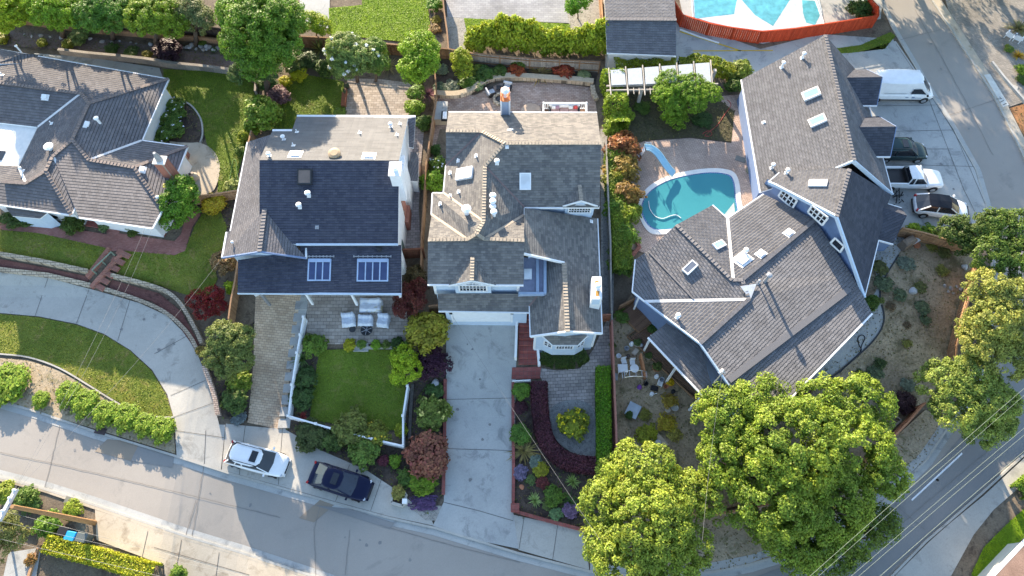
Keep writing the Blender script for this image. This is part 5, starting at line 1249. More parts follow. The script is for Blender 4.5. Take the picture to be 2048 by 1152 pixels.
# ---- second house
shrub('yellow_shrub', 'small golden bush against the back lawn edge, left of its twin', 572, 163, 12, .8, (.32, .3, .01), 'round')
shrub('yellow_shrub', 'larger golden bush at the back of the shaded lawn', 597, 150, 16, .9, (.3, .3, .012), 'round')
shrub('purple_shrub', 'mauve leafy shrub left of the shaded lawn', 556, 190, 22, 1.4, (.14, .08, .09), 'big')
shrub('shrub', 'olive shrub behind the golden bushes', 590, 125, 26, 1.6, (.09, .12, .03), 'big')
shrub('shrub', 'dark shrub at the back fence left of the yucca', 612, 118, 24, 1.5, (.05, .08, .025), 'big')
shrub('shrub', 'dark green bush beneath the yucca', 650, 135, 20, 1.6, (.06, .1, .02), 'big')
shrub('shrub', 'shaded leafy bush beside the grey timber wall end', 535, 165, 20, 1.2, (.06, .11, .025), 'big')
shrub('yucca', 'spiky pale yucca head left of the blossom tree', 634, 82, 20, 2.6, (.2, .22, .07), 'spiky', 'yucca')
shrub('ornamental_grass', 'beige tufted grass between the blossom tree and citrus', 776, 125, 18, 1.5, (.22, .19, .1), 'flax', 'grass')
shrub('shrub', 'yellow-green sprig on the back fence beside the tufted grass', 768, 108, 10, 1.6, (.2, .25, .03), 'loose')
shrub('dracaena', 'purple spiky plant at the head of the side passage', 857, 182, 16, 1.3, (.2, .11, .15), 'spiky', 'spiky plant')
shrub('shrub', 'leafy green bush in the terrace corner under the citrus', 832, 185, 18, 1.2, (.1, .18, .025), 'big')
shrub('shrub', 'bright green bush against the side fence', 828, 215, 20, 1.3, (.14, .22, .02), 'big')
shrub('shrub', 'dark bush lower along the side fence', 846, 245, 17, 1.2, (.06, .11, .02), 'big')
shrub('shrub', 'green sprig at the back wall of the white house', 680, 226, 12, .6, (.12, .19, .03), 'loose')
shrub('shrub', 'narrow yellow hedge plant beside the west eave', 488, 272, 13, 1.2, (.18, .22, .02), 'big')
shrub('shrub', 'low green plant beside the west eave', 482, 302, 13, .9, (.09, .14, .02), 'big')
shrub('shrub', 'pale low planting at the end of the side lawn', 462, 372, 16, .5, (.16, .2, .04), 'loose')
shrub('shrub', 'bright clump at the west fence corner of the shaded lawn', 505, 258, 14, .9, (.15, .22, .02), 'big')
tree('plum_tree', 'dark red-leaved tree beside the covered sofa', 'tree', (818, 640), [(812, 590, 1.9, 24, .8), (830, 605, 1.9, 22, .8), (805, 618, 1.6, 20, .7), (838, 575, 1.8, 18, .7)], (.1, .025, .022), .14, .28, .9)
shrub('purple_shrub', 'brown-green bush at the passage gate', 830, 552, 22, 1.6, (.08, .06, .025), 'big')
shrub('clipped_bush', 'large bronze-green ball bush beside the garage drive', 853, 662, 40, 2.2, (.2, .19, .02), 'round', 'bush')
tree('smoke_tree', 'dark purple spreading bush below the bronze ball', 'bush', (872, 745), [(860, 715, 1.0, 30, .6), (880, 730, 1.0, 26, .6), (850, 738, .8, 24, .5)], (.05, .018, .04), .12, .22)
tree('lime_tree', 'bright lime young tree at the lawn corner', 'tree', (815, 770), [(808, 715, 1.9, 26, .8), (820, 740, 1.6, 24, .7), (800, 750, 1.4, 20, .6)], (.24, .33, .02), .15, .28)
shrub('shrub', 'leafy light green bush inside the white fence top', 628, 690, 24, 1.3, (.11, .18, .025), 'big')
shrub('large_leaf_plant', 'broad-leaved plant along the white fence', 603, 715, 20, 1.0, (.1, .16, .05), 'spiky', 'plant')
shrub('shrub', 'dark bush halfway down the white fence', 612, 755, 22, 1.0, (.05, .09, .025), 'big')
shrub('shrub', 'dark green bush at the lower left lawn corner', 604, 795, 24, 1.1, (.05, .09, .025), 'big')
shrub('red_plant', 'small red spiky plant in the lower lawn corner', 605, 831, 12, .5, (.3, .05, .05), 'agave', 'plant')
shrub('shrub', 'dark mixed shrub outside the white fence corner', 622, 870, 32, 1.2, (.06, .08, .025), 'big')
shrub('shrub', 'green shrub outside the white fence, left of the olive one', 664, 880, 24, 1.0, (.07, .11, .025), 'big')
shrub('shrub', 'tall olive shrub leaning over the front white fence', 704, 855, 36, 1.8, (.13, .15, .035), 'big')
shrub('shrub', 'feathery green bush hanging over the pavement', 727, 905, 30, 1.5, (.1, .16, .03), 'big')
shrub('rose_bush', 'yellow-flowering bush at the front fence', 752, 868, 26, 1.6, (.14, .16, .025), 'big', 'bush', flowers=((.45, .33, .03), 40))
shrub('purple_shrub', 'small dark purple shrub outside the fence', 768, 922, 11, .7, (.08, .02, .035), 'round')
shrub('shrub', 'bright green low shrub beside the small purple one', 790, 922, 13, .7, (.12, .21, .02), 'big')
shrub('shrub', 'yellow-green shrub inside the right white fence', 802, 860, 14, .8, (.2, .24, .02), 'loose')
shrub('clipped_bush', 'large copper-red ball bush beside the driveway', 855, 908, 43, 2.0, (.17, .065, .045), 'round', 'bush')
shrub('shrub', 'bright green mound below the copper ball bush', 845, 965, 32, .9, (.12, .19, .015), 'big', sy=.7)
shrub('shrub', 'variegated bush with cream flowers beside the driveway', 865, 825, 34, 1.4, (.12, .16, .03), 'big', 'bush', flowers=((.4, .38, .12), 46))
shrub('shrub', 'dark plant above the variegated bush', 870, 780, 18, .7, (.06, .11, .03), 'loose')
shrub('flower_patch', 'violet groundcover flowers at the driveway corner', 847, 1005, 32, .45, (.1, .06, .15), 'wisp', 'flowers', sy=.55)
shrub('shrub', 'dark shrub beside the planter box', 812, 955, 18, .9, (.06, .11, .02), 'big')
for i, (x, y, r, c, l) in enumerate(((699, 690, 13, (.3, .3, .02), 'golden shrub in the terrace border'), (723, 689, 9, (.1, .17, .03), 'round green shrub in the terrace border'), (752, 690, 10, (.14, .25, .02), 'bright green round shrub in the terrace border'), (772, 690, 9, (.12, .17, .04), 'loose low shrub in the terrace border'), (795, 688, 14, (.04, .08, .02), 'dark shrub at the right end of the terrace border'), (815, 690, 11, (.1, .17, .03), 'leafy shrub by the lawn corner tree'))):
    shrub('border_shrub', l, x, y, r, .7, c, 'round' if i in (1, 2) else 'loose')
# ---- third house
shrub('shrub', 'green bush behind the tan roof in the side passage', 870, 300, 12, .9, (.05, .1, .02), 'big')
shrub('shrub', 'white-flowered bush in the side passage', 876, 328, 17, 1.4, (.11, .17, .03), 'big', flowers=((.7, .7, .62), 60))
shrub('shrub', 'bright green bush in the side passage', 865, 362, 24, 1.5, (.14, .24, .02), 'big')
for (x, y, r, h, c, k, l) in ((882, 140, 14, .6, GREY, 'loose', 'grey-leaved plant at the left of the planted bank'), (905, 172, 16, .5, (.13, .17, .13), 'loose', 'silvery plant above the curved block wall'), (880, 175, 14, .4, (.1, .15, .09), 'loose', 'low grey plant by the purple spiky plant'), (935, 165, 18, .9, (.07, .13, .02), 'big', 'green bush at the bend of the curved wall'), (955, 172, 13, .7, (.14, .2, .09), 'loose', 'pale green tuft on the bend of the curved wall'), (970, 148, 20, 1.1, (.05, .1, .02), 'big', 'dark green bush on the planted bank'), (952, 140, 14, 1.0, (.1, .14, .02), 'big', 'olive bush on the planted bank'), (1000, 142, 15, 1.0, (.06, .1, .02), 'big', 'dark bush left of the left red shrub'), (1036, 128, 17, 1.1, (.07, .11, .02), 'big', 'green bush behind the left red shrub'), (1168, 152, 13, .6, (.16, .19, .09), 'round', 'pale rounded shrub at the right of the bank')):
    shrub('bank_shrub', l, x, y, r, h, c, k)
shrub('red_shrub', 'red and yellow shrub left of the flax', 1034, 140, 17, 1.0, (.22, .05, .02), 'big')
shrub('red_shrub', 'fiery red shrub right of the flax', 1128, 139, 21, 1.1, (.2, .04, .02), 'big')
shrub('flax', 'bronze arching flax in the planted bank', 1081, 140, 27, 1.1, (.17, .13, .05), 'flax', 'flax')
shrub('flax', 'small bronze spiky plant beside the left red shrub', 1012, 145, 12, .8, (.16, .1, .05), 'spiky', 'flax')
hedge('dark_hedge', 'dark clipped hedge under the bay window', [(1082, 712), (1110, 722), (1150, 722), (1172, 708)], 1.1, .7, (.035, .06, .012), .07)
hedge('boxwood_hedge', 'long straight green hedge along the reddish side fence', [(1206, 735), (1207, 830), (1208, 932)], 1.15, 1.1, (.09, .19, .012), .075)
hedge('barberry_hedge', 'curving dark purple hedge round the gravel circle', smooth_px([(1078, 765), (1081, 830), (1092, 880), (1120, 915), (1155, 928), (1190, 932)], 5, False), 1.35, .9, (.065, .022, .035), .075)
shrub('yellow_bush', 'yellow-flowering bush in the gravel circle', 1148, 848, 30, 1.2, (.17, .2, .02), 'big', 'bush', flowers=((.62, .42, .01), 90))
for (x, y, r, h, c, k, n, l) in ((1042, 782, 17, .7, (.09, .17, .02), 'round', 'shrub', 'green round shrub at the foot of the red steps'), (1040, 815, 14, .5, (.06, .02, .03), 'loose', 'shrub', 'dark maroon low shrub below the round green shrub'), (1040, 868, 20, .8, (.07, .14, .02), 'round', 'shrub', 'dark green shrub above the bronze flax'), (1048, 900, 27, .9, (.17, .14, .05), 'flax', 'flax', 'bronze flax in the front bed'), (1072, 925, 14, .4, (.14, .18, .15), 'loose', 'shrub', 'silvery plant by the bronze flax'), (1040, 945, 15, .5, (.15, .13, .22), 'loose', 'lavender', 'lavender clump near the driveway edge'), (1082, 940, 15, .5, (.22, .22, .02), 'loose', 'shrub', 'yellow-green low plant in the front bed'), (1062, 960, 10, .4, (.1, .15, .05), 'loose', 'shrub', 'small grey-green plant in the front bed'), (1085, 965, 13, .5, (.12, .03, .03), 'loose', 'shrub', 'dark red tuft in the front bed'), (1146, 963, 17, .7, (.2, .28, .08), 'agave', 'yucca', 'pale yucca rosette at the right of the front bed'), (1070, 1000, 17, .7, (.22, .3, .1), 'agave', 'yucca', 'pale yucca rosette at the left of the front bed'), (1108, 992, 20, .8, (.08, .14, .02), 'big', 'shrub', 'green shrub between the two yuccas'), (1140, 1005, 18, .6, (.06, .12, .03), 'flax', 'shrub', 'dark strappy plant under the big tree'), (1112, 1028, 13, .4, (.12, .2, .09), 'loose', 'shrub', 'mint-green mound by the brick edge'), (1140, 1022, 15, .5, (.16, .11, .2), 'loose', 'lavender', 'lavender mound by the brick edge'), (1095, 1012, 10, .3, (.1, .13, .04), 'loose', 'shrub', 'small sprawling plant above the mint-green mound')):
    shrub(n, l, x, y, r, h, c, k, n)
# ---- the green screen between the third house and the pool
hedge('mixed_hedge', 'tall bright green screen along the boundary behind the tan roof', [(1222, 150), (1228, 185), (1232, 220), (1238, 255)], 1.9, 2.0, (.15, .22, .018), .13, zb=.1, dens=.8, lump=.2, mat=LEAF)
hedge('mixed_hedge', 'yellow-topped hedge beneath the grey garage', [(1228, 132), (1270, 128), (1320, 130), (1350, 130)], 1.6, 1.5, (.19, .22, .02), .12, lump=.15, mat=LEAF)
hedge('mixed_hedge', 'ivy-like hedge running right towards the slate roof', [(1358, 130), (1400, 128), (1440, 135), (1470, 145)], 1.3, 1.5, (.16, .2, .02), .12, lump=.2, mat=LEAF)
shrub('shrub', 'tall mixed bush at the corner of the slate roof', 1482, 140, 24, 2.2, (.13, .17, .025), 'big')
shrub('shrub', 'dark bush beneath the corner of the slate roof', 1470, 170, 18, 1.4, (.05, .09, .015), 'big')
shrub('photinia', 'rust-red upper bush of the boundary screen', 1247, 292, 34, 2.3, (.2, .08, .03), 'big', 'bush')
shrub('photinia', 'rust and green bush at the pool end', 1245, 335, 34, 2.2, (.17, .12, .025), 'big', 'bush')
shrub('photinia', 'copper-topped bush beside the pool curve', 1252, 388, 32, 2.2, (.18, .11, .03), 'big', 'bush')
hedge('mixed_hedge', 'green hedge mass behind the rust bushes beside the pool', [(1228, 285), (1230, 380), (1238, 450), (1243, 545)], 1.7, 1.5, (.12, .175, .02), .1, lump=.25, mat=LEAF)
shrub('screen_shrub', 'golden green bush between the rust bushes', 1230, 360, 25, 1.9, (.17, .18, .02), 'big')
shrub('screen_shrub', 'green bush left of the pool', 1232, 415, 25, 1.9, (.09, .16, .02), 'big')
shrub('screen_shrub', 'leafy bush leaning over the pool edge', 1262, 425, 22, 1.9, (.15, .2, .02), 'big')
shrub('screen_shrub', 'green bush below the pool edge', 1250, 470, 27, 1.9, (.1, .17, .02), 'big')
shrub('screen_shrub', 'lowest green bush of the boundary screen', 1243, 528, 25, 1.6, (.08, .14, .02), 'big')
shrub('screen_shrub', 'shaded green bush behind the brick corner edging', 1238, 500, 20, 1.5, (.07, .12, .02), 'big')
tree('wisteria', 'vine heaped over the right half of the pergola', 'vine', (1365, 215), [(1345, 165, 2.7, 34, .35), (1385, 175, 2.7, 36, .35), (1420, 185, 2.5, 26, .4), (1330, 190, 2.3, 28, .7), (1345, 215, 1.6, 30, 1.0), (1390, 205, 2.2, 26, .6), (1350, 238, .9, 24, .7)], (.13, .22, .018), .14, .25, 1.0)
for (x, y, r, h, c, l) in ((1245, 230, 22, 1.5, (.17, .23, .02), 'yellow-green bush beside the pergola foot'), (1225, 255, 20, 1.4, (.15, .21, .02), 'bright bush at the shaded lawn corner'), (1285, 215, 16, .5, (.07, .12, .02), 'low plant beneath the pergola beam'), (1405, 240, 20, .4, (.04, .08, .02), 'dark low planting right of the vine'), (1512, 435, 8, .5, (.14, .18, .04), 'narrow planting under the west eave')):
    shrub('shrub', l, x, y, r, h, c, 'big')
# ---- corner house garden
shrub('clipped_bush', 'dark oval bush tucked into the roof valley corner', 1741, 606, 15, 1.1, (.055, .1, .012), 'round', 'bush')
shrub('shrub', 'lime-green plant at the parking court corner', 1828, 458, 14, .8, (.2, .28, .02), 'big')
shrub('shrub', 'green plant right of the lime-green one', 1858, 465, 18, .8, (.12, .19, .02), 'big')
shrub('purple_bush', 'dark purple bush near the leaning fence', 1809, 805, 19, .9, (.035, .015, .02), 'round', 'bush', sy=1.2)
rng = random.Random(4)
DESC = ['grey-green tuft', 'olive low shrub', 'yellowish tuft', 'brown dry tuft', 'silvery mound', 'dark green sprig']
DC = [(.1, .13, .07), (.11, .12, .04), (.2, .2, .05), (.14, .1, .06), (.14, .17, .13), (.06, .09, .03)]
SPOT = [(1760, 535, 16, 1, 'nearest the entry roof'), (1812, 527, 17, 4, 'below the covered grill'), (1767, 568, 18, 0, 'beside the walk bend'), (1865, 495, 12, 2, 'under the fence with the sunlit patch'), (1888, 505, 13, 1, 'by the fence corner'), (1885, 540, 14, 2, 'on the sunlit patch'), (1840, 575, 13, 1, 'left of the white boulder'), (1800, 590, 14, 0, 'above the ring planter'), (1845, 615, 15, 0, 'below the white boulder'), (1782, 612, 11, 3, 'right of the ring planter'), (1815, 650, 9, 3, 'in the middle of the lower yard'), (1850, 640, 11, 0, 'right in the lower yard'), (1815, 686, 11, 2, 'alone in the dry yard'), (1760, 725, 14, 5, 'left on the bare slope'), (1750, 745, 16, 0, 'lowest left on the slope'), (1815, 770, 14, 4, 'above the purple bush'), (1720, 745, 10, 5, 'by the walk end')]
for x, y, r, k, w in SPOT:
    shrub('yard_shrub', DESC[k] + ' ' + w + (' in the dry yard' if 'yard' not in w else ''), x, y, r, .25 + r * .02, DC[k], 'loose' if k in (1, 4, 0) else 'wisp', 'shrub')
for (x, y, r, h, c, k, l) in ((1243, 632, 15, .8, (.09, .15, .03), 'big', 'green shrub at the top of the junk-filled yard'), (1290, 830, 14, .5, (.2, .2, .04), 'wisp', 'yellow weeds left of the square stone table'), (1335, 845, 22, .7, (.34, .27, .03), 'wisp', 'golden dry shrub right of the square stone table'), (1340, 800, 18, .6, (.3, .22, .04), 'wisp', 'golden grass beside the deck'), (1295, 870, 22, .9, (.2, .22, .02), 'big', 'yellow-green shrub under the square stone table'), (1258, 830, 8, .5, (.05, .09, .02), 'round', 'small dark shrub beside the grey panel'), (1305, 655, 12, .6, (.05, .1, .02), 'loose', 'fern by the blue wall and deck'), (1350, 870, 16, .5, (.28, .25, .06), 'wisp', 'straw-coloured weeds at the shed corner'), (1225, 690, 8, .4, (.1, .13, .03), 'wisp', 'weeds at the reddish fence')):
    shrub('shrub', l, x, y, r, h, c, k)
shrub('shrub', 'dark shrub in the top right corner of the red fence', 1722, 18, 24, 1.4, (.05, .09, .02), 'big')
shrub('shrub', 'yellow sprig at the red fence end', 1738, 32, 12, .6, (.18, .24, .03), 'loose')
tree('orange_tree', 'bright green small tree beside the gravel strip', 'tree', (1155, 40), [(1152, 8, 2.0, 22, .8), (1165, -6, 2.0, 20, .8), (1145, 18, 1.4, 14, .6)], (.11, .23, .018), .15, .28)
shrub('clipped_bush', 'round green bush at the bright lawn corner', 868, 10, 16, 1.0, (.1, .2, .015), 'round', 'bush')
shrub('shrub', 'reddish loose plant by the lot fence', 870, 55, 14, .7, (.22, .14, .05), 'wisp')
shrub('shrub', 'golden tuft above the reddish plant', 872, 40, 10, .6, (.24, .2, .03), 'loose')
# ---- east of the lane
shrub('flax', 'spiky olive flax beside the white chairs', 2042, 50, 22, 1.2, (.16, .15, .05), 'flax', 'flax')
shrub('shrub', 'orange-leaved plant below the white chairs', 2040, 108, 16, .8, (.4, .24, .02), 'spiky')
shrub('shrub', 'green plant at the top right wall', 2018, 98, 10, .5, (.12, .18, .03), 'loose')
shrub('shrub', 'bright green plant at the right edge', 2045, 140, 14, .6, (.14, .22, .02), 'big')
shrub('shrub', 'dark green plant lower at the right edge', 2046, 160, 12, .5, (.07, .12, .02), 'big')
# ---- south side
hedge('golden_hedge', 'long golden clipped hedge beside the concrete drive', [(96, 1088), (150, 1102), (200, 1115), (250, 1130), (312, 1145)], 1.25, 1.2, (.215, .245, .015), .08)
shrub('shrub', 'yellow-green shrub at the left edge by the street', 8, 985, 22, .9, (.19, .24, .03), 'big')
shrub('shrub', 'low juniper beside the crossarm of the pole', 52, 997, 22, .8, (.09, .15, .025), 'conifer')
shrub('shrub', 'spreading juniper at the pavement edge', 62, 1010, 18, .5, (.08, .14, .03), 'big')
shrub('shrub', 'yellow-green shrub above the leaning pole', 145, 1020, 20, .7, (.18, .23, .02), 'big')
shrub('shrub', 'round green shrub below the leaning pole', 95, 1050, 26, 1.1, (.1, .18, .02), 'big')
tree('olive_tree', 'pale grey-green tree at the left edge below the pole', 'tree', (15, 1080), [(15, 1050, 2.4, 30, .9), (35, 1075, 2.0, 24, .8), (5, 1095, 2.0, 28, .8)], (.16, .17, .05), .13, .3, .8)
shrub('shrub', 'green shrub at the bottom edge beyond the golden hedge', 356, 1148, 18, .8, (.1, .17, .02), 'big')
shrub('shrub', 'rust-red plant under the golden hedge', 62, 1120, 12, .5, (.2, .12, .04), 'loose')
hedge('street_hedge', 'dark clipped hedge at the right edge of the corner lot', [(2035, 985), (2060, 965), (2090, 940)], 1.2, .8, (.1, .17, .015), .09)

# ---- unseen trees added beyond the top edge to cast shade on the lane
tree('added_shade_tree', 'unseen tall tree beyond the top edge, added to shade the upper lane', 'tree', (1700, -70), [(1690, -130, 7.0, 60, 2.2), (1720, -100, 6.0, 50, 1.8), (1660, -110, 6.0, 45, 1.6), (1700, -120, 9.0, 45, 1.5)], MID, .2, .6, .55, dz=-3.2)
tree('added_shade_tree', 'unseen tall tree added beyond the top edge for shade nearer the cobbled drive', 'tree', (1800, -80), [(1790, -140, 7.5, 60, 2.2), (1820, -120, 6.0, 50, 1.6), (1770, -115, 6.5, 42, 1.6), (1800, -130, 9.5, 45, 1.5)], MID, .2, .6, .55, dz=-3.2)
tree('added_shade_tree', 'unseen tall tree added beyond the top right corner to shade the cobbled drive', 'tree', (1960, -60), [(1950, -95, 6.0, 55, 2.0), (1990, -80, 6.0, 50, 1.8), (2030, -85, 6.5, 50, 1.8), (1970, -100, 8.0, 45, 1.5)], MID, .2, .6, .6, dz=-3.2)
# ---------------------------------------------------------------- walls, fences, pools
def low_wall(name, label, path, w, h, mat, cat='wall', cap=None, smooth=False, lift=0.0):
    p = smooth_px(path, 5, False) if smooth else densify(path, 22)
    mb = MB(); solid_strip(mb, p, w, -.1 + lift, h + lift); g = W(*path[0])
    t = thing(name, label, cat, g); mb.build('wall_body', mat, t)
    if cap:
        mb = MB(); solid_strip(mb, p, w + .08, h + lift, h + .07 + lift); mb.build('cap', cap, t)
    return t
low_wall('stone_wall', 'pale stone wall along the upper edge of the maroon mulch, left of the brick steps', [(-40, 506), (0, 511), (90, 527), (182, 547)], .3, .55, STONE)
low_wall('stone_wall', 'pale stone wall along the driveway, left of the brick steps', [(-40, 536), (0, 541), (100, 553), (184, 573)], .35, .3, STONE)
low_wall('stone_wall', 'curving upper stone wall, right of the brick steps', [(228, 555), (320, 580), (360, 605), (392, 655), (408, 690)], .3, .55, STONE, smooth=True)
low_wall('stone_wall', 'curving pale stone edging of the driveway, right of the brick steps', [(206, 578), (280, 602), (335, 628), (378, 668), (402, 712)], .3, .3, STONE, smooth=True)
PINKS = brickmat('pink_stone', (.45, .33, .26), (.55, .43, .35), (.16, .12, .1), .3, .16, ms=.02)
low_wall('stone_wall', 'pinkish stone wall between the curved drive and the paver driveway', [(412, 735), (425, 770), (434, 800), (440, 832)], .32, .5, PINKS, smooth=True)
# brick steps of the left garden
t = thing('garden_steps', 'winding red brick steps with a green timber handrail', 'steps', W(205, 545))
for i, (x, y) in enumerate(((238, 505), (228, 519), (219, 532), (210, 545), (200, 557), (191, 569))):
    p = W(x, y); q = W(x + 26 - i * 1.0, y + 13); mb = MB(); d = (q - p)
    mb.bar((p.x, p.y, p.z + .24 - .02 * i), (q.x, q.y, p.z + .24 - .02 * i), .46, .16); mb.build('step', BRICKR, t)
for a, b in (((246, 512), (186, 578)), ((222, 500), (178, 558))):
    mb = MB(); solid_strip(mb, densify([a, b], 12), .3, 0, .4); mb.build('cheek_wall', BRICKR, t)
mb = MB(); a, b = W(222, 504, .9), W(184, 540, .9); mb.bar(a, b, .08, .08)
for s in (0, .5, 1): p = a.lerp(b, s); mb.bar(p, p - Vector((0, 0, .9)), .08, .08)
mb.build('handrail', plain('green_timber', (.2, .26, .2), .8), t)
low_wall('timber_wall', 'grey timber retaining wall below the planted bank', [(125, 110), (185, 117), (240, 122), (296, 128), (350, 137), (404, 142), (460, 149), (514, 158)], .22, .75, WOODG, cap=WOODG)
for i, (x, y) in enumerate(((186, 117), (242, 122), (297, 129), (350, 137), (404, 143), (462, 150))):
    pass
low_wall('timber_wall', 'short grey timber wall end at the left lawn corner', [(516, 158), (514, 190)], .2, .6, WOODG)
low_wall('timber_wall', 'upper tan timber wall at the foot of the dark fence', [(-30, 45), (60, 50), (160, 64), (300, 76), (420, 86), (480, 94)], .2, .7, WOODT)
low_wall('block_wall', 'curved tan block wall holding the planted bank', [(870, 193), (905, 195), (930, 191), (955, 178), (975, 166), (1000, 160), (1040, 159), (1100, 163), (1150, 166), (1186, 170)], .5, .55, STONE, smooth=True, cap=plain('tan_cap_stone', (.42, .34, .24), .9, var=.15, sc=6))
low_wall('block_wall', 'short stepped end of the curved block wall', [(1184, 176), (1186, 190), (1192, 203)], .45, .45, STONE)
low_wall('brick_wall', 'low red brick kerb left of the grey driveway', [(891, 760), (890, 850), (889, 920), (887, 990)], .25, .35, TILER)
low_wall('brick_wall', 'low red brick edging right of the grey driveway and along the pavement', [(1026, 766), (1026, 850), (1027, 940), (1026, 1022), (1080, 1038), (1170, 1062)], .25, .35, TILER)
mb = MB(); p = W(1030, 1018); mb.box((p.x, p.y, p.z + .35), (.55, .55, .7)); mb.box((p.x, p.y, p.z + .74), (.65, .65, .08)); tag(mb.build('brick_pier', TILER), 'square red brick pier at the driveway corner', 'pier')
low_wall('brick_edging', 'chevron of red brick edging below the pool screen', [(1272, 485), (1278, 497), (1262, 515)], .3, .35, BRICKR)
low_wall('border_wall', 'pale low wall between the terrace and the fenced lawn', [(708, 699), (760, 697), (815, 697)], .2, .3, CONC)
low_wall('stone_edging', 'dark stone edging along the bed right of the fenced lawn', [(826, 770), (822, 830), (820, 880)], .25, .35, plain('dark_stone', (.1, .09, .08), .9, var=.4, sc=6))
mb = MB()
for k, dx in enumerate((0, .34)):
    a, b = W(708, 692), W(738, 692); mb.box(((a.x + b.x) / 2, a.y - dx, a.z + .2 - k * .1), (b.x - a.x, .34, .2))
tag(mb.build('stone_step', CONCG), 'two grey steps from the terrace to the fenced lawn', 'steps')
# terrace steps along the paver driveway
t = thing('driveway_steps', 'long flight of grey slab steps beside the paver driveway', 'steps', W(600, 700))
for i in range(11):
    s = i / 10; x0, y0 = 606 - 34 * s, 612 + 236 * s; p, q = W(x0 - 14, y0), W(x0 + 10, y0)
    mb = MB(); mb.box(((p.x + q.x) / 2, p.y, p.z + .12), (q.x - p.x, .75, .22)); mb.build('step', CONCG, t)
# red tiled entry steps
t = thing('entry_steps', 'red tiled entry stairs between white side walls', 'steps', W(1052, 690))
for i in range(9):
    y0 = 628 + i * 12; p, q = W(1037, y0), W(1070 + i * .9, y0); h = .9 - i * .085
    mb = MB(); mb.box(((p.x + q.x) / 2, p.y, p.z + h / 2), (q.x - p.x, .52, h)); mb.build('step', TILER, t)
mb = MB(); q = [W(1024, 735, .18), W(1082, 733, .18), W(1080, 757, .18), W(1023, 758, .18)]; mb.prism(q, .25); mb.build('landing', TILER, t)
mb = MB()
for a, b, h in (((1034, 632), (1031, 722), 1.0), ((1074, 690), (1078, 735), .7)):
    solid_strip(mb, densify([a, b], 15), .2, -.1, h)
mb.build('side_wall', WHITE, t)
mb = MB(); a, b = W(1025, 762, .6), W(1061, 760, .6)
mb.bar(a, b, .08, .07); mb.bar(a - Vector((0, 0, .4)), b - Vector((0, 0, .4)), .06, .06)
for i in range(13): p = a.lerp(b, i / 12); mb.bar(p, p - Vector((0, 0, .55)), .05, .05)
mb.build('railing', WHITE, t)

def board_fence(name, label, tops, h, mat, cat='fence', post=None, bw=.15, step=2.4, group=None, gap=.012, rail=True, cap=True):
    """tops: photo points along the top edge"""
    P = [W(x, y, h) for x, y in tops]; g = P[0].copy(); g.z -= h
    t = thing(name, label, cat, g, group=group); mb = MB(); rl = MB()
    for a, b in zip(P, P[1:]):
        d = b - a; L = d.length; n = max(1, int(L / bw)); u = d.normalized(); nn = Vector((-u.y, u.x, 0))
        for i in range(n):
            p, q = a + d * ((i + .04) / n), a + d * ((i + .96) / n); o = nn * (.012 if i % 2 else 0); jz = RNG.uniform(-.015, .015)
            zp, zq = zg(p.y, p.x) - .05, zg(q.y, q.x) - .05; w_ = nn * .018
            vs = [(p.x + o.x, p.y + o.y, zp), (q.x + o.x, q.y + o.y, zq), (q.x + o.x, q.y + o.y, zq + h + jz), (p.x + o.x, p.y + o.y, zp + h + jz)]
            A = [Vector(v) + w_ for v in vs] + [Vector(v) - w_ for v in vs]
            mb.add(A, [(0, 1, 2, 3), (7, 6, 5, 4), (3, 2, 6, 7), (0, 3, 7, 4), (1, 5, 6, 2)])
        k = max(1, round(L / step))
        for i in range(k + (1 if b is P[-1] else 0)):
            p = a + d * (i / k); z = zg(p.y, p.x); pm = MB(); pm.box((p.x, p.y, z + h * .51), (.11, .11, h * 1.03)); pm.build('post', post or mat, t)
        if cap: rl.bar(Vector((a.x, a.y, zg(a.y, a.x) + h + .03)), Vector((b.x, b.y, zg(b.y, b.x) + h + .03)), .13, .04)
        if rail:
            for zz in (.3, .85): rl.bar(Vector((a.x, a.y, zg(a.y, a.x) + h * zz)) - nn * .05, Vector((b.x, b.y, zg(b.y, b.x) + h * zz)) - nn * .05, .05, .09)
    mb.build('board_panel', mat, t); rl.build('rail', post or mat, t)
    return t
board_fence('board_fence', 'dark stained fence behind the top left bank', [(-30, 10), (40, 22), (190, 42), (330, 50), (400, 50), (440, 56), (478, 66)], 1.5, WOODD)
board_fence('board_fence', 'brown fence below the bright lawn', [(590, 72), (660, 76), (750, 86), (860, 95), (896, 98)], 1.5, WOODB)
board_fence('board_fence', 'weathered brown fence behind the planted bank and red shrubs', [(896, 98), (940, 106), (1000, 112), (1060, 117), (1120, 120), (1200, 124)], 1.6, WOODG, post=WOODB)
board_fence('board_fence', 'dark slim fence between the bright lawn and the gravel', [(884, -30), (888, 20), (894, 60), (897, 98)], 1.5, WOODB)
board_fence('board_fence', 'slim fence at the gravel strip beside the garage', [(1200, -30), (1204, 20), (1206, 60)], 1.5, WOODT)
board_fence('board_fence', 'sunlit brown fence along the passage between the white and the tan-roofed house', [(868, 122), (873, 190), (866, 235), (852, 330), (848, 400), (843, 470), (842, 530)], 1.6, WOODT, post=WOODB)
board_fence('board_fence', 'thin fence behind the tan roof and the green screen', [(1212, 275), (1216, 380), (1221, 480), (1222, 560), (1224, 640)], 1.6, WOODG)
board_fence('board_fence', 'reddish side fence right of the long green hedge', [(1224, 640), (1228, 740), (1232, 840), (1235, 930), (1237, 1010)], 1.6, plain('x', (.3, .14, .1)) if False else woodmat('rose_boards', (.3, .13, .1), (.38, .18, .14)))
board_fence('board_fence', 'tan fence at the top of the dry yard', [(1806, 456), (1850, 466), (1900, 480), (1944, 492)], 1.5, WOODT)
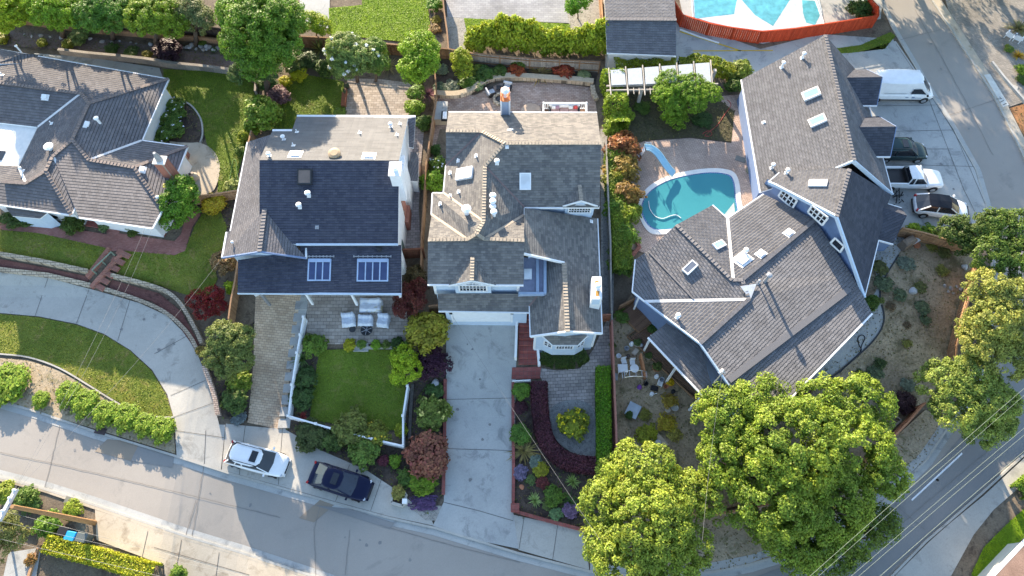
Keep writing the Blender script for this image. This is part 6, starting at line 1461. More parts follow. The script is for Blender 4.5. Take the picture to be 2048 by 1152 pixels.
board_fence('board_fence', 'leaning sunlit fence down the right of the dry yard', [(1953, 532), (1940, 590), (1926, 640), (1914, 690), (1912, 712)], 1.5, WOODT)
board_fence('board_fence', 'reddish fence along the verge under the street trees', [(1850, 806), (1815, 846), (1780, 882), (1740, 918), (1690, 954), (1620, 983), (1520, 1012), (1420, 1030), (1330, 1024), (1240, 1008)], 1.5, woodmat('orange_boards', (.36, .17, .1), (.46, .23, .13)))
board_fence('board_fence', 'short pale fence at the end of the left side lawn', [(382, 394), (430, 388), (474, 381)], 1.4, WOODT)
board_fence('board_fence', 'tan fence between the maple and the paver driveway', [(476, 520), (470, 560), (462, 600), (457, 638)], 1.4, WOODT)
board_fence('board_fence', 'narrow pale fence beside the west eave', [(502, 262), (497, 285)], 1.3, WOODT)
board_fence('red_fence', 'bright red board fence curving round the covered pool', [(1343, -40), (1347, 0), (1366, 30), (1420, 47), (1470, 56), (1525, 63), (1590, 57), (1690, 42), (1757, 31), (1757, 14), (1740, -4)], 1.65, WOODR, bw=.2, rail=False)
board_fence('garden_gate', 'dark red-brown gate across the passage beside the white house', [(806, 499), (845, 497)], 1.7, woodmat('gate_boards', (.13, .05, .03), (.18, .075, .045)), 'gate')
board_fence('garden_gate', 'reddish gate between the tan-roofed house and the side fence', [(1204, 630), (1222, 629)], 1.5, woodmat('gate_red', (.3, .12, .07), (.36, .15, .09)), 'gate')
board_fence('garden_gate', 'dark brown gate at the garage side', [(858, 612), (878, 610)], 1.5, WOODB, 'gate')
board_fence('board_fence', 'slanting timber fence at the blue wall above the deck', [(1240, 612), (1280, 592)], 1.1, WOODB)
board_fence('board_fence', 'orange timber screen beside the pots', [(1282, 708), (1292, 752)], 1.0, woodmat('screen_orange', (.42, .19, .09), (.5, .24, .12)))
# white picket fence round the raised lawn
def white_fence(name, label, tops, h=1.1, step=1.9):
    P = [W(x, y, h) for x, y in tops]; g = P[0].copy(); g.z -= h; t = thing(name, label, 'fence', g)
    rl = MB(); pk = MB()
    for a, b in zip(P, P[1:]):
        d = b - a; u_ = d.normalized(); k = max(1, round(d.length / step))
        for z in (0, -.28, -h + .15): rl.bar(a + Vector((0, 0, z)), b + Vector((0, 0, z)), .09 if z else .13, .07)
        n = int(d.length / .13)
        for i in range(n):
            p = a + d * ((i + .5) / n); pk.box((p.x, p.y, p.z - .14), (.035, .035, .28))
        n = int(d.length / .16)
        for i in range(n):
            p = a + d * ((i + .5) / n); pk.box((p.x, p.y, p.z - .62), (.11, .11, h - .42))
        for i in range(k + (1 if b is P[-1] else 0)):
            p = a + d * (i / k); m = MB(); m.box((p.x, p.y, p.z - h / 2 + .05), (.15, .15, h + .15)); m.box((p.x, p.y, p.z + .15), (.22, .22, .05)); m.lathe((p.x, p.y, p.z + .17), [(.08, 0), (.09, .05), (.02, .12)], 8); m.build('post', WHITE, t)
    rl.build('rail', WHITE, t); pk.build('picket_panel', WHITE, t)
white_fence('picket_fence', 'white lattice-topped fence round three sides of the lawn', [(607, 634), (594, 706), (584, 770), (577, 832), (632, 848), (688, 864), (745, 878), (806, 892), (806, 832), (815, 772)])
# white railing and terrace behind the tan-roofed house
P = [W(1087, 212, 1.0), W(1088, 240, 1.0)]
t = thing('deck_railing', 'white baluster railing around the cushioned sofa', 'railing', W(1130, 225))
z = 1.7; a, b, c, d = U(1087, 242, z), U(1087, 206, z), U(1173, 206, z), U(1173, 242, z)
rl = MB(); pk = MB()
for p, q in ((a, b), (b, c), (c, d)):
    rl.bar(p, q, .12, .08); rl.bar(p - Vector((0, 0, .75)), q - Vector((0, 0, .75)), .08, .06); n = int((q - p).length / .2)
    for i in range(n + 1): m = p.lerp(q, i / n); pk.box((m.x, m.y, m.z - .38), (.05, .05, .75))
for p in (a, b, c, d): rl.box((p.x, p.y, p.z - .75), (.14, .14, 1.7))
rl.build('rail', WHITE, t); pk.build('baluster_panel', WHITE, t)
mb = MB(); mb.prism([a - Vector((0, 0, .9)), d - Vector((0, 0, .9)), c - Vector((0, 0, .9)), b - Vector((0, 0, .9))], .8); mb.build('deck', DECKW, t)
def sofa(name, label, loc, w, d, h, rot, frame, seatm, backm, cush=(), arms=True, group=None, z=0):
    t = thing(name, label, 'sofa' if w > 1.2 else 'chair', loc, (0, 0, rot), group)
    m = MB(); m.box((0, -.02, .18), (w, d, .22)); m.build('base', frame, t, local=True, bevel=.03)
    n = 1 if w < 1.2 else 3
    for i in range(n):
        m = MB(); m.box((-w / 2 + w * (i + .5) / n * .88 + w * .06, -.05, .36), (w * .86 / n - .02, d * .78, .15)); m.build('seat_cushion', seatm, t, local=True, bevel=.04)
    m = MB(); m.box((0, d / 2 - .08, .5), (w, .16, h)); m.build('backrest', backm, t, local=True, bevel=.04)
    if arms:
        for s in (-1, 1):
            m = MB(); m.box((s * (w / 2 - .06), 0, .4), (.12, d, .42)); m.build('arm', frame, t, local=True, bevel=.03)
    for x, c in cush:
        m = MB(); m.box((x, d / 2 - .28, .62), (.42, .2, .38), top=.8); m.build('pillow', c, t, local=True, bevel=.07)
    return t
REDC = plain('red_fabric', (.5, .06, .06), .9); PINKC = plain('pink_fabric', (.5, .3, .25), .9); MAUVE = plain('mauve_fabric', (.3, .18, .24), .9); FAB = plain('pale_fabric', (.62, .6, .6), .9, var=.1, sc=8); COVER = plain('cover_cloth', (.62, .66, .72), .85, var=.12, sc=5)
GREYF = plain('striped_fabric', (.5, .51, .54), .9, var=.2, sc=9)
p = U(1128, 226, .85)
sofa('garden_sofa', 'cushioned sofa with red and white pillows inside the white railing', p, 2.9, .9, .6, 0, DARK, PINKC, FAB, ((-1.0, FAB), (-.65, MAUVE), (.6, FAB), (1.05, REDC)))
sofa('lounge_chair', 'black armchair with grey cushion left of the round fire pit', W(982, 190), .85, .85, .6, 2.0, BLACK, GREYF, GREYF)
sofa('lounge_chair', 'black armchair with grey cushion above the round fire pit', W(1014, 180), .85, .85, .6, -.25, BLACK, GREYF, GREYF)
m = MB(); q = W(998, 181); m.box((q.x, q.y, .42), (.5, .5, .05))
for sx in (-1, 1):
    for sy in (-1, 1): m.box((q.x + sx * .2, q.y + sy * .2, .25), (.05, .05, .4))
tag(m.build('side_table', BLACK), 'small black side table between the two black armchairs', 'table')
t = thing('fire_pit', 'round stone fire pit partly hidden by the chimney', 'fire pit', W(1001, 202)); q = W(1001, 202)
m = MB(); m.lathe((q.x, q.y, q.z), [(.75, 0), (.75, .4), (.5, .42), (.5, .2), (.0, .18)], 24); m.build('ring', STONE, t); m = MB(); m.lathe((q.x, q.y, q.z + .2), [(.48, 0), (.48, .05), (.1, .12)], 16); m.build('coals', DARK, t)
t = thing('barbecue_counter', 'tan counter with a barbecue at the back corner of the tan-roofed house', 'counter', W(884, 235)); q = W(884, 235)
m = MB(); m.box((q.x, q.y, .5), (1.1, 2.0, 1.0)); m.build('counter', plain('tan_stucco', (.42, .33, .23), .9), t); m = MB(); m.box((q.x, q.y, 1.03), (1.2, 2.1, .06)); m.build('worktop', CONCG, t)
t = thing('barbecue', 'black barbecue with a white lid on the tan counter', 'barbecue', W(889, 234, 1.08)); q = W(889, 234, 1.08)
m = MB(); m.box((q.x, q.y, q.z + .12), (.55, 1.0, .24)); m.build('firebox', BLACK, t); m = MB(); m.box((q.x + .05, q.y, q.z + .32), (.42, .85, .2), top=.75); m.build('lid', WHITE, t, bevel=.04)
m = MB(); q = W(1062, 222, .5); m.lathe((q.x, q.y, q.z - .5), [(.1, 0), (.1, .42), (.95, .44), (.95, .5), (.0, .52)], 24); tag(m.build('round_table', plain('tan_table', (.34, .26, .2), .7)), 'round tan table edge behind the roof, left of the railing', 'table')

# covered patio set of the white house
def covered(name, label, px, py, sx, sy, h, rot, mat, group=None):
    """furniture under a draped cloth: a soft lumpy block with the back higher than the seat"""
    c = W(px, py, h * .4); n = 14; rng = random.Random(int(px + py)); mb = MB(); vs = []
    for j in range(n + 1):
        for i in range(n + 1):
            u_, v_ = i / n * 2 - 1, j / n * 2 - 1
            e = max(abs(u_), abs(v_)); z = h * (.6 + (.4 if v_ > .35 else 0) + (.12 if abs(u_) > .7 else 0)) if e < .93 else 0.03
            x = u_ * sx / 2 * (1 if e < .9 else 1.04); y = v_ * sy / 2 * (1 if e < .9 else 1.04)
            vs.append((x + rng.uniform(-.02, .02), y + rng.uniform(-.02, .02), z + rng.uniform(-.035, .035)))
    fs = [(j * (n + 1) + i, j * (n + 1) + i + 1, (j + 1) * (n + 1) + i + 1, (j + 1) * (n + 1) + i) for j in range(n) for i in range(n)]
    mb.add(vs, fs); o = mb.build(name, mat, None, True)
    o.location = (c.x, c.y, zg(c.y, c.x) + .15); o.rotation_euler = (0, 0, rot); return o
YST = groundmat('stained_cover', (.62, .66, .72), (.68, .7, .74), .6, (.5, .42, .12), .6, 8, .06, .01, .85, 1.6)
tag(covered('covered_sofa', 'sofa under a white cover with yellow pollen stains against the porch', 742, 612, 1.9, 1.0, .85, 0, YST), 'sofa under a white cover with yellow pollen stains against the porch', 'sofa')
tag(covered('covered_chair', 'x', 697, 641, 1.1, 1.05, .85, .12, COVER), 'armchair under a white cover with a draped bulge, left of the covered table', 'chair')
tag(covered('covered_table', 'x', 731, 642, 1.25, .85, .6, 0, COVER), 'low table under a smooth white cover between the two covered armchairs', 'table')
tag(covered('covered_chair', 'x', 767, 642, 1.0, 1.05, .85, -.12, COVER), 'armchair under a white cover, right of the covered table', 'chair')
t = thing('fire_bowl', 'round black iron fire bowl on the terrace', 'fire pit', W(735, 664)); q = W(735, 664)
m = MB(); m.lathe((q.x, q.y, q.z + .15), [(.3, 0), (.48, .25), (.5, .3), (.42, .28), (.2, .12), (0, .1)], 24); m.build('bowl', DARK, t)
m = MB()
for k in range(3): a = k * 1.05 + .4; m.bar((q.x - .45 * math.cos(a), q.y - .45 * math.sin(a), q.z + .46), (q.x + .45 * math.cos(a), q.y + .45 * math.sin(a), q.z + .46), .04, .03)
m.build('grate', GREYM, t)
t = thing('side_table', 'small round dark table beside the fire bowl', 'table', W(707, 662)); q = W(707, 662)
m = MB(); m.lathe((q.x, q.y, q.z + .4), [(.28, 0), (.28, .04), (0, .05)], 20); m.build('tabletop', DARK, t); m = MB(); m.lathe((q.x, q.y, q.z), [(.16, 0), (.05, .05), (.05, .4)], 10); m.build('leg', DARK, t)
t = thing('garden_bench', 'red-brown wooden bench at the edge of the back terrace', 'bench', W(690, 203), (0, 0, R(-88)))
for nm, c, s in (('seat', (0, 0, .42), (1.6, .5, .06)), ('backrest', (0, .26, .68), (1.6, .06, .4))):
    m = MB(); m.box(c, s); m.build(nm, woodmat('bench_wood' + nm, (.24, .09, .05), (.3, .12, .07)), t, local=True)
for s in (-1, 1):
    m = MB(); m.box((s * .72, 0, .22), (.08, .5, .44)); m.build('leg', WOODB, t, local=True)
# pots
def pot(label, px, py, r, h, mat=None, plant=None, cat='plant pot'):
    q = W(px, py, h); z = q.z - h; t = thing('plant_pot', label, cat, (q.x, q.y, z))
    m = MB(); m.lathe((q.x, q.y, z), [(r * .65, 0), (r * .95, h * .85), (r, h * .86), (r, h), (r * .85, h), (r * .82, h * .8), (0, h * .78)], 18); m.build('pot', mat or TERRA, t)
    if plant:
        o = link('foliage', arch('loose'), plant, None); o.parent = t; o.location = (0, 0, h * .8); o.scale = (r * 2, r * 2, r * 1.4)
    return t
PALEP = plain('pale_pot', (.5, .42, .33), .8); DKP = plain('dark_pot', (.08, .06, .05), .7)
pot('dark pot with a small plant behind the red bench', 694, 172, .25, .4, DKP, (.09, .12, .07))
pot('grey pot at the corner of the back terrace', 692, 185, .25, .35, PALEP, (.09, .12, .07))
for x, y, r, mat, c, l in ((1275, 686, .34, PALEP, (.08, .12, .04), 'stone pot at the turn of the deck'), (1297, 712, .32, PALEP, (.09, .13, .04), 'pale round pot on the deck above the orange pot'), (1314, 734, .4, TERRA, (.09, .12, .03), 'wide terracotta pot on the deck'), (1340, 765, .34, TERRA, YEL, 'pot of yellow flowers lowest on the deck'), (1277, 616, .16, BLACK, None, 'small black pot at the blue wall'), (1301, 657, .22, TERRA, (.06, .1, .03), 'pot with a fern at the blue wall'), (1336, 820, .22, PALEP, None, 'ring pot among the dry golden shrubs'), (1334, 849, .2, DKP, None, 'small dark pot below the ring pot'), (1350, 815, .3, CONC, None, 'round grey concrete pot by the deck edge'), (1761, 602, .3, CONC, (.12, .15, .04), 'ring planter in the dry yard'), (1835, 490, .28, TERRA, None, 'terracotta pot by the covered grill')):
    pot(l, x, y, r, .35, mat, c)
# deck down the side of the corner house
def deck(name, label, poly, h, mat):
    P = [W(x, y, h) for x, y in poly]; t = thing(name, label, 'deck', W(*poly[0])); c = sum(P, Vector()) / len(P)
    d = (P[1] - P[0]).normalized(); d.z = 0; s = Vector((-d.y, d.x, 0)); zz = max(p.z for p in P)
    us = [(p - c).dot(d) for p in P]; vs = [(p - c).dot(s) for p in P]; mb = MB(); v = min(vs)
    while v < max(vs):
        xs = []
        for i in range(len(P)):
            a, b = (us[i], vs[i]), (us[(i + 1) % len(P)], vs[(i + 1) % len(P)])
            vm = v + .07
            if (a[1] - vm) * (b[1] - vm) < 0: xs.append(a[0] + (b[0] - a[0]) * (vm - a[1]) / (b[1] - a[1]))
        xs.sort()
        for x0, x1 in zip(xs[::2], xs[1::2]):
            p, q = c + d * x0 + s * (v + .07), c + d * x1 + s * (v + .07)
            p.z = zg(p.y, p.x) + h; q.z = zg(q.y, q.x) + h; mb.bar(p, q, .13, .05)
        v += .14
    mb.build('boards', mat, t)
    mb = MB()
    for a, b in zip(P, P[1:] + P[:1]): mb.bar(a - Vector((0, 0, .14)), b - Vector((0, 0, .14)), .06, .22)
    mb.build('skirt', WOODB, t); return t
deck('wooden_deck', 'long brown boardwalk deck under the slate porch roof', [(1300, 640), (1340, 672), (1500, 850), (1480, 880), (1255, 672)], .35, DECKW)
deck('wooden_deck', 'short upper deck landing at the blue wall', [(1240, 628), (1268, 604), (1312, 640), (1278, 664)], .5, DECKW)
deck('wooden_deck', 'grey-brown deck behind the slate roof under the tree', [(1560, 775), (1600, 735), (1640, 770), (1590, 810)], .3, DECKW)

# ---------------------------------------------------------------- pools
POOLW = watermat('pool_water', (.04, .215, .255), (.06, .28, .31)); POOLW.node_tree.nodes['Principled BSDF'].inputs['Transmission Weight'].default_value = 0
out = smooth_px([(1276, 420), (1290, 380), (1335, 352), (1400, 338), (1450, 338), (1474, 352), (1482, 395), (1480, 440), (1400, 455), (1330, 468), (1296, 462)], 8)
inn = smooth_px([(1282, 420), (1296, 386), (1338, 360), (1402, 346), (1446, 346), (1466, 357), (1472, 395), (1470, 436), (1396, 447), (1332, 459), (1300, 454)], 8)
t = thing('swimming_pool', 'kidney-shaped blue pool with pale coping between screen and slate roof', 'pool', W(1380, 400))
A = [W(x, y, .19) for x, y in out]; B = [W(x, y, .19) for x, y in inn]; mb = MB(); k = len(A)
for i in range(k):
    j = (i + 1) % k; mb.poly([A[i], A[j], B[j], B[i]]); mb.poly([A[i], A[i] - Vector((0, 0, .1)), A[j] - Vector((0, 0, .1)), A[j]]); mb.poly([B[j], B[j] - Vector((0, 0, .1)), B[i] - Vector((0, 0, .1)), B[i]])
mb.build('coping', CREAM, t)
mb = MB(); mb.poly([p - Vector((0, 0, .035)) for p in B]); mb.build('water', POOLW, t)
C_ = sum(B, Vector()) / len(B); mb = MB()
for i in range(k):
    j = (i + 1) % k; a_, b_ = B[i].lerp(C_, .03), B[j].lerp(C_, .03); dz_ = Vector((0, 0, .03)); mb.poly([B[i] - dz_, B[j] - dz_, b_ - dz_, a_ - dz_])
mb.build('tile_band', brickmat('pool_tile', (.05, .12, .3), (.1, .2, .42), (.4, .45, .5), .2, .2, off=0), t)
mb = MB(); mb.prism([W(x, y, .172) for x, y in ((1440, 440), (1468, 405), (1472, 440))], .01); mb.build('sun_step', plain('pool_step', (.4, .46, .44), .4), t)
m = MB(); m.tube([W(x, y, .22) for x, y in smooth_px([(1297, 402), (1300, 418), (1310, 432), (1325, 437), (1340, 432), (1352, 430), (1362, 436)], 5, False)], .035, 6)
tag(m.build('pool_hose', WHITE), 'white cleaner hose floating in the blue pool', 'hose')
# the slide
t = thing('pool_slide', 'sky-blue curved slide with a white ladder at the pool edge', 'slide', W(1320, 330))
path = smooth_px([(1291, 296), (1303, 299), (1315, 309), (1326, 324), (1336, 338), (1347, 350)], 4, False); hz = np.linspace(1.75, .35, len(path))
C = [W(x, y, h) for (x, y), h in zip(path, hz)]; prof = [(-.34, .2), (-.3, .02), (-.15, -.04), (0, -.05), (.15, -.04), (.3, .02), (.34, .2)]; mb = MB(); vs = []
for i, p in enumerate(C):
    d = C[min(i + 1, len(C) - 1)] - C[max(i - 1, 0)]; d.z = 0; d.normalize(); s = Vector((-d.y, d.x, 0)); vs += [p + s * a + Vector((0, 0, b)) for a, b in prof]
n = len(prof); fs = [(i * n + j, i * n + j + 1, (i + 1) * n + j + 1, (i + 1) * n + j) for i in range(len(C) - 1) for j in range(n - 1)]
mb.add(vs, fs); o = mb.build('chute', plain('slide_blue', (.36, .6, .7), .35, var=.04), t, True); so = o.modifiers.new('thick', 'SOLIDIFY'); so.thickness = .05
top = C[0]; mb = MB(); back = Vector((-.55, -.15, 0))
for s in (-.28, .28):
    e = Vector((.1, s, 0)); mb.tube([top + back + e - Vector((0, 0, 1.75)), top + back * .3 + e, top + back * .3 + e + Vector((0, 0, .45)), top + e + Vector((.4, 0, .35)), top + e + Vector((.5, 0, 0))], .025, 6)
for i in range(6): z = -1.6 + i * .3; f = 1 - i / 6 * .75; mb.bar(top + back * f + Vector((.1, -.28, z)), top + back * f + Vector((.1, .28, z)), .1, .03)
mb.build('ladder', CHROME, t)
for i in (8, 16): p = C[i]; mb = MB(); mb.tube([Vector((p.x, p.y, .1)), p - Vector((0, 0, .05))], .04, 6); mb.build('support', CHROME, t)
m = MB(); q = W(1481, 319, .1); m.box((q.x, q.y, q.z + .04), (.95, .55, .08), -.4); tag(m.build('access_cover', plain('grey_panel', (.16, .17, .16), .8)), 'grey rectangular hatch on the rosy pool paving', 'cover')
m = MB(); q = W(1500, 342, .1); m.lathe((q.x, q.y, q.z), [(.42, 0), (.42, .08), (0, .09)], 20); tag(m.build('round_cover', plain('olive_disc', (.2, .19, .13), .8)), 'round olive lid beside the west eave of the slate roof', 'cover')
m = MB(); m.tube([W(x, y, .16) for x, y in smooth_px([(1405, 268), (1415, 262), (1424, 266), (1420, 272), (1410, 271), (1418, 264), (1435, 250), (1450, 228), (1462, 210), (1455, 200)], 5, False)], .03, 6); tag(m.build('garden_hose', plain('red_hose', (.4, .06, .05), .6)), 'red garden hose coiled on the shaded lawn and paving', 'hose')
m = MB(); m.tube([W(x, y, .18) for x, y in smooth_px([(1720, 705), (1724, 690), (1730, 676), (1724, 670), (1716, 676), (1718, 690), (1722, 702), (1700, 724), (1680, 745)], 5, False)], .035, 6); tag(m.build('garden_hose', BLACK), 'black hose looped on the side walk', 'hose')
# covered neighbour pool
t = thing('covered_pool', 'neighbour pool under a bubble cover of white and turquoise panels', 'pool', W(1500, 20))
WC = plain('cover_white', (.5, .56, .6), .35, var=.22, sc=1.6); BC = plain('cover_blue', (.1, .36, .43), .3, var=.25, sc=1.6)
mb = MB(); mb.prism([W(x, y, .22) for x, y in ((1384, -30), (1388, 34), (1420, 44), (1470, 55), (1525, 61), (1590, 57), (1647, 50), (1644, 20), (1632, -30))], .1); mb.build('cover_sheet', WC, t)
for pl in ([(1386, -30), (1480, -30), (1468, 28), (1390, 37)], [(1482, -2), (1582, -4), (1546, 52), (1510, 30)], [(1490, -30), (1640, -30), (1632, -14), (1496, -6)], [(1604, 0), (1630, 2), (1640, 30), (1630, 50), (1612, 45), (1606, 25)]):
    mb = MB(); mb.poly([W(x, y, .228) for x, y in pl]); mb.build('blue_panel', BC, t)
mb = MB(); mb.tube([W(x, y, .3) for x, y in ((1626, -20), (1636, 10), (1648, 48))], .07, 8); mb.tube([W(x, y, .3) for x, y in ((1382, -20), (1386, 34))], .05, 8); mb.build('cover_weight', WHITE, t)
m = MB(); m.tube([W(x, y, .2) for x, y in ((1360, 59), (1400, 74), (1438, 86))], .09, 8); tag(m.build('pale_pipe', WHITE), 'pale pipe lying along the foot of the red fence', 'pipe')

# ---------------------------------------------------------------- pergola with panels
t = thing('pergola', 'timber pergola roofed with pale panels, half buried in vine', 'pergola', W(1310, 200))
PZ = 2.5; PAN = plain('pale_panel', (.4, .43, .46), .5, var=.12, sc=4)
PW = plain('pergola_wood', (.42, .38, .33), .8)
for i in range(6):
    x0 = 1221 + i * 34; mb = MB(); mb.prism([U(x0, 140 - i * 2.6, PZ), U(x0 + 28, 138 - i * 2.6, PZ), U(x0 + 31, 169 - i * 1.0, PZ), U(x0 + 2, 170 - i * 1.0, PZ)], .04); mb.build('roof_panel', PAN, t)
for i in range(7):
    x0 = 1217 + i * 34; mb = MB(); mb.bar(U(x0, 136 - i * 2.6, PZ - .08), U(x0 + 5, 190, PZ - .08), .09, .14); mb.build('rafter', PW, t)
mb = MB()
for y in (172, 181): mb.bar(U(1213, y, PZ - .2), U(1436, y - 4, PZ - .2), .1, .16)
for i in range(17):
    x0 = 1256 + i * 11; mb.bar(U(x0, 176, PZ - .05), U(x0 + 1, 188, PZ - .05), .05, .1)
mb.build('beam', PW, t)
for x, y in ((1283, 178), (1400, 178), (1222, 150), (1430, 140)):
    p = U(x, y, PZ - .3); mb = MB(); mb.box((p.x, p.y, (PZ - .3) / 2), (.3, .3, PZ - .3)); mb.build('post', PW, t)

# ---------------------------------------------------------------- vehicles
GLASSC = glassmat('pale_car_glass', (.03, .037, .055), .05, .6)
def car(name, label, cat, c, front, L, Wd, H, paint, kind='suv', roofm=None, sunroof=False, rails=True, fx=1.0):
    """c: photo point of the middle on the ground, front: photo point the nose looks at"""
    g = W(*c); f = W(*front); d = f - g; yaw = math.atan2(d.y, d.x)
    t = thing(name, label, cat, (g.x, g.y, g.z + .13)); t.rotation_mode = 'XYZ'
    if abs(slope(g.y, g.x)) + abs(slopex(g.y, g.x)) > .005:
        n = Vector((-slopex(g.y, g.x), -slope(g.y, g.x), 1)).normalized(); x = Vector((d.x, d.y, 0)).normalized(); x = (x - n * x.dot(n)).normalized(); y = n.cross(x)
        t.rotation_euler = Matrix((x, y, n)).transposed().to_euler()
    else: t.rotation_euler = (0, 0, yaw)
    w = Wd / 2; h2 = L / 2
    B = lambda m, nm, mat, par=None, **k: m.build(nm, mat, par or t, local=True, **k)
    if kind == 'van': st = [(-h2, .86, .4, 1.0, 1.0), (-h2 + .1, .96, .3, 1.1, 1.1), (-h2 + .8, 1, .28, 1.15, 1.15), (h2 - 1.9, 1, .28, 1.15, 1.15), (h2 - 1.2, .99, .28, 1.15, 1.2), (h2 - .5, .93, .3, 1.0, 1.08), (h2 - .12, .8, .34, .8, .86), (h2, .66, .42, .6, .64)]
    elif kind == 'pickup': st = [(-h2, .9, .5, .98, .98), (-h2 + .08, .97, .42, 1.0, 1.0), (-h2 + 1.9, .98, .38, 1.02, 1.02), (0.2, .99, .38, 1.02, 1.04), (h2 - 1.6, .98, .36, 1.02, 1.08), (h2 - .6, .95, .36, .96, 1.04), (h2 - .12, .86, .4, .82, .9), (h2, .7, .46, .66, .7)]
    elif kind == 'hatch': st = [(-h2, .74, .5, .8, .84), (-h2 + .12, .9, .4, .96, 1.0), (-h2 + .6, .98, .32, 1.02, 1.06), (0, 1, .28, .98, 1.02), (h2 - 1.5, .99, .28, .94, 1.0), (h2 - .6, .93, .3, .82, .9), (h2 - .15, .8, .36, .64, .72), (h2, .62, .42, .54, .56)]
    else: st = [(-h2, .76, .5, .82, .86), (-h2 + .1, .9, .4, .98, 1.0), (-h2 + .5, .98, .32, 1.02, 1.04), (0, 1, .28, .98, 1.02), (h2 - 1.4, .99, .28, .96, 1.04), (h2 - .6, .94, .3, .86, .95), (h2 - .15, .82, .36, .68, .76), (h2, .64, .42, .56, .58)]
    vs = []
    for x, s, zl, zb, zt in st:
        ww = w * s; bow = (h2 - abs(x)) / h2
        for y, z in ((-ww * .93, zl), (-ww, zl + .2), (-ww * 1.0, zb - .18), (-ww * .965, zb - .04), (-ww * .86, zb + (zt - zb) * .6), (-ww * .45, zt), (0, zt + .015), (ww * .45, zt), (ww * .86, zb + (zt - zb) * .6), (ww * .965, zb - .04), (ww * 1.0, zb - .18), (ww, zl + .2), (ww * .93, zl)): vs.append((x, y, z))
    n = 13; k = len(st); fs = [(i * n + j, (i + 1) * n + j, (i + 1) * n + (j + 1) % n, i * n + (j + 1) % n) for i in range(k - 1) for j in range(n)] + [tuple(range(n))[::-1][::-1], tuple((k - 1) * n + j for j in range(n))[::-1]]
    m = MB(); m.add(vs, fs); body = B(m, 'body', paint, smooth=True); sb = body.modifiers.new('round', 'SUBSURF'); sb.levels = sb.render_levels = 2
    # cabin: (x base rear, x top rear, x top front, x base front), widths
    if kind == 'van': cx = (-h2 + .12, -h2 + .35, h2 - 2.0, h2 - .75); wb, wt, zb = .97, .84, 1.1
    elif kind == 'pickup': cx = (-.62, -.5, .45, 1.15); wb, wt, zb = .9, .74, 1.0
    elif kind == 'coupe': cx = (-h2 + .42, -h2 + 1.35, .25, 1.25); wb, wt, zb = .93, .74, .99
    elif kind == 'hatch': cx = (-h2 + .12, -h2 + .95, .3, 1.25); wb, wt, zb = .93, .72, .97
    else: cx = (-h2 + .12, -h2 + .5, .35, 1.2); wb, wt, zb = .94, .76, .98
    x0, x1, x2, x3 = cx; yb, yt = w * wb, w * wt
    lo = [(x0, -yb * .94, zb), (x3, -yb * .9, zb + .02), (x3 + .12, 0, zb + .04), (x3, yb * .9, zb + .02), (x0, yb * .94, zb), (x0 - .05, 0, zb)]
    xm = (x1 + x2) / 2
    up = [(x1, -yt * .93, H - .06), (x2, -yt * .95, H - .05), (x2 + .07, 0, H - .03), (x2, yt * .95, H - .05), (x1, yt * .93, H - .06), (x1 - .03, 0, H - .05)]
    m = MB(); m.add(lo + up, [(i, (i + 1) % 6, 6 + (i + 1) % 6, 6 + i) for i in range(6)] + [(6, 7, 8, 9, 10, 11)])
    cab = B(m, 'cabin_side' if kind == 'van' else 'window', paint if kind == 'van' else (GLASSC if kind == 'coupe' else GLASSD))
    # roof skin, a touch proud and gently domed
    m = MB(); rp = [(x1 - .02, -yt * .95, H - .035), (xm, -yt * 1.0, H - .01), (x2 + .02, -yt * .97, H - .03), (x2 + .09, 0, H + .005), (x2 + .02, yt * .97, H - .03), (xm, yt * 1.0, H - .01), (x1 - .02, yt * .95, H - .035), (x1 - .06, 0, H - .01)]
    m.add(rp + [(xm, 0, H + .035)] + [(a, b, z - .06) for a, b, z in rp], [(i, (i + 1) % 8, 8) for i in range(8)] + [(9 + i, 9 + (i + 1) % 8, (i + 1) % 8, i) for i in range(8)])
    roof = B(m, 'roof', roofm or paint, smooth=kind in ('suv', 'coupe', 'van'))
    if kind in ('suv', 'coupe', 'van'):
        for v in roof.data.vertices: v.co.y *= 1.08; v.co.x = xm + (v.co.x - xm) * 1.06
        sb = roof.modifiers.new('round', 'SUBSURF'); sb.levels = sb.render_levels = 1
    if kind == 'van':
        m = MB(); y = yt * .9
        m.add([(x2 + .12, -y, H - .14), (x2 + .2, 0, H - .12), (x2 + .12, y, H - .14), (x3 - .02, yb * .84, zb + .1), (x3 + .13, 0, zb + .12), (x3 - .02, -yb * .84, zb + .1)], [(0, 1, 4, 5), (1, 2, 3, 4)]); o = B(m, 'windshield', GLASSD); o.location = (.06, 0, .05)
        for s in (-1, 1):
            m = MB(); a = lambda x, f_: (x, s * (yb + (yt - yb) * f_ + .015), zb + (H - zb) * f_)
            m.add([a(x2 + .2, .12), a(x3 - .35, .1), a(x2 + .15, .52), a(x2 - .55, .5), a(x2 - .62, .12)], [(0, 1, 2, 3, 4)]); B(m, 'side_window', GLASSD)
            m = MB(); m.bar((-h2 + .5, s * (w + .005), .5), (h2 - .9, s * (w + .005), .5), .02, .12); B(m, 'side_moulding', BLACK)
            m = MB(); m.bar((h2 - 2.9, s * (w + .008), .86), (h2 - 2.62, s * (w + .008), .86), .012, .07); m.bar((h2 - 2.3, s * (w + .008), .9), (h2 - 2.05, s * (w + .008), .9), .012, .09); m.bar((h2 - 2.3, s * (w + .008), .78), (h2 - 1.35, s * (w + .008), .78), .012, .05); B(m, 'door_lettering', plain('letter_blue', (.08, .14, .28), .5))
            m = MB(); m.bar((-h2 + 1.2, s * (w * .955), 1.3), (0.2, s * (w * .955), 1.3), .02, .03); B(m, 'door_track', GREYM)
    else:
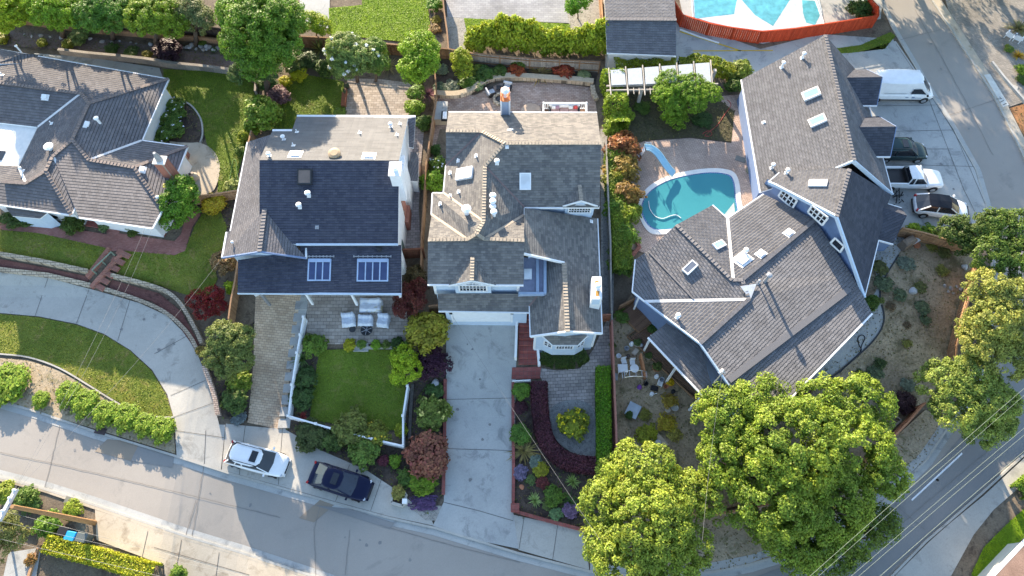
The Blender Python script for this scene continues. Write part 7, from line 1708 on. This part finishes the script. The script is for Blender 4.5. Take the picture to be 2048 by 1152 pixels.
        for s in (-1, 1):
            for a, b, q in ((lo[0], up[0], .1), (lo[1], up[1], .07)):
                a, b = Vector(a), Vector(b); a.y *= s; b.y *= s; m = MB(); m.bar(a, b, q, .05); B(m, 'pillar', paint)
            a = Vector((xm - .1, s * yb * .95, zb)); b = Vector((xm - .12, s * yt * .97, H - .06)); m = MB(); m.bar(a, b, .09, .04); B(m, 'pillar', paint)
            if kind == 'suv': a = Vector((x0 + .75, s * yb * .95, zb)); b = Vector((x1 + .6, s * yt * .95, H - .06)); m = MB(); m.bar(a, b, .14, .04); B(m, 'pillar', paint)
    if rails and kind in ('suv',):
        for s in (-1, 1): m = MB(); m.tube([(x1 + .1, s * yt * .88, H), (x1 + .3, s * yt * .88, H + .06), (x2 - .2, s * yt * .88, H + .06), (x2, s * yt * .88, H)], .025, 6); B(m, 'roof_rail', BLACK)
    if sunroof: m = MB(); m.box((x2 - .5, 0, H + .035), (.5, .85, .02)); B(m, 'sunroof', GLASSD, roof)
    if kind == 'pickup':
        m = MB(); m.box(((-h2 + .1 + x0) / 2 - .02, 0, 1.035), (x0 + h2 - .22, Wd - .3, .03)); bed = B(m, 'bed_liner', BLACK)
        m = MB()
        for s in (-1, 1): m.box(((-h2 + x0) / 2, s * (w - .1), 1.14), (x0 + h2 - .05, .13, .22))
        m.box((-h2 + .07, 0, 1.14), (.1, Wd - .2, .22)); B(m, 'bed_rail', paint, bed)
        m = MB(); m.box((x0 - .1, 0, 1.2), (.12, Wd - .35, .38)); m.box((x0 - .15, 0, 1.5), (.05, 1.2, .05)); B(m, 'bed_bulkhead', BLACK, bed)
    for sx, wx in ((1, h2 - .92), (-1, -h2 + .88)):
        for s in (-1, 1):
            r = .36 if kind in ('van', 'pickup') else .35
            m = MB(); pr = [(r * .62, -.11), (r * .94, -.11), (r, -.07), (r, .07), (r * .94, .11), (r * .62, .11)]
            m.lathe((0, 0, 0), pr, 22); vs_ = [(x, z, y) for x, y, z in m.v]; m.v = [(x + wx, y + s * (w - .1), z + r) for x, y, z in vs_]; o = B(m, 'wheel', RUBBER)
            m = MB(); m.lathe((0, 0, 0), [(r * .64, 0), (r * .6, .03), (r * .2, .05), (0, .05)], 18); m.v = [(x + wx, s * (z + w - .02), y + r) for x, y, z in m.v]; B(m, 'rim', CHROME, o)
            m = MB(); m.lathe((0, 0, 0), [(r * 1.16, 0), (r * 1.1, .02), (0, .02)], 22); m.v = [(x + wx, s * (z + w - .035), max(.24, y + r + .02)) for x, y, z in m.v]; B(m, 'wheel_arch', BLACK)
    LR = plain('tail_red', (.4, .02, .02), .3)
    for s in (-1, 1):
        m = MB(); m.box((h2 - .24, s * w * .68, .7 if kind != 'van' else .8), (.2, w * .24, .1), s * -.5); B(m, 'headlight', CHROME, bevel=.03)
        m = MB(); m.box((-h2 + .1, s * w * .78, .92 if kind != 'van' else 1.05), (.14, w * .2, .22 if kind != 'van' else .5), s * .4); B(m, 'tail_light', LR)
        m = MB(); m.box((x3 - .25, s * (w + .1), zb + .1), (.14, .2, .14)); m.bar((x3 - .25, s * (w - .05), zb + .05), (x3 - .25, s * (w + .05), zb + .08), .05, .04); B(m, 'mirror', paint if kind != 'van' else BLACK, bevel=.02)
    m = MB(); m.box((h2 - .04, 0, .56), (.1, Wd * .5, .18)); B(m, 'grille', BLACK)
    m = MB(); m.box((h2 - .1, 0, .36), (.22, Wd * .72, .12)); m.box((-h2 + .08, 0, .42), (.2, Wd * .72, .14)); B(m, 'bumper', BLACK if kind in ('hatch', 'van') else paint, bevel=.02)
    m = MB(); m.bar((h2 - .1, 0, .99), (h2 - .12, 0, .985), .3, .01); m = MB()
    for s in (-1, 1): m.bar((x3 - .05, s * .1, zb + .09), (x3 - .15, s * .55, zb + .16), .02, .02)
    B(m, 'wiper', BLACK)
    return t
PWHITE = carpaint('white_lacquer', (.78, .79, .8)); PBLUE = carpaint('midnight_lacquer', (.006, .009, .035), .2, .3, .12); PGREEN = carpaint('green_lacquer', (.02, .045, .048), .2, .3, .3)
car('parked_suv', 'white SUV with a dark sunroof parked on the pavement apron', 'car', (520, 923), (600, 943), 4.75, 1.95, 1.68, PWHITE, 'suv', sunroof=True)
car('parked_suv', 'dark blue car with a sloping rear window parked ahead of the white one', 'car', (686, 967), (770, 994), 4.95, 2.0, 1.66, PBLUE, 'coupe', sunroof=True)
car('delivery_van', 'tall white panel van at the top of the parking court', 'van', (1790, 192), (1900, 193), 6.3, 2.05, 2.6, PWHITE, 'van')
car('parked_suv', 'dark green SUV with roof rails half under the second dormer', 'car', (1793, 312), (1900, 312), 4.7, 1.9, 1.75, PGREEN, 'suv', sunroof=True)
car('pickup_truck', 'white pickup with an open black bed', 'pickup', (1812, 368), (1920, 369), 5.6, 1.95, 1.75, PWHITE, 'pickup')
car('parked_hatchback', 'white hatchback crossover with a black roof', 'car', (1872, 424), (1980, 437), 4.7, 1.92, 1.62, PWHITE, 'hatch', roofm=carpaint('black_roof', (.008, .009, .014), 0, .3, .15), rails=False)
# the number painted on the kerb across the lane
cu = bpy.data.curves.new('kerb_number', 'FONT'); cu.body = '711'; cu.size = .75; cu.extrude = .002; cu.align_x = 'CENTER'; cu.align_y = 'CENTER'
kn = bpy.data.objects.new('kerb_number', cu); COL.objects.link(kn); cu.materials.append(plain('number_paint', (.12, .11, .1), .8))
p = W(2003, 203, .17); kn.location = p; kn.rotation_euler = (0, 0, R(-62)); kn['kind'] = 'structure'

# ---------------------------------------------------------------- bins, pole, wires, odds and ends
def bin_(label, px, py, body, lid, rz, open_=False):
    g = W(px, py); t = thing('wheelie_bin', label, 'bin', (g.x, g.y, g.z + .12), (0, 0, rz))
    m = MB(); m.box((0, 0, .52), (.56, .66, .95), top=1.12); m.build('body', body, t, local=True, bevel=.03)
    m = MB(); m.box((0, 0, 1.04), (.68, .8, .09), top=.9); m.box((0, -.38, 1.02), (.5, .06, .06)); m.build('lid', lid, t, local=True, bevel=.02)
    for s in (-1, 1):
        m = MB(); m.lathe((0, 0, 0), [(.12, -.03), (.12, .03)], 14); m.v = [(s * .3 + z, .33 + x, .12 + y) for x, y, z in m.v]; m.build('wheel', RUBBER, t, local=True)
BLUB = plain('bin_blue', (.02, .3, .62), .5); GRB = plain('bin_grey', (.1, .12, .12), .6)
bin_('black bin left of the blue one', 144, 1066, BLACK, BLACK, 1.4); bin_('blue recycling bin under the leaning pole', 158, 1075, BLUB, BLUB, 1.4); bin_('grey-green bin right of the blue one', 180, 1078, GRB, GRB, 1.4)
POLEW = woodmat('pole_wood', (.3, .17, .08), (.36, .21, .1))
pb = W(191, 1046); pt = U(16, 1008, 7.0)
t = thing('utility_pole', 'brown timber utility pole with a pale crossarm rising at the lower left', 'pole', pb)
m = MB(); m.tube([(pb.x, pb.y, pb.z - .2), (pb.x - .02, pb.y, pb.z + 5), (pb.x - .05, pb.y, pb.z + 9.3)], [.2, .17, .13], 12); pole_o = m.build('pole_shaft', POLEW, t)
for k in range(5):
    m = MB(); z = pb.z + .6 + k * .35; m.box((pb.x - .18, pb.y + .1, z), (.1, .05, .03)); m.build('step_iron', plain('yellow_tag', (.55, .38, .05), .6), t)
tp = Vector((pb.x - .05, pb.y, pb.z + 8.8)); A_ = U(33, 978, tp.z); B_ = U(-2, 1042, tp.z)
m = MB(); m.bar(A_, B_, .2, .24); arm = m.build('crossarm', plain('pale_arm', (.55, .56, .6), .6), t)
m = MB(); m.bar(tp, (A_ + B_) / 2, .14, .14); m.build('brace', GREYM, t)
INS = [A_.lerp(B_, s) + Vector((0, 0, .2)) for s in (.05, .3, .7, .95)]
for p in INS:
    m = MB(); m.lathe(p - Vector((0, 0, .1)), [(.05, 0), (.09, .06), (.05, .1), (.08, .16), (.03, .2)], 10); m.build('insulator', WHITE, arm)
WIRE = plain('wire', (.2, .2, .2), .6); WIREG = plain('pale_wire', (.22, .27, .22), .6)
def wire(label, a, b, sag=.4, r=.006, mat=None, group=None):
    pts = []
    for i in range(25):
        s = i / 24; p = a.lerp(b, s); p.z -= sag * 4 * s * (1 - s); pts.append(p)
    m = MB(); m.tube(pts, r, 5); return tag(m.build('overhead_wire', mat or WIRE), label, 'wire', group)
wire('service wire from the crossarm to the brown-tiled eave', INS[0], U(290, 456, 2.7), .5, .008)
wire('service wire from the crossarm to the west gable eave', INS[0] + Vector((.1, 0, -.1)), U(447, 512, 4.0), .6, .008)
wire('thin cable beside the brown-tiled house wire', INS[1], U(305, 455, 2.6), .9, .008)
for i, (a, b, h) in enumerate((((0, 1078), (520, 1200), 7.2), ((0, 1042), (560, 1170), 6.6), ((0, 1020), (620, 1185), 6.9))):
    wire(('lowest street wire over the golden hedge', 'street wire past the bins', 'street wire over the leaning pole foot')[i], U(a[0], a[1], h), U(b[0], b[1], h), .3, .008)
for i, (a, b) in enumerate((((1600, 1170), (2070, 758)), ((1615, 1172), (2070, 772)), ((1680, 1172), (2070, 838)), ((1695, 1172), (2070, 852)), ((1738, 1172), (2070, 884)))):
    wire(('upper power line over the curving lane', 'power line just below the topmost one over the lane', 'middle power line over the lane', 'power line paired under the middle one', 'lowest power line over the lane')[i], U(a[0], a[1], 8.5), U(b[0], b[1], 8.5), .15, .0085 if i in (0, 4) else .007, WIREG)
wire('pale service wire crossing the front bed to the white garage', U(905, 632, 3.1), U(1200, 1080, 5.6), .5, .008)
wire('service wire hanging from the mast by the slate roof', on(pts_of(H4c, ['h', 'g', 'r', 'p', 'q', 'o']))[0](1428, 765) + Vector((0, 0, 2.2)), U(1405, 1080, 6.5), .5, .007)
# street bits
m = MB(); m.box(W(201, 862, .17), (.9, .5, .02), -.2); tag(m.build('storm_drain', plain('drain_iron', (.07, .05, .05), .8)), 'rust-dark storm drain grate in the gutter below the clipped shrubs', 'drain')
for k in range(0): pass
m = MB(); m.box(W(139, 1001, .16), (.75, .5, .03), -.25); tag(m.build('utility_cover', plain('cover_grey', (.17, .17, .14), .8)), 'square utility cover in the far pavement', 'cover')
m = MB(); m.box(W(2030, 174, .17), (.55, .4, .03), -.5); tag(m.build('utility_cover', CONC), 'pale utility box lid in the tan pavers at top right', 'cover')
m = MB(); q = W(1265, 822, .1); m.box(q + Vector((0, 0, .25)), (1.0, 1.2, .06), -.5); m.box(q + Vector((0, 0, .1)), (.8, 1.0, .2), -.5); tag(m.build('metal_panel', plain('blue_grey_sheet', (.4, .46, .52), .5)), 'blue-grey metal sheet lying in the dirt yard', 'panel')
t = thing('stone_table', 'square stone slab with a round boss in the dirt yard', 'table', W(1313, 890)); q = W(1313, 890)
m = MB(); m.box((q.x, q.y, q.z + .5), (1.25, 1.25, .14), .7); m.build('slab', plain('sandstone', (.36, .29, .21), .9, var=.15, sc=5), t); m = MB(); m.lathe((q.x + .02, q.y + .05, q.z + .57), [(.26, 0), (.24, .06), (.0, .09)], 18); m.build('boss', CONCG, t); m = MB(); m.box((q.x, q.y, q.z + .25), (.6, .6, .5), .7); m.build('pedestal', STONE, t)
# bistro set and arch in the dirt yard
def bistro_chair(label, px, py, rz):
    g = W(px, py); t = thing('garden_chair', label, 'chair', g, (0, 0, rz))
    m = MB(); m.box((0, 0, .45), (.42, .42, .04)); m.build('seat', WHITE, t, local=True); m = MB(); m.box((0, .2, .7), (.42, .04, .4)); m.build('backrest', WHITE, t, local=True)
    for sx in (-1, 1):
        for sy in (-1, 1): m = MB(); m.box((sx * .18, sy * .18, .22), (.035, .035, .44)); m.build('leg', WHITE, t, local=True)
q = W(1243, 742); t = thing('garden_table', 'white square table by the arch in the dirt yard', 'table', q)
m = MB(); m.box((q.x, q.y, q.z + .72), (.8, .7, .05)); m.build('tabletop', WHITE, t)
for sx in (-1, 1):
    for sy in (-1, 1): m = MB(); m.box((q.x + sx * .34, q.y + sy * .3, q.z + .35), (.05, .05, .7)); m.build('leg', WHITE, t)
q = W(1266, 742); t = thing('garden_table', 'white round table right of the square one', 'table', q)
m = MB(); m.lathe((q.x, q.y, q.z + .7), [(.36, 0), (.36, .04), (0, .05)], 18); m.build('tabletop', WHITE, t); m = MB(); m.lathe((q.x, q.y, q.z), [(.2, 0), (.04, .06), (.04, .7)], 10); m.build('leg', WHITE, t)
bistro_chair('white garden chair above the round table', 1263, 728, 0); bistro_chair('white garden chair above the square table', 1246, 726, .2)
bistro_chair('white upturned chair at the right of the junk yard', 1318, 770, 1.2)
t = thing('garden_arch', 'pale metal arch over the dirt yard path', 'arch', W(1262, 765))
for dy in (0, .5):
    a, b = W(1240, 768), W(1288, 768); m = MB(); c = (a + b) / 2; rr = (b.x - a.x) / 2
    m.tube([(a.x, a.y + dy, a.z)] + [(c.x - rr * math.cos(s * math.pi / 12), c.y + dy, c.z + 1.5 + .6 * math.sin(s * math.pi / 12)) for s in range(13)] + [(b.x, b.y + dy, b.z)], .03, 6); m.build('hoop', CHROME, t)
m = MB(); rng = random.Random(8)
for i in range(7):
    s = i * math.pi / 6; p = Vector((c.x - rr * math.cos(s), c.y, c.z + 1.5 + .6 * math.sin(s))); m.bar(p, p + Vector((0, .5, 0)), .03, .03)
m.build('rung', CHROME, t)
JUNK = [('paint_bucket', 'bucket'), ('garden_ornament', 'ornament'), ('watering_can', 'can'), ('plant_tray', 'tray')]
JC = [WHITE, BLACK, GREYM, TERRA, PALEP, plain('violet_plastic', (.16, .05, .3), .5), DKP]
JW = [(1252, 700, 0, 2, 'grey bucket left of the deck edge'), (1262, 690, 1, 0, 'white ornament above the white tables'), (1236, 715, 0, 0, 'white bucket by the reddish fence'), (1290, 770, 0, 1, 'black bucket at the arch foot'), (1308, 778, 3, 1, 'black tray right of the arch'), (1322, 762, 0, 2, 'grey bucket by the deck'), (1278, 776, 1, 5, 'violet ornament at the arch foot'), (1302, 790, 2, 0, 'white can below the black tray'), (1255, 715, 2, 6, 'dark can above the square table'), (1281, 694, 1, 2, 'grey ornament by the orange screen'), (1270, 705, 3, 4, 'tan tray left of the orange screen'), (1330, 775, 0, 3, 'terracotta bucket by the yellow flowers'), (1312, 755, 1, 0, 'white ornament right of the orange screen'), (1230, 755, 3, 2, 'grey tray at the reddish fence'), (1345, 785, 2, 1, 'black can at the deck edge')]
for x, y, k, c, l in JW:
    q = W(x, y); m = MB()
    if k == 0: m.lathe(q, [(.14, .1), (.2, .45), (.21, .46), (.17, .44), (.13, .2), (0, .2)], 14)
    elif k == 1: m.lathe(q, [(.18, .1), (.2, .2), (.08, .3), (.16, .45), (.1, .6), (.02, .66)], 14)
    elif k == 2: m.lathe(q, [(.16, .1), (.17, .4), (.08, .42), (.08, .46)], 14); m.tube([q + Vector((.15, 0, .2)), q + Vector((.4, 0, .5))], .025, 6)
    else: m.box(q + Vector((0, 0, .18)), (.6, .4, .14), x * .3); m.box(q + Vector((0, 0, .27)), (.5, .3, .06), x * .3)
    tag(m.build(JUNK[k][0], JC[c]), l, JUNK[k][1])
# boulders
def rock(label, px, py, r, mat, h=.6, cat='rock', group=None):
    q = W(px, py); bm = bmesh.new(); bmesh.ops.create_icosphere(bm, subdivisions=3, radius=1); rng = random.Random(int(px * 3 + py)); ax = [Vector((rng.gauss(0, 1), rng.gauss(0, 1), rng.gauss(0, 1))).normalized() for _ in range(9)]
    for v in bm.verts:
        for a in ax:
            d = v.co.dot(a) - .72
            if d > 0: v.co -= a * d * .8
    me = bpy.data.meshes.new('boulder'); bm.to_mesh(me); bm.free(); me.materials.append(mat); o = bpy.data.objects.new('boulder', me); COL.objects.link(o)
    o.location = q + Vector((0, 0, .12 + r * .15)); o.scale = (r, r * rng.uniform(.7, 1), r * h); o.rotation_euler = (0, 0, rng.uniform(0, 6)); return tag(o, label, cat, group)
ROCKW = groundmat('pale_rock', (.36, .36, .37), (.5, .5, .5), 3, fine=12); ROCKG = groundmat('grey_rock', (.25, .24, .23), (.38, .37, .36), 3, fine=12)
rock('large white boulder in the dry yard', 1825, 583, .5, ROCKW)
rock('pale boulder near the leaning fence', 1927, 536, .32, ROCKW); rock('grey boulder at the corner of the bed by the driveway', 871, 768, .45, ROCKW)
rock('tan rock in the front bed by the lavender', 1043, 975, .22, TERRA)
for i, (x, y, r) in enumerate(((1888, 573, .2), (1900, 578, .24), (1912, 575, .18), (1895, 585, .16), (1920, 580, .2), (1905, 588, .14))): rock('small grey stone in the cluster below the dark shade by the fence', x, y, r, ROCKG, group='stone cluster by the fence')
rng = random.Random(3)
for i in range(46):
    s = i / 45; x = 40 + 430 * s + rng.uniform(-5, 5) if i % 2 else 365 + 120 * s + rng.uniform(-4, 4); y = (60 + .083 * x if i % 2 else 52 + .098 * x) + rng.uniform(-4, 4) + 6
    rock('pale rubble stone along the foot of the upper bank', x, y, rng.uniform(.14, .3), ROCKG if i % 3 else ROCKW, .7, 'rock', 'rubble stones on the upper bank')
# odds: covered grill, storage box, sawhorse pile, chairs
q = W(1808, 492); t = thing('covered_grill', 'grill under a brown cover at the top of the dry yard', 'grill', q, (0, 0, .5))
m = MB(); m.box((0, 0, .55), (1.3, .75, 1.0), top=.9); m.build('cover', plain('brown_cover', (.2, .15, .11), .9, var=.2, sc=5), t, local=True, bevel=.06); m = MB(); m.box((0, 0, 1.08), (1.1, .5, .12), top=.7); m.build('lid_bulge', plain('brown_cover2', (.22, .165, .12), .9), t, local=True, bevel=.04)
m = MB(); q = W(1823, 487); m.box(q + Vector((0, 0, .3)), (.75, .45, .5), .5); m.box(q + Vector((0, 0, .57)), (.8, .5, .06), .5); tag(m.build('storage_box', WHITE), 'white storage box beside the covered grill', 'box')
q = W(1792, 402); t = thing('junk_pile', 'dark pile of frames behind the white hatchback', 'pile', q); m = MB(); rng = random.Random(2)
for i in range(14):
    a = q + Vector((rng.uniform(-.5, .5), rng.uniform(-.5, .5), .2)); m.bar(a, a + Vector((rng.uniform(-.6, .6), rng.uniform(-.6, .6), rng.uniform(.1, .6))), .06, .06)
m.build('frames', BLACK, t)
t = thing('planter_box', 'brick and stone planter box at the pavement end', 'planter', W(798, 995)); P4 = [W(785, 985, .5), W(812, 988, .5), W(806, 1012, .5), W(782, 1005, .5)]
m = MB(); k = 4
for a, b in zip(P4, P4[1:] + P4[:1]): m.bar(a - Vector((0, 0, .2)), b - Vector((0, 0, .2)), .2, .5)
m.build('rim', CONC, t); m = MB(); m.poly([p - Vector((0, 0, .1)) for p in P4]); m.build('planter_soil', SOILD, t)
shrub('shrub', 'straw-coloured plant in the pavement planter box', 796, 985, 14, .6, (.2, .19, .05), 'loose', lift=.35)
m = MB(); q = W(812, 1005, .1); m.box(q + Vector((0, 0, .35)), (.3, .3, .8)); m.box(q + Vector((0, 0, .78)), (.36, .36, .08)); tag(m.build('white_post', WHITE), 'short white post beside the planter box', 'post')
# adirondack chairs top right
for x, y, rz, l in ((2014, 78, 2.3, 'white slatted garden chair, upper of the two at top right'), (2030, 84, 2.5, 'white slatted garden chair nearest the orange plant')):
    g = W(x, y); t = thing('garden_chair', l, 'chair', (g.x, g.y, g.z + .12), (0, 0, rz))
    m = MB(); m.box((0, 0, .36), (.6, .6, .05)); m.build('seat', WHITE, t, local=True)
    m = MB()
    for i in range(5): m.bar((-.26 + i * .13, .28, .36), (-.3 + i * .15, .55, 1.05), .1, .03)
    m.build('backrest', WHITE, t, local=True)
    for s in (-1, 1):
        m = MB(); m.box((s * .36, 0, .56), (.14, .75, .04)); m.build('arm', WHITE, t, local=True)
        for sy in (-1, 1): m = MB(); m.box((s * .3, sy * .26, .2), (.07, .07, .5)); m.build('leg', WHITE, t, local=True)
low_wall('concrete_wall', 'dark concrete kerb wall along the right-hand pavers', [(1980, 128), (2005, 160), (2040, 200), (2060, 225)], .2, .4, CONCG)
low_wall('timber_rail', 'brown timber sleeper below the leaning pole', [(45, 1058), (75, 1066)], .25, .3, WOODB)
low_wall('timber_rail', 'slanting timber edging by the dark path at the lower left', [(84, 1090), (72, 1120), (60, 1160)], .2, .35, WOODT)
low_wall('timber_wall', 'dark timber edging under the big tree by the verge fence', [(1745, 800), (1770, 825), (1798, 842), (1770, 868)], .15, .4, WOODG)
# patio junk at the left house's round patio
q = W(393, 358); t = thing('patio_heater', 'pale covered heater and hose heap on the round patio', 'heater', q)
m = MB(); m.lathe(q, [(.35, .1), (.3, .6), (.12, .8), (.12, 1.0)], 14); m.build('heater_body', PALEP, t); m = MB()
for k in range(4): m.tube([(q.x - .5 + .5 * math.cos(s * .52), q.y - .1 + .5 * math.sin(s * .52), q.z + .16 + .05 * k) for s in range(13)], .04, 5)
m.build('hose_coil', DARK, t)
m = MB(); q = W(375, 316); m.box(q + Vector((0, 0, .4)), (.5, .55, .8)); m.box(q + Vector((0, 0, .82)), (.58, .62, .06)); tag(m.build('brick_post', BRICKR), 'short brick post at the corner of the white side wall', 'post')
m = MB(); m.tube([W(x, y, .2) for x, y in smooth_px([(455, 372), (462, 345), (466, 320), (472, 322), (474, 345), (478, 365)], 5, False)], .025, 5); tag(m.build('garden_hose', plain('green_hose', (.12, .25, .05), .6)), 'green hose looped on the left back lawn', 'hose')
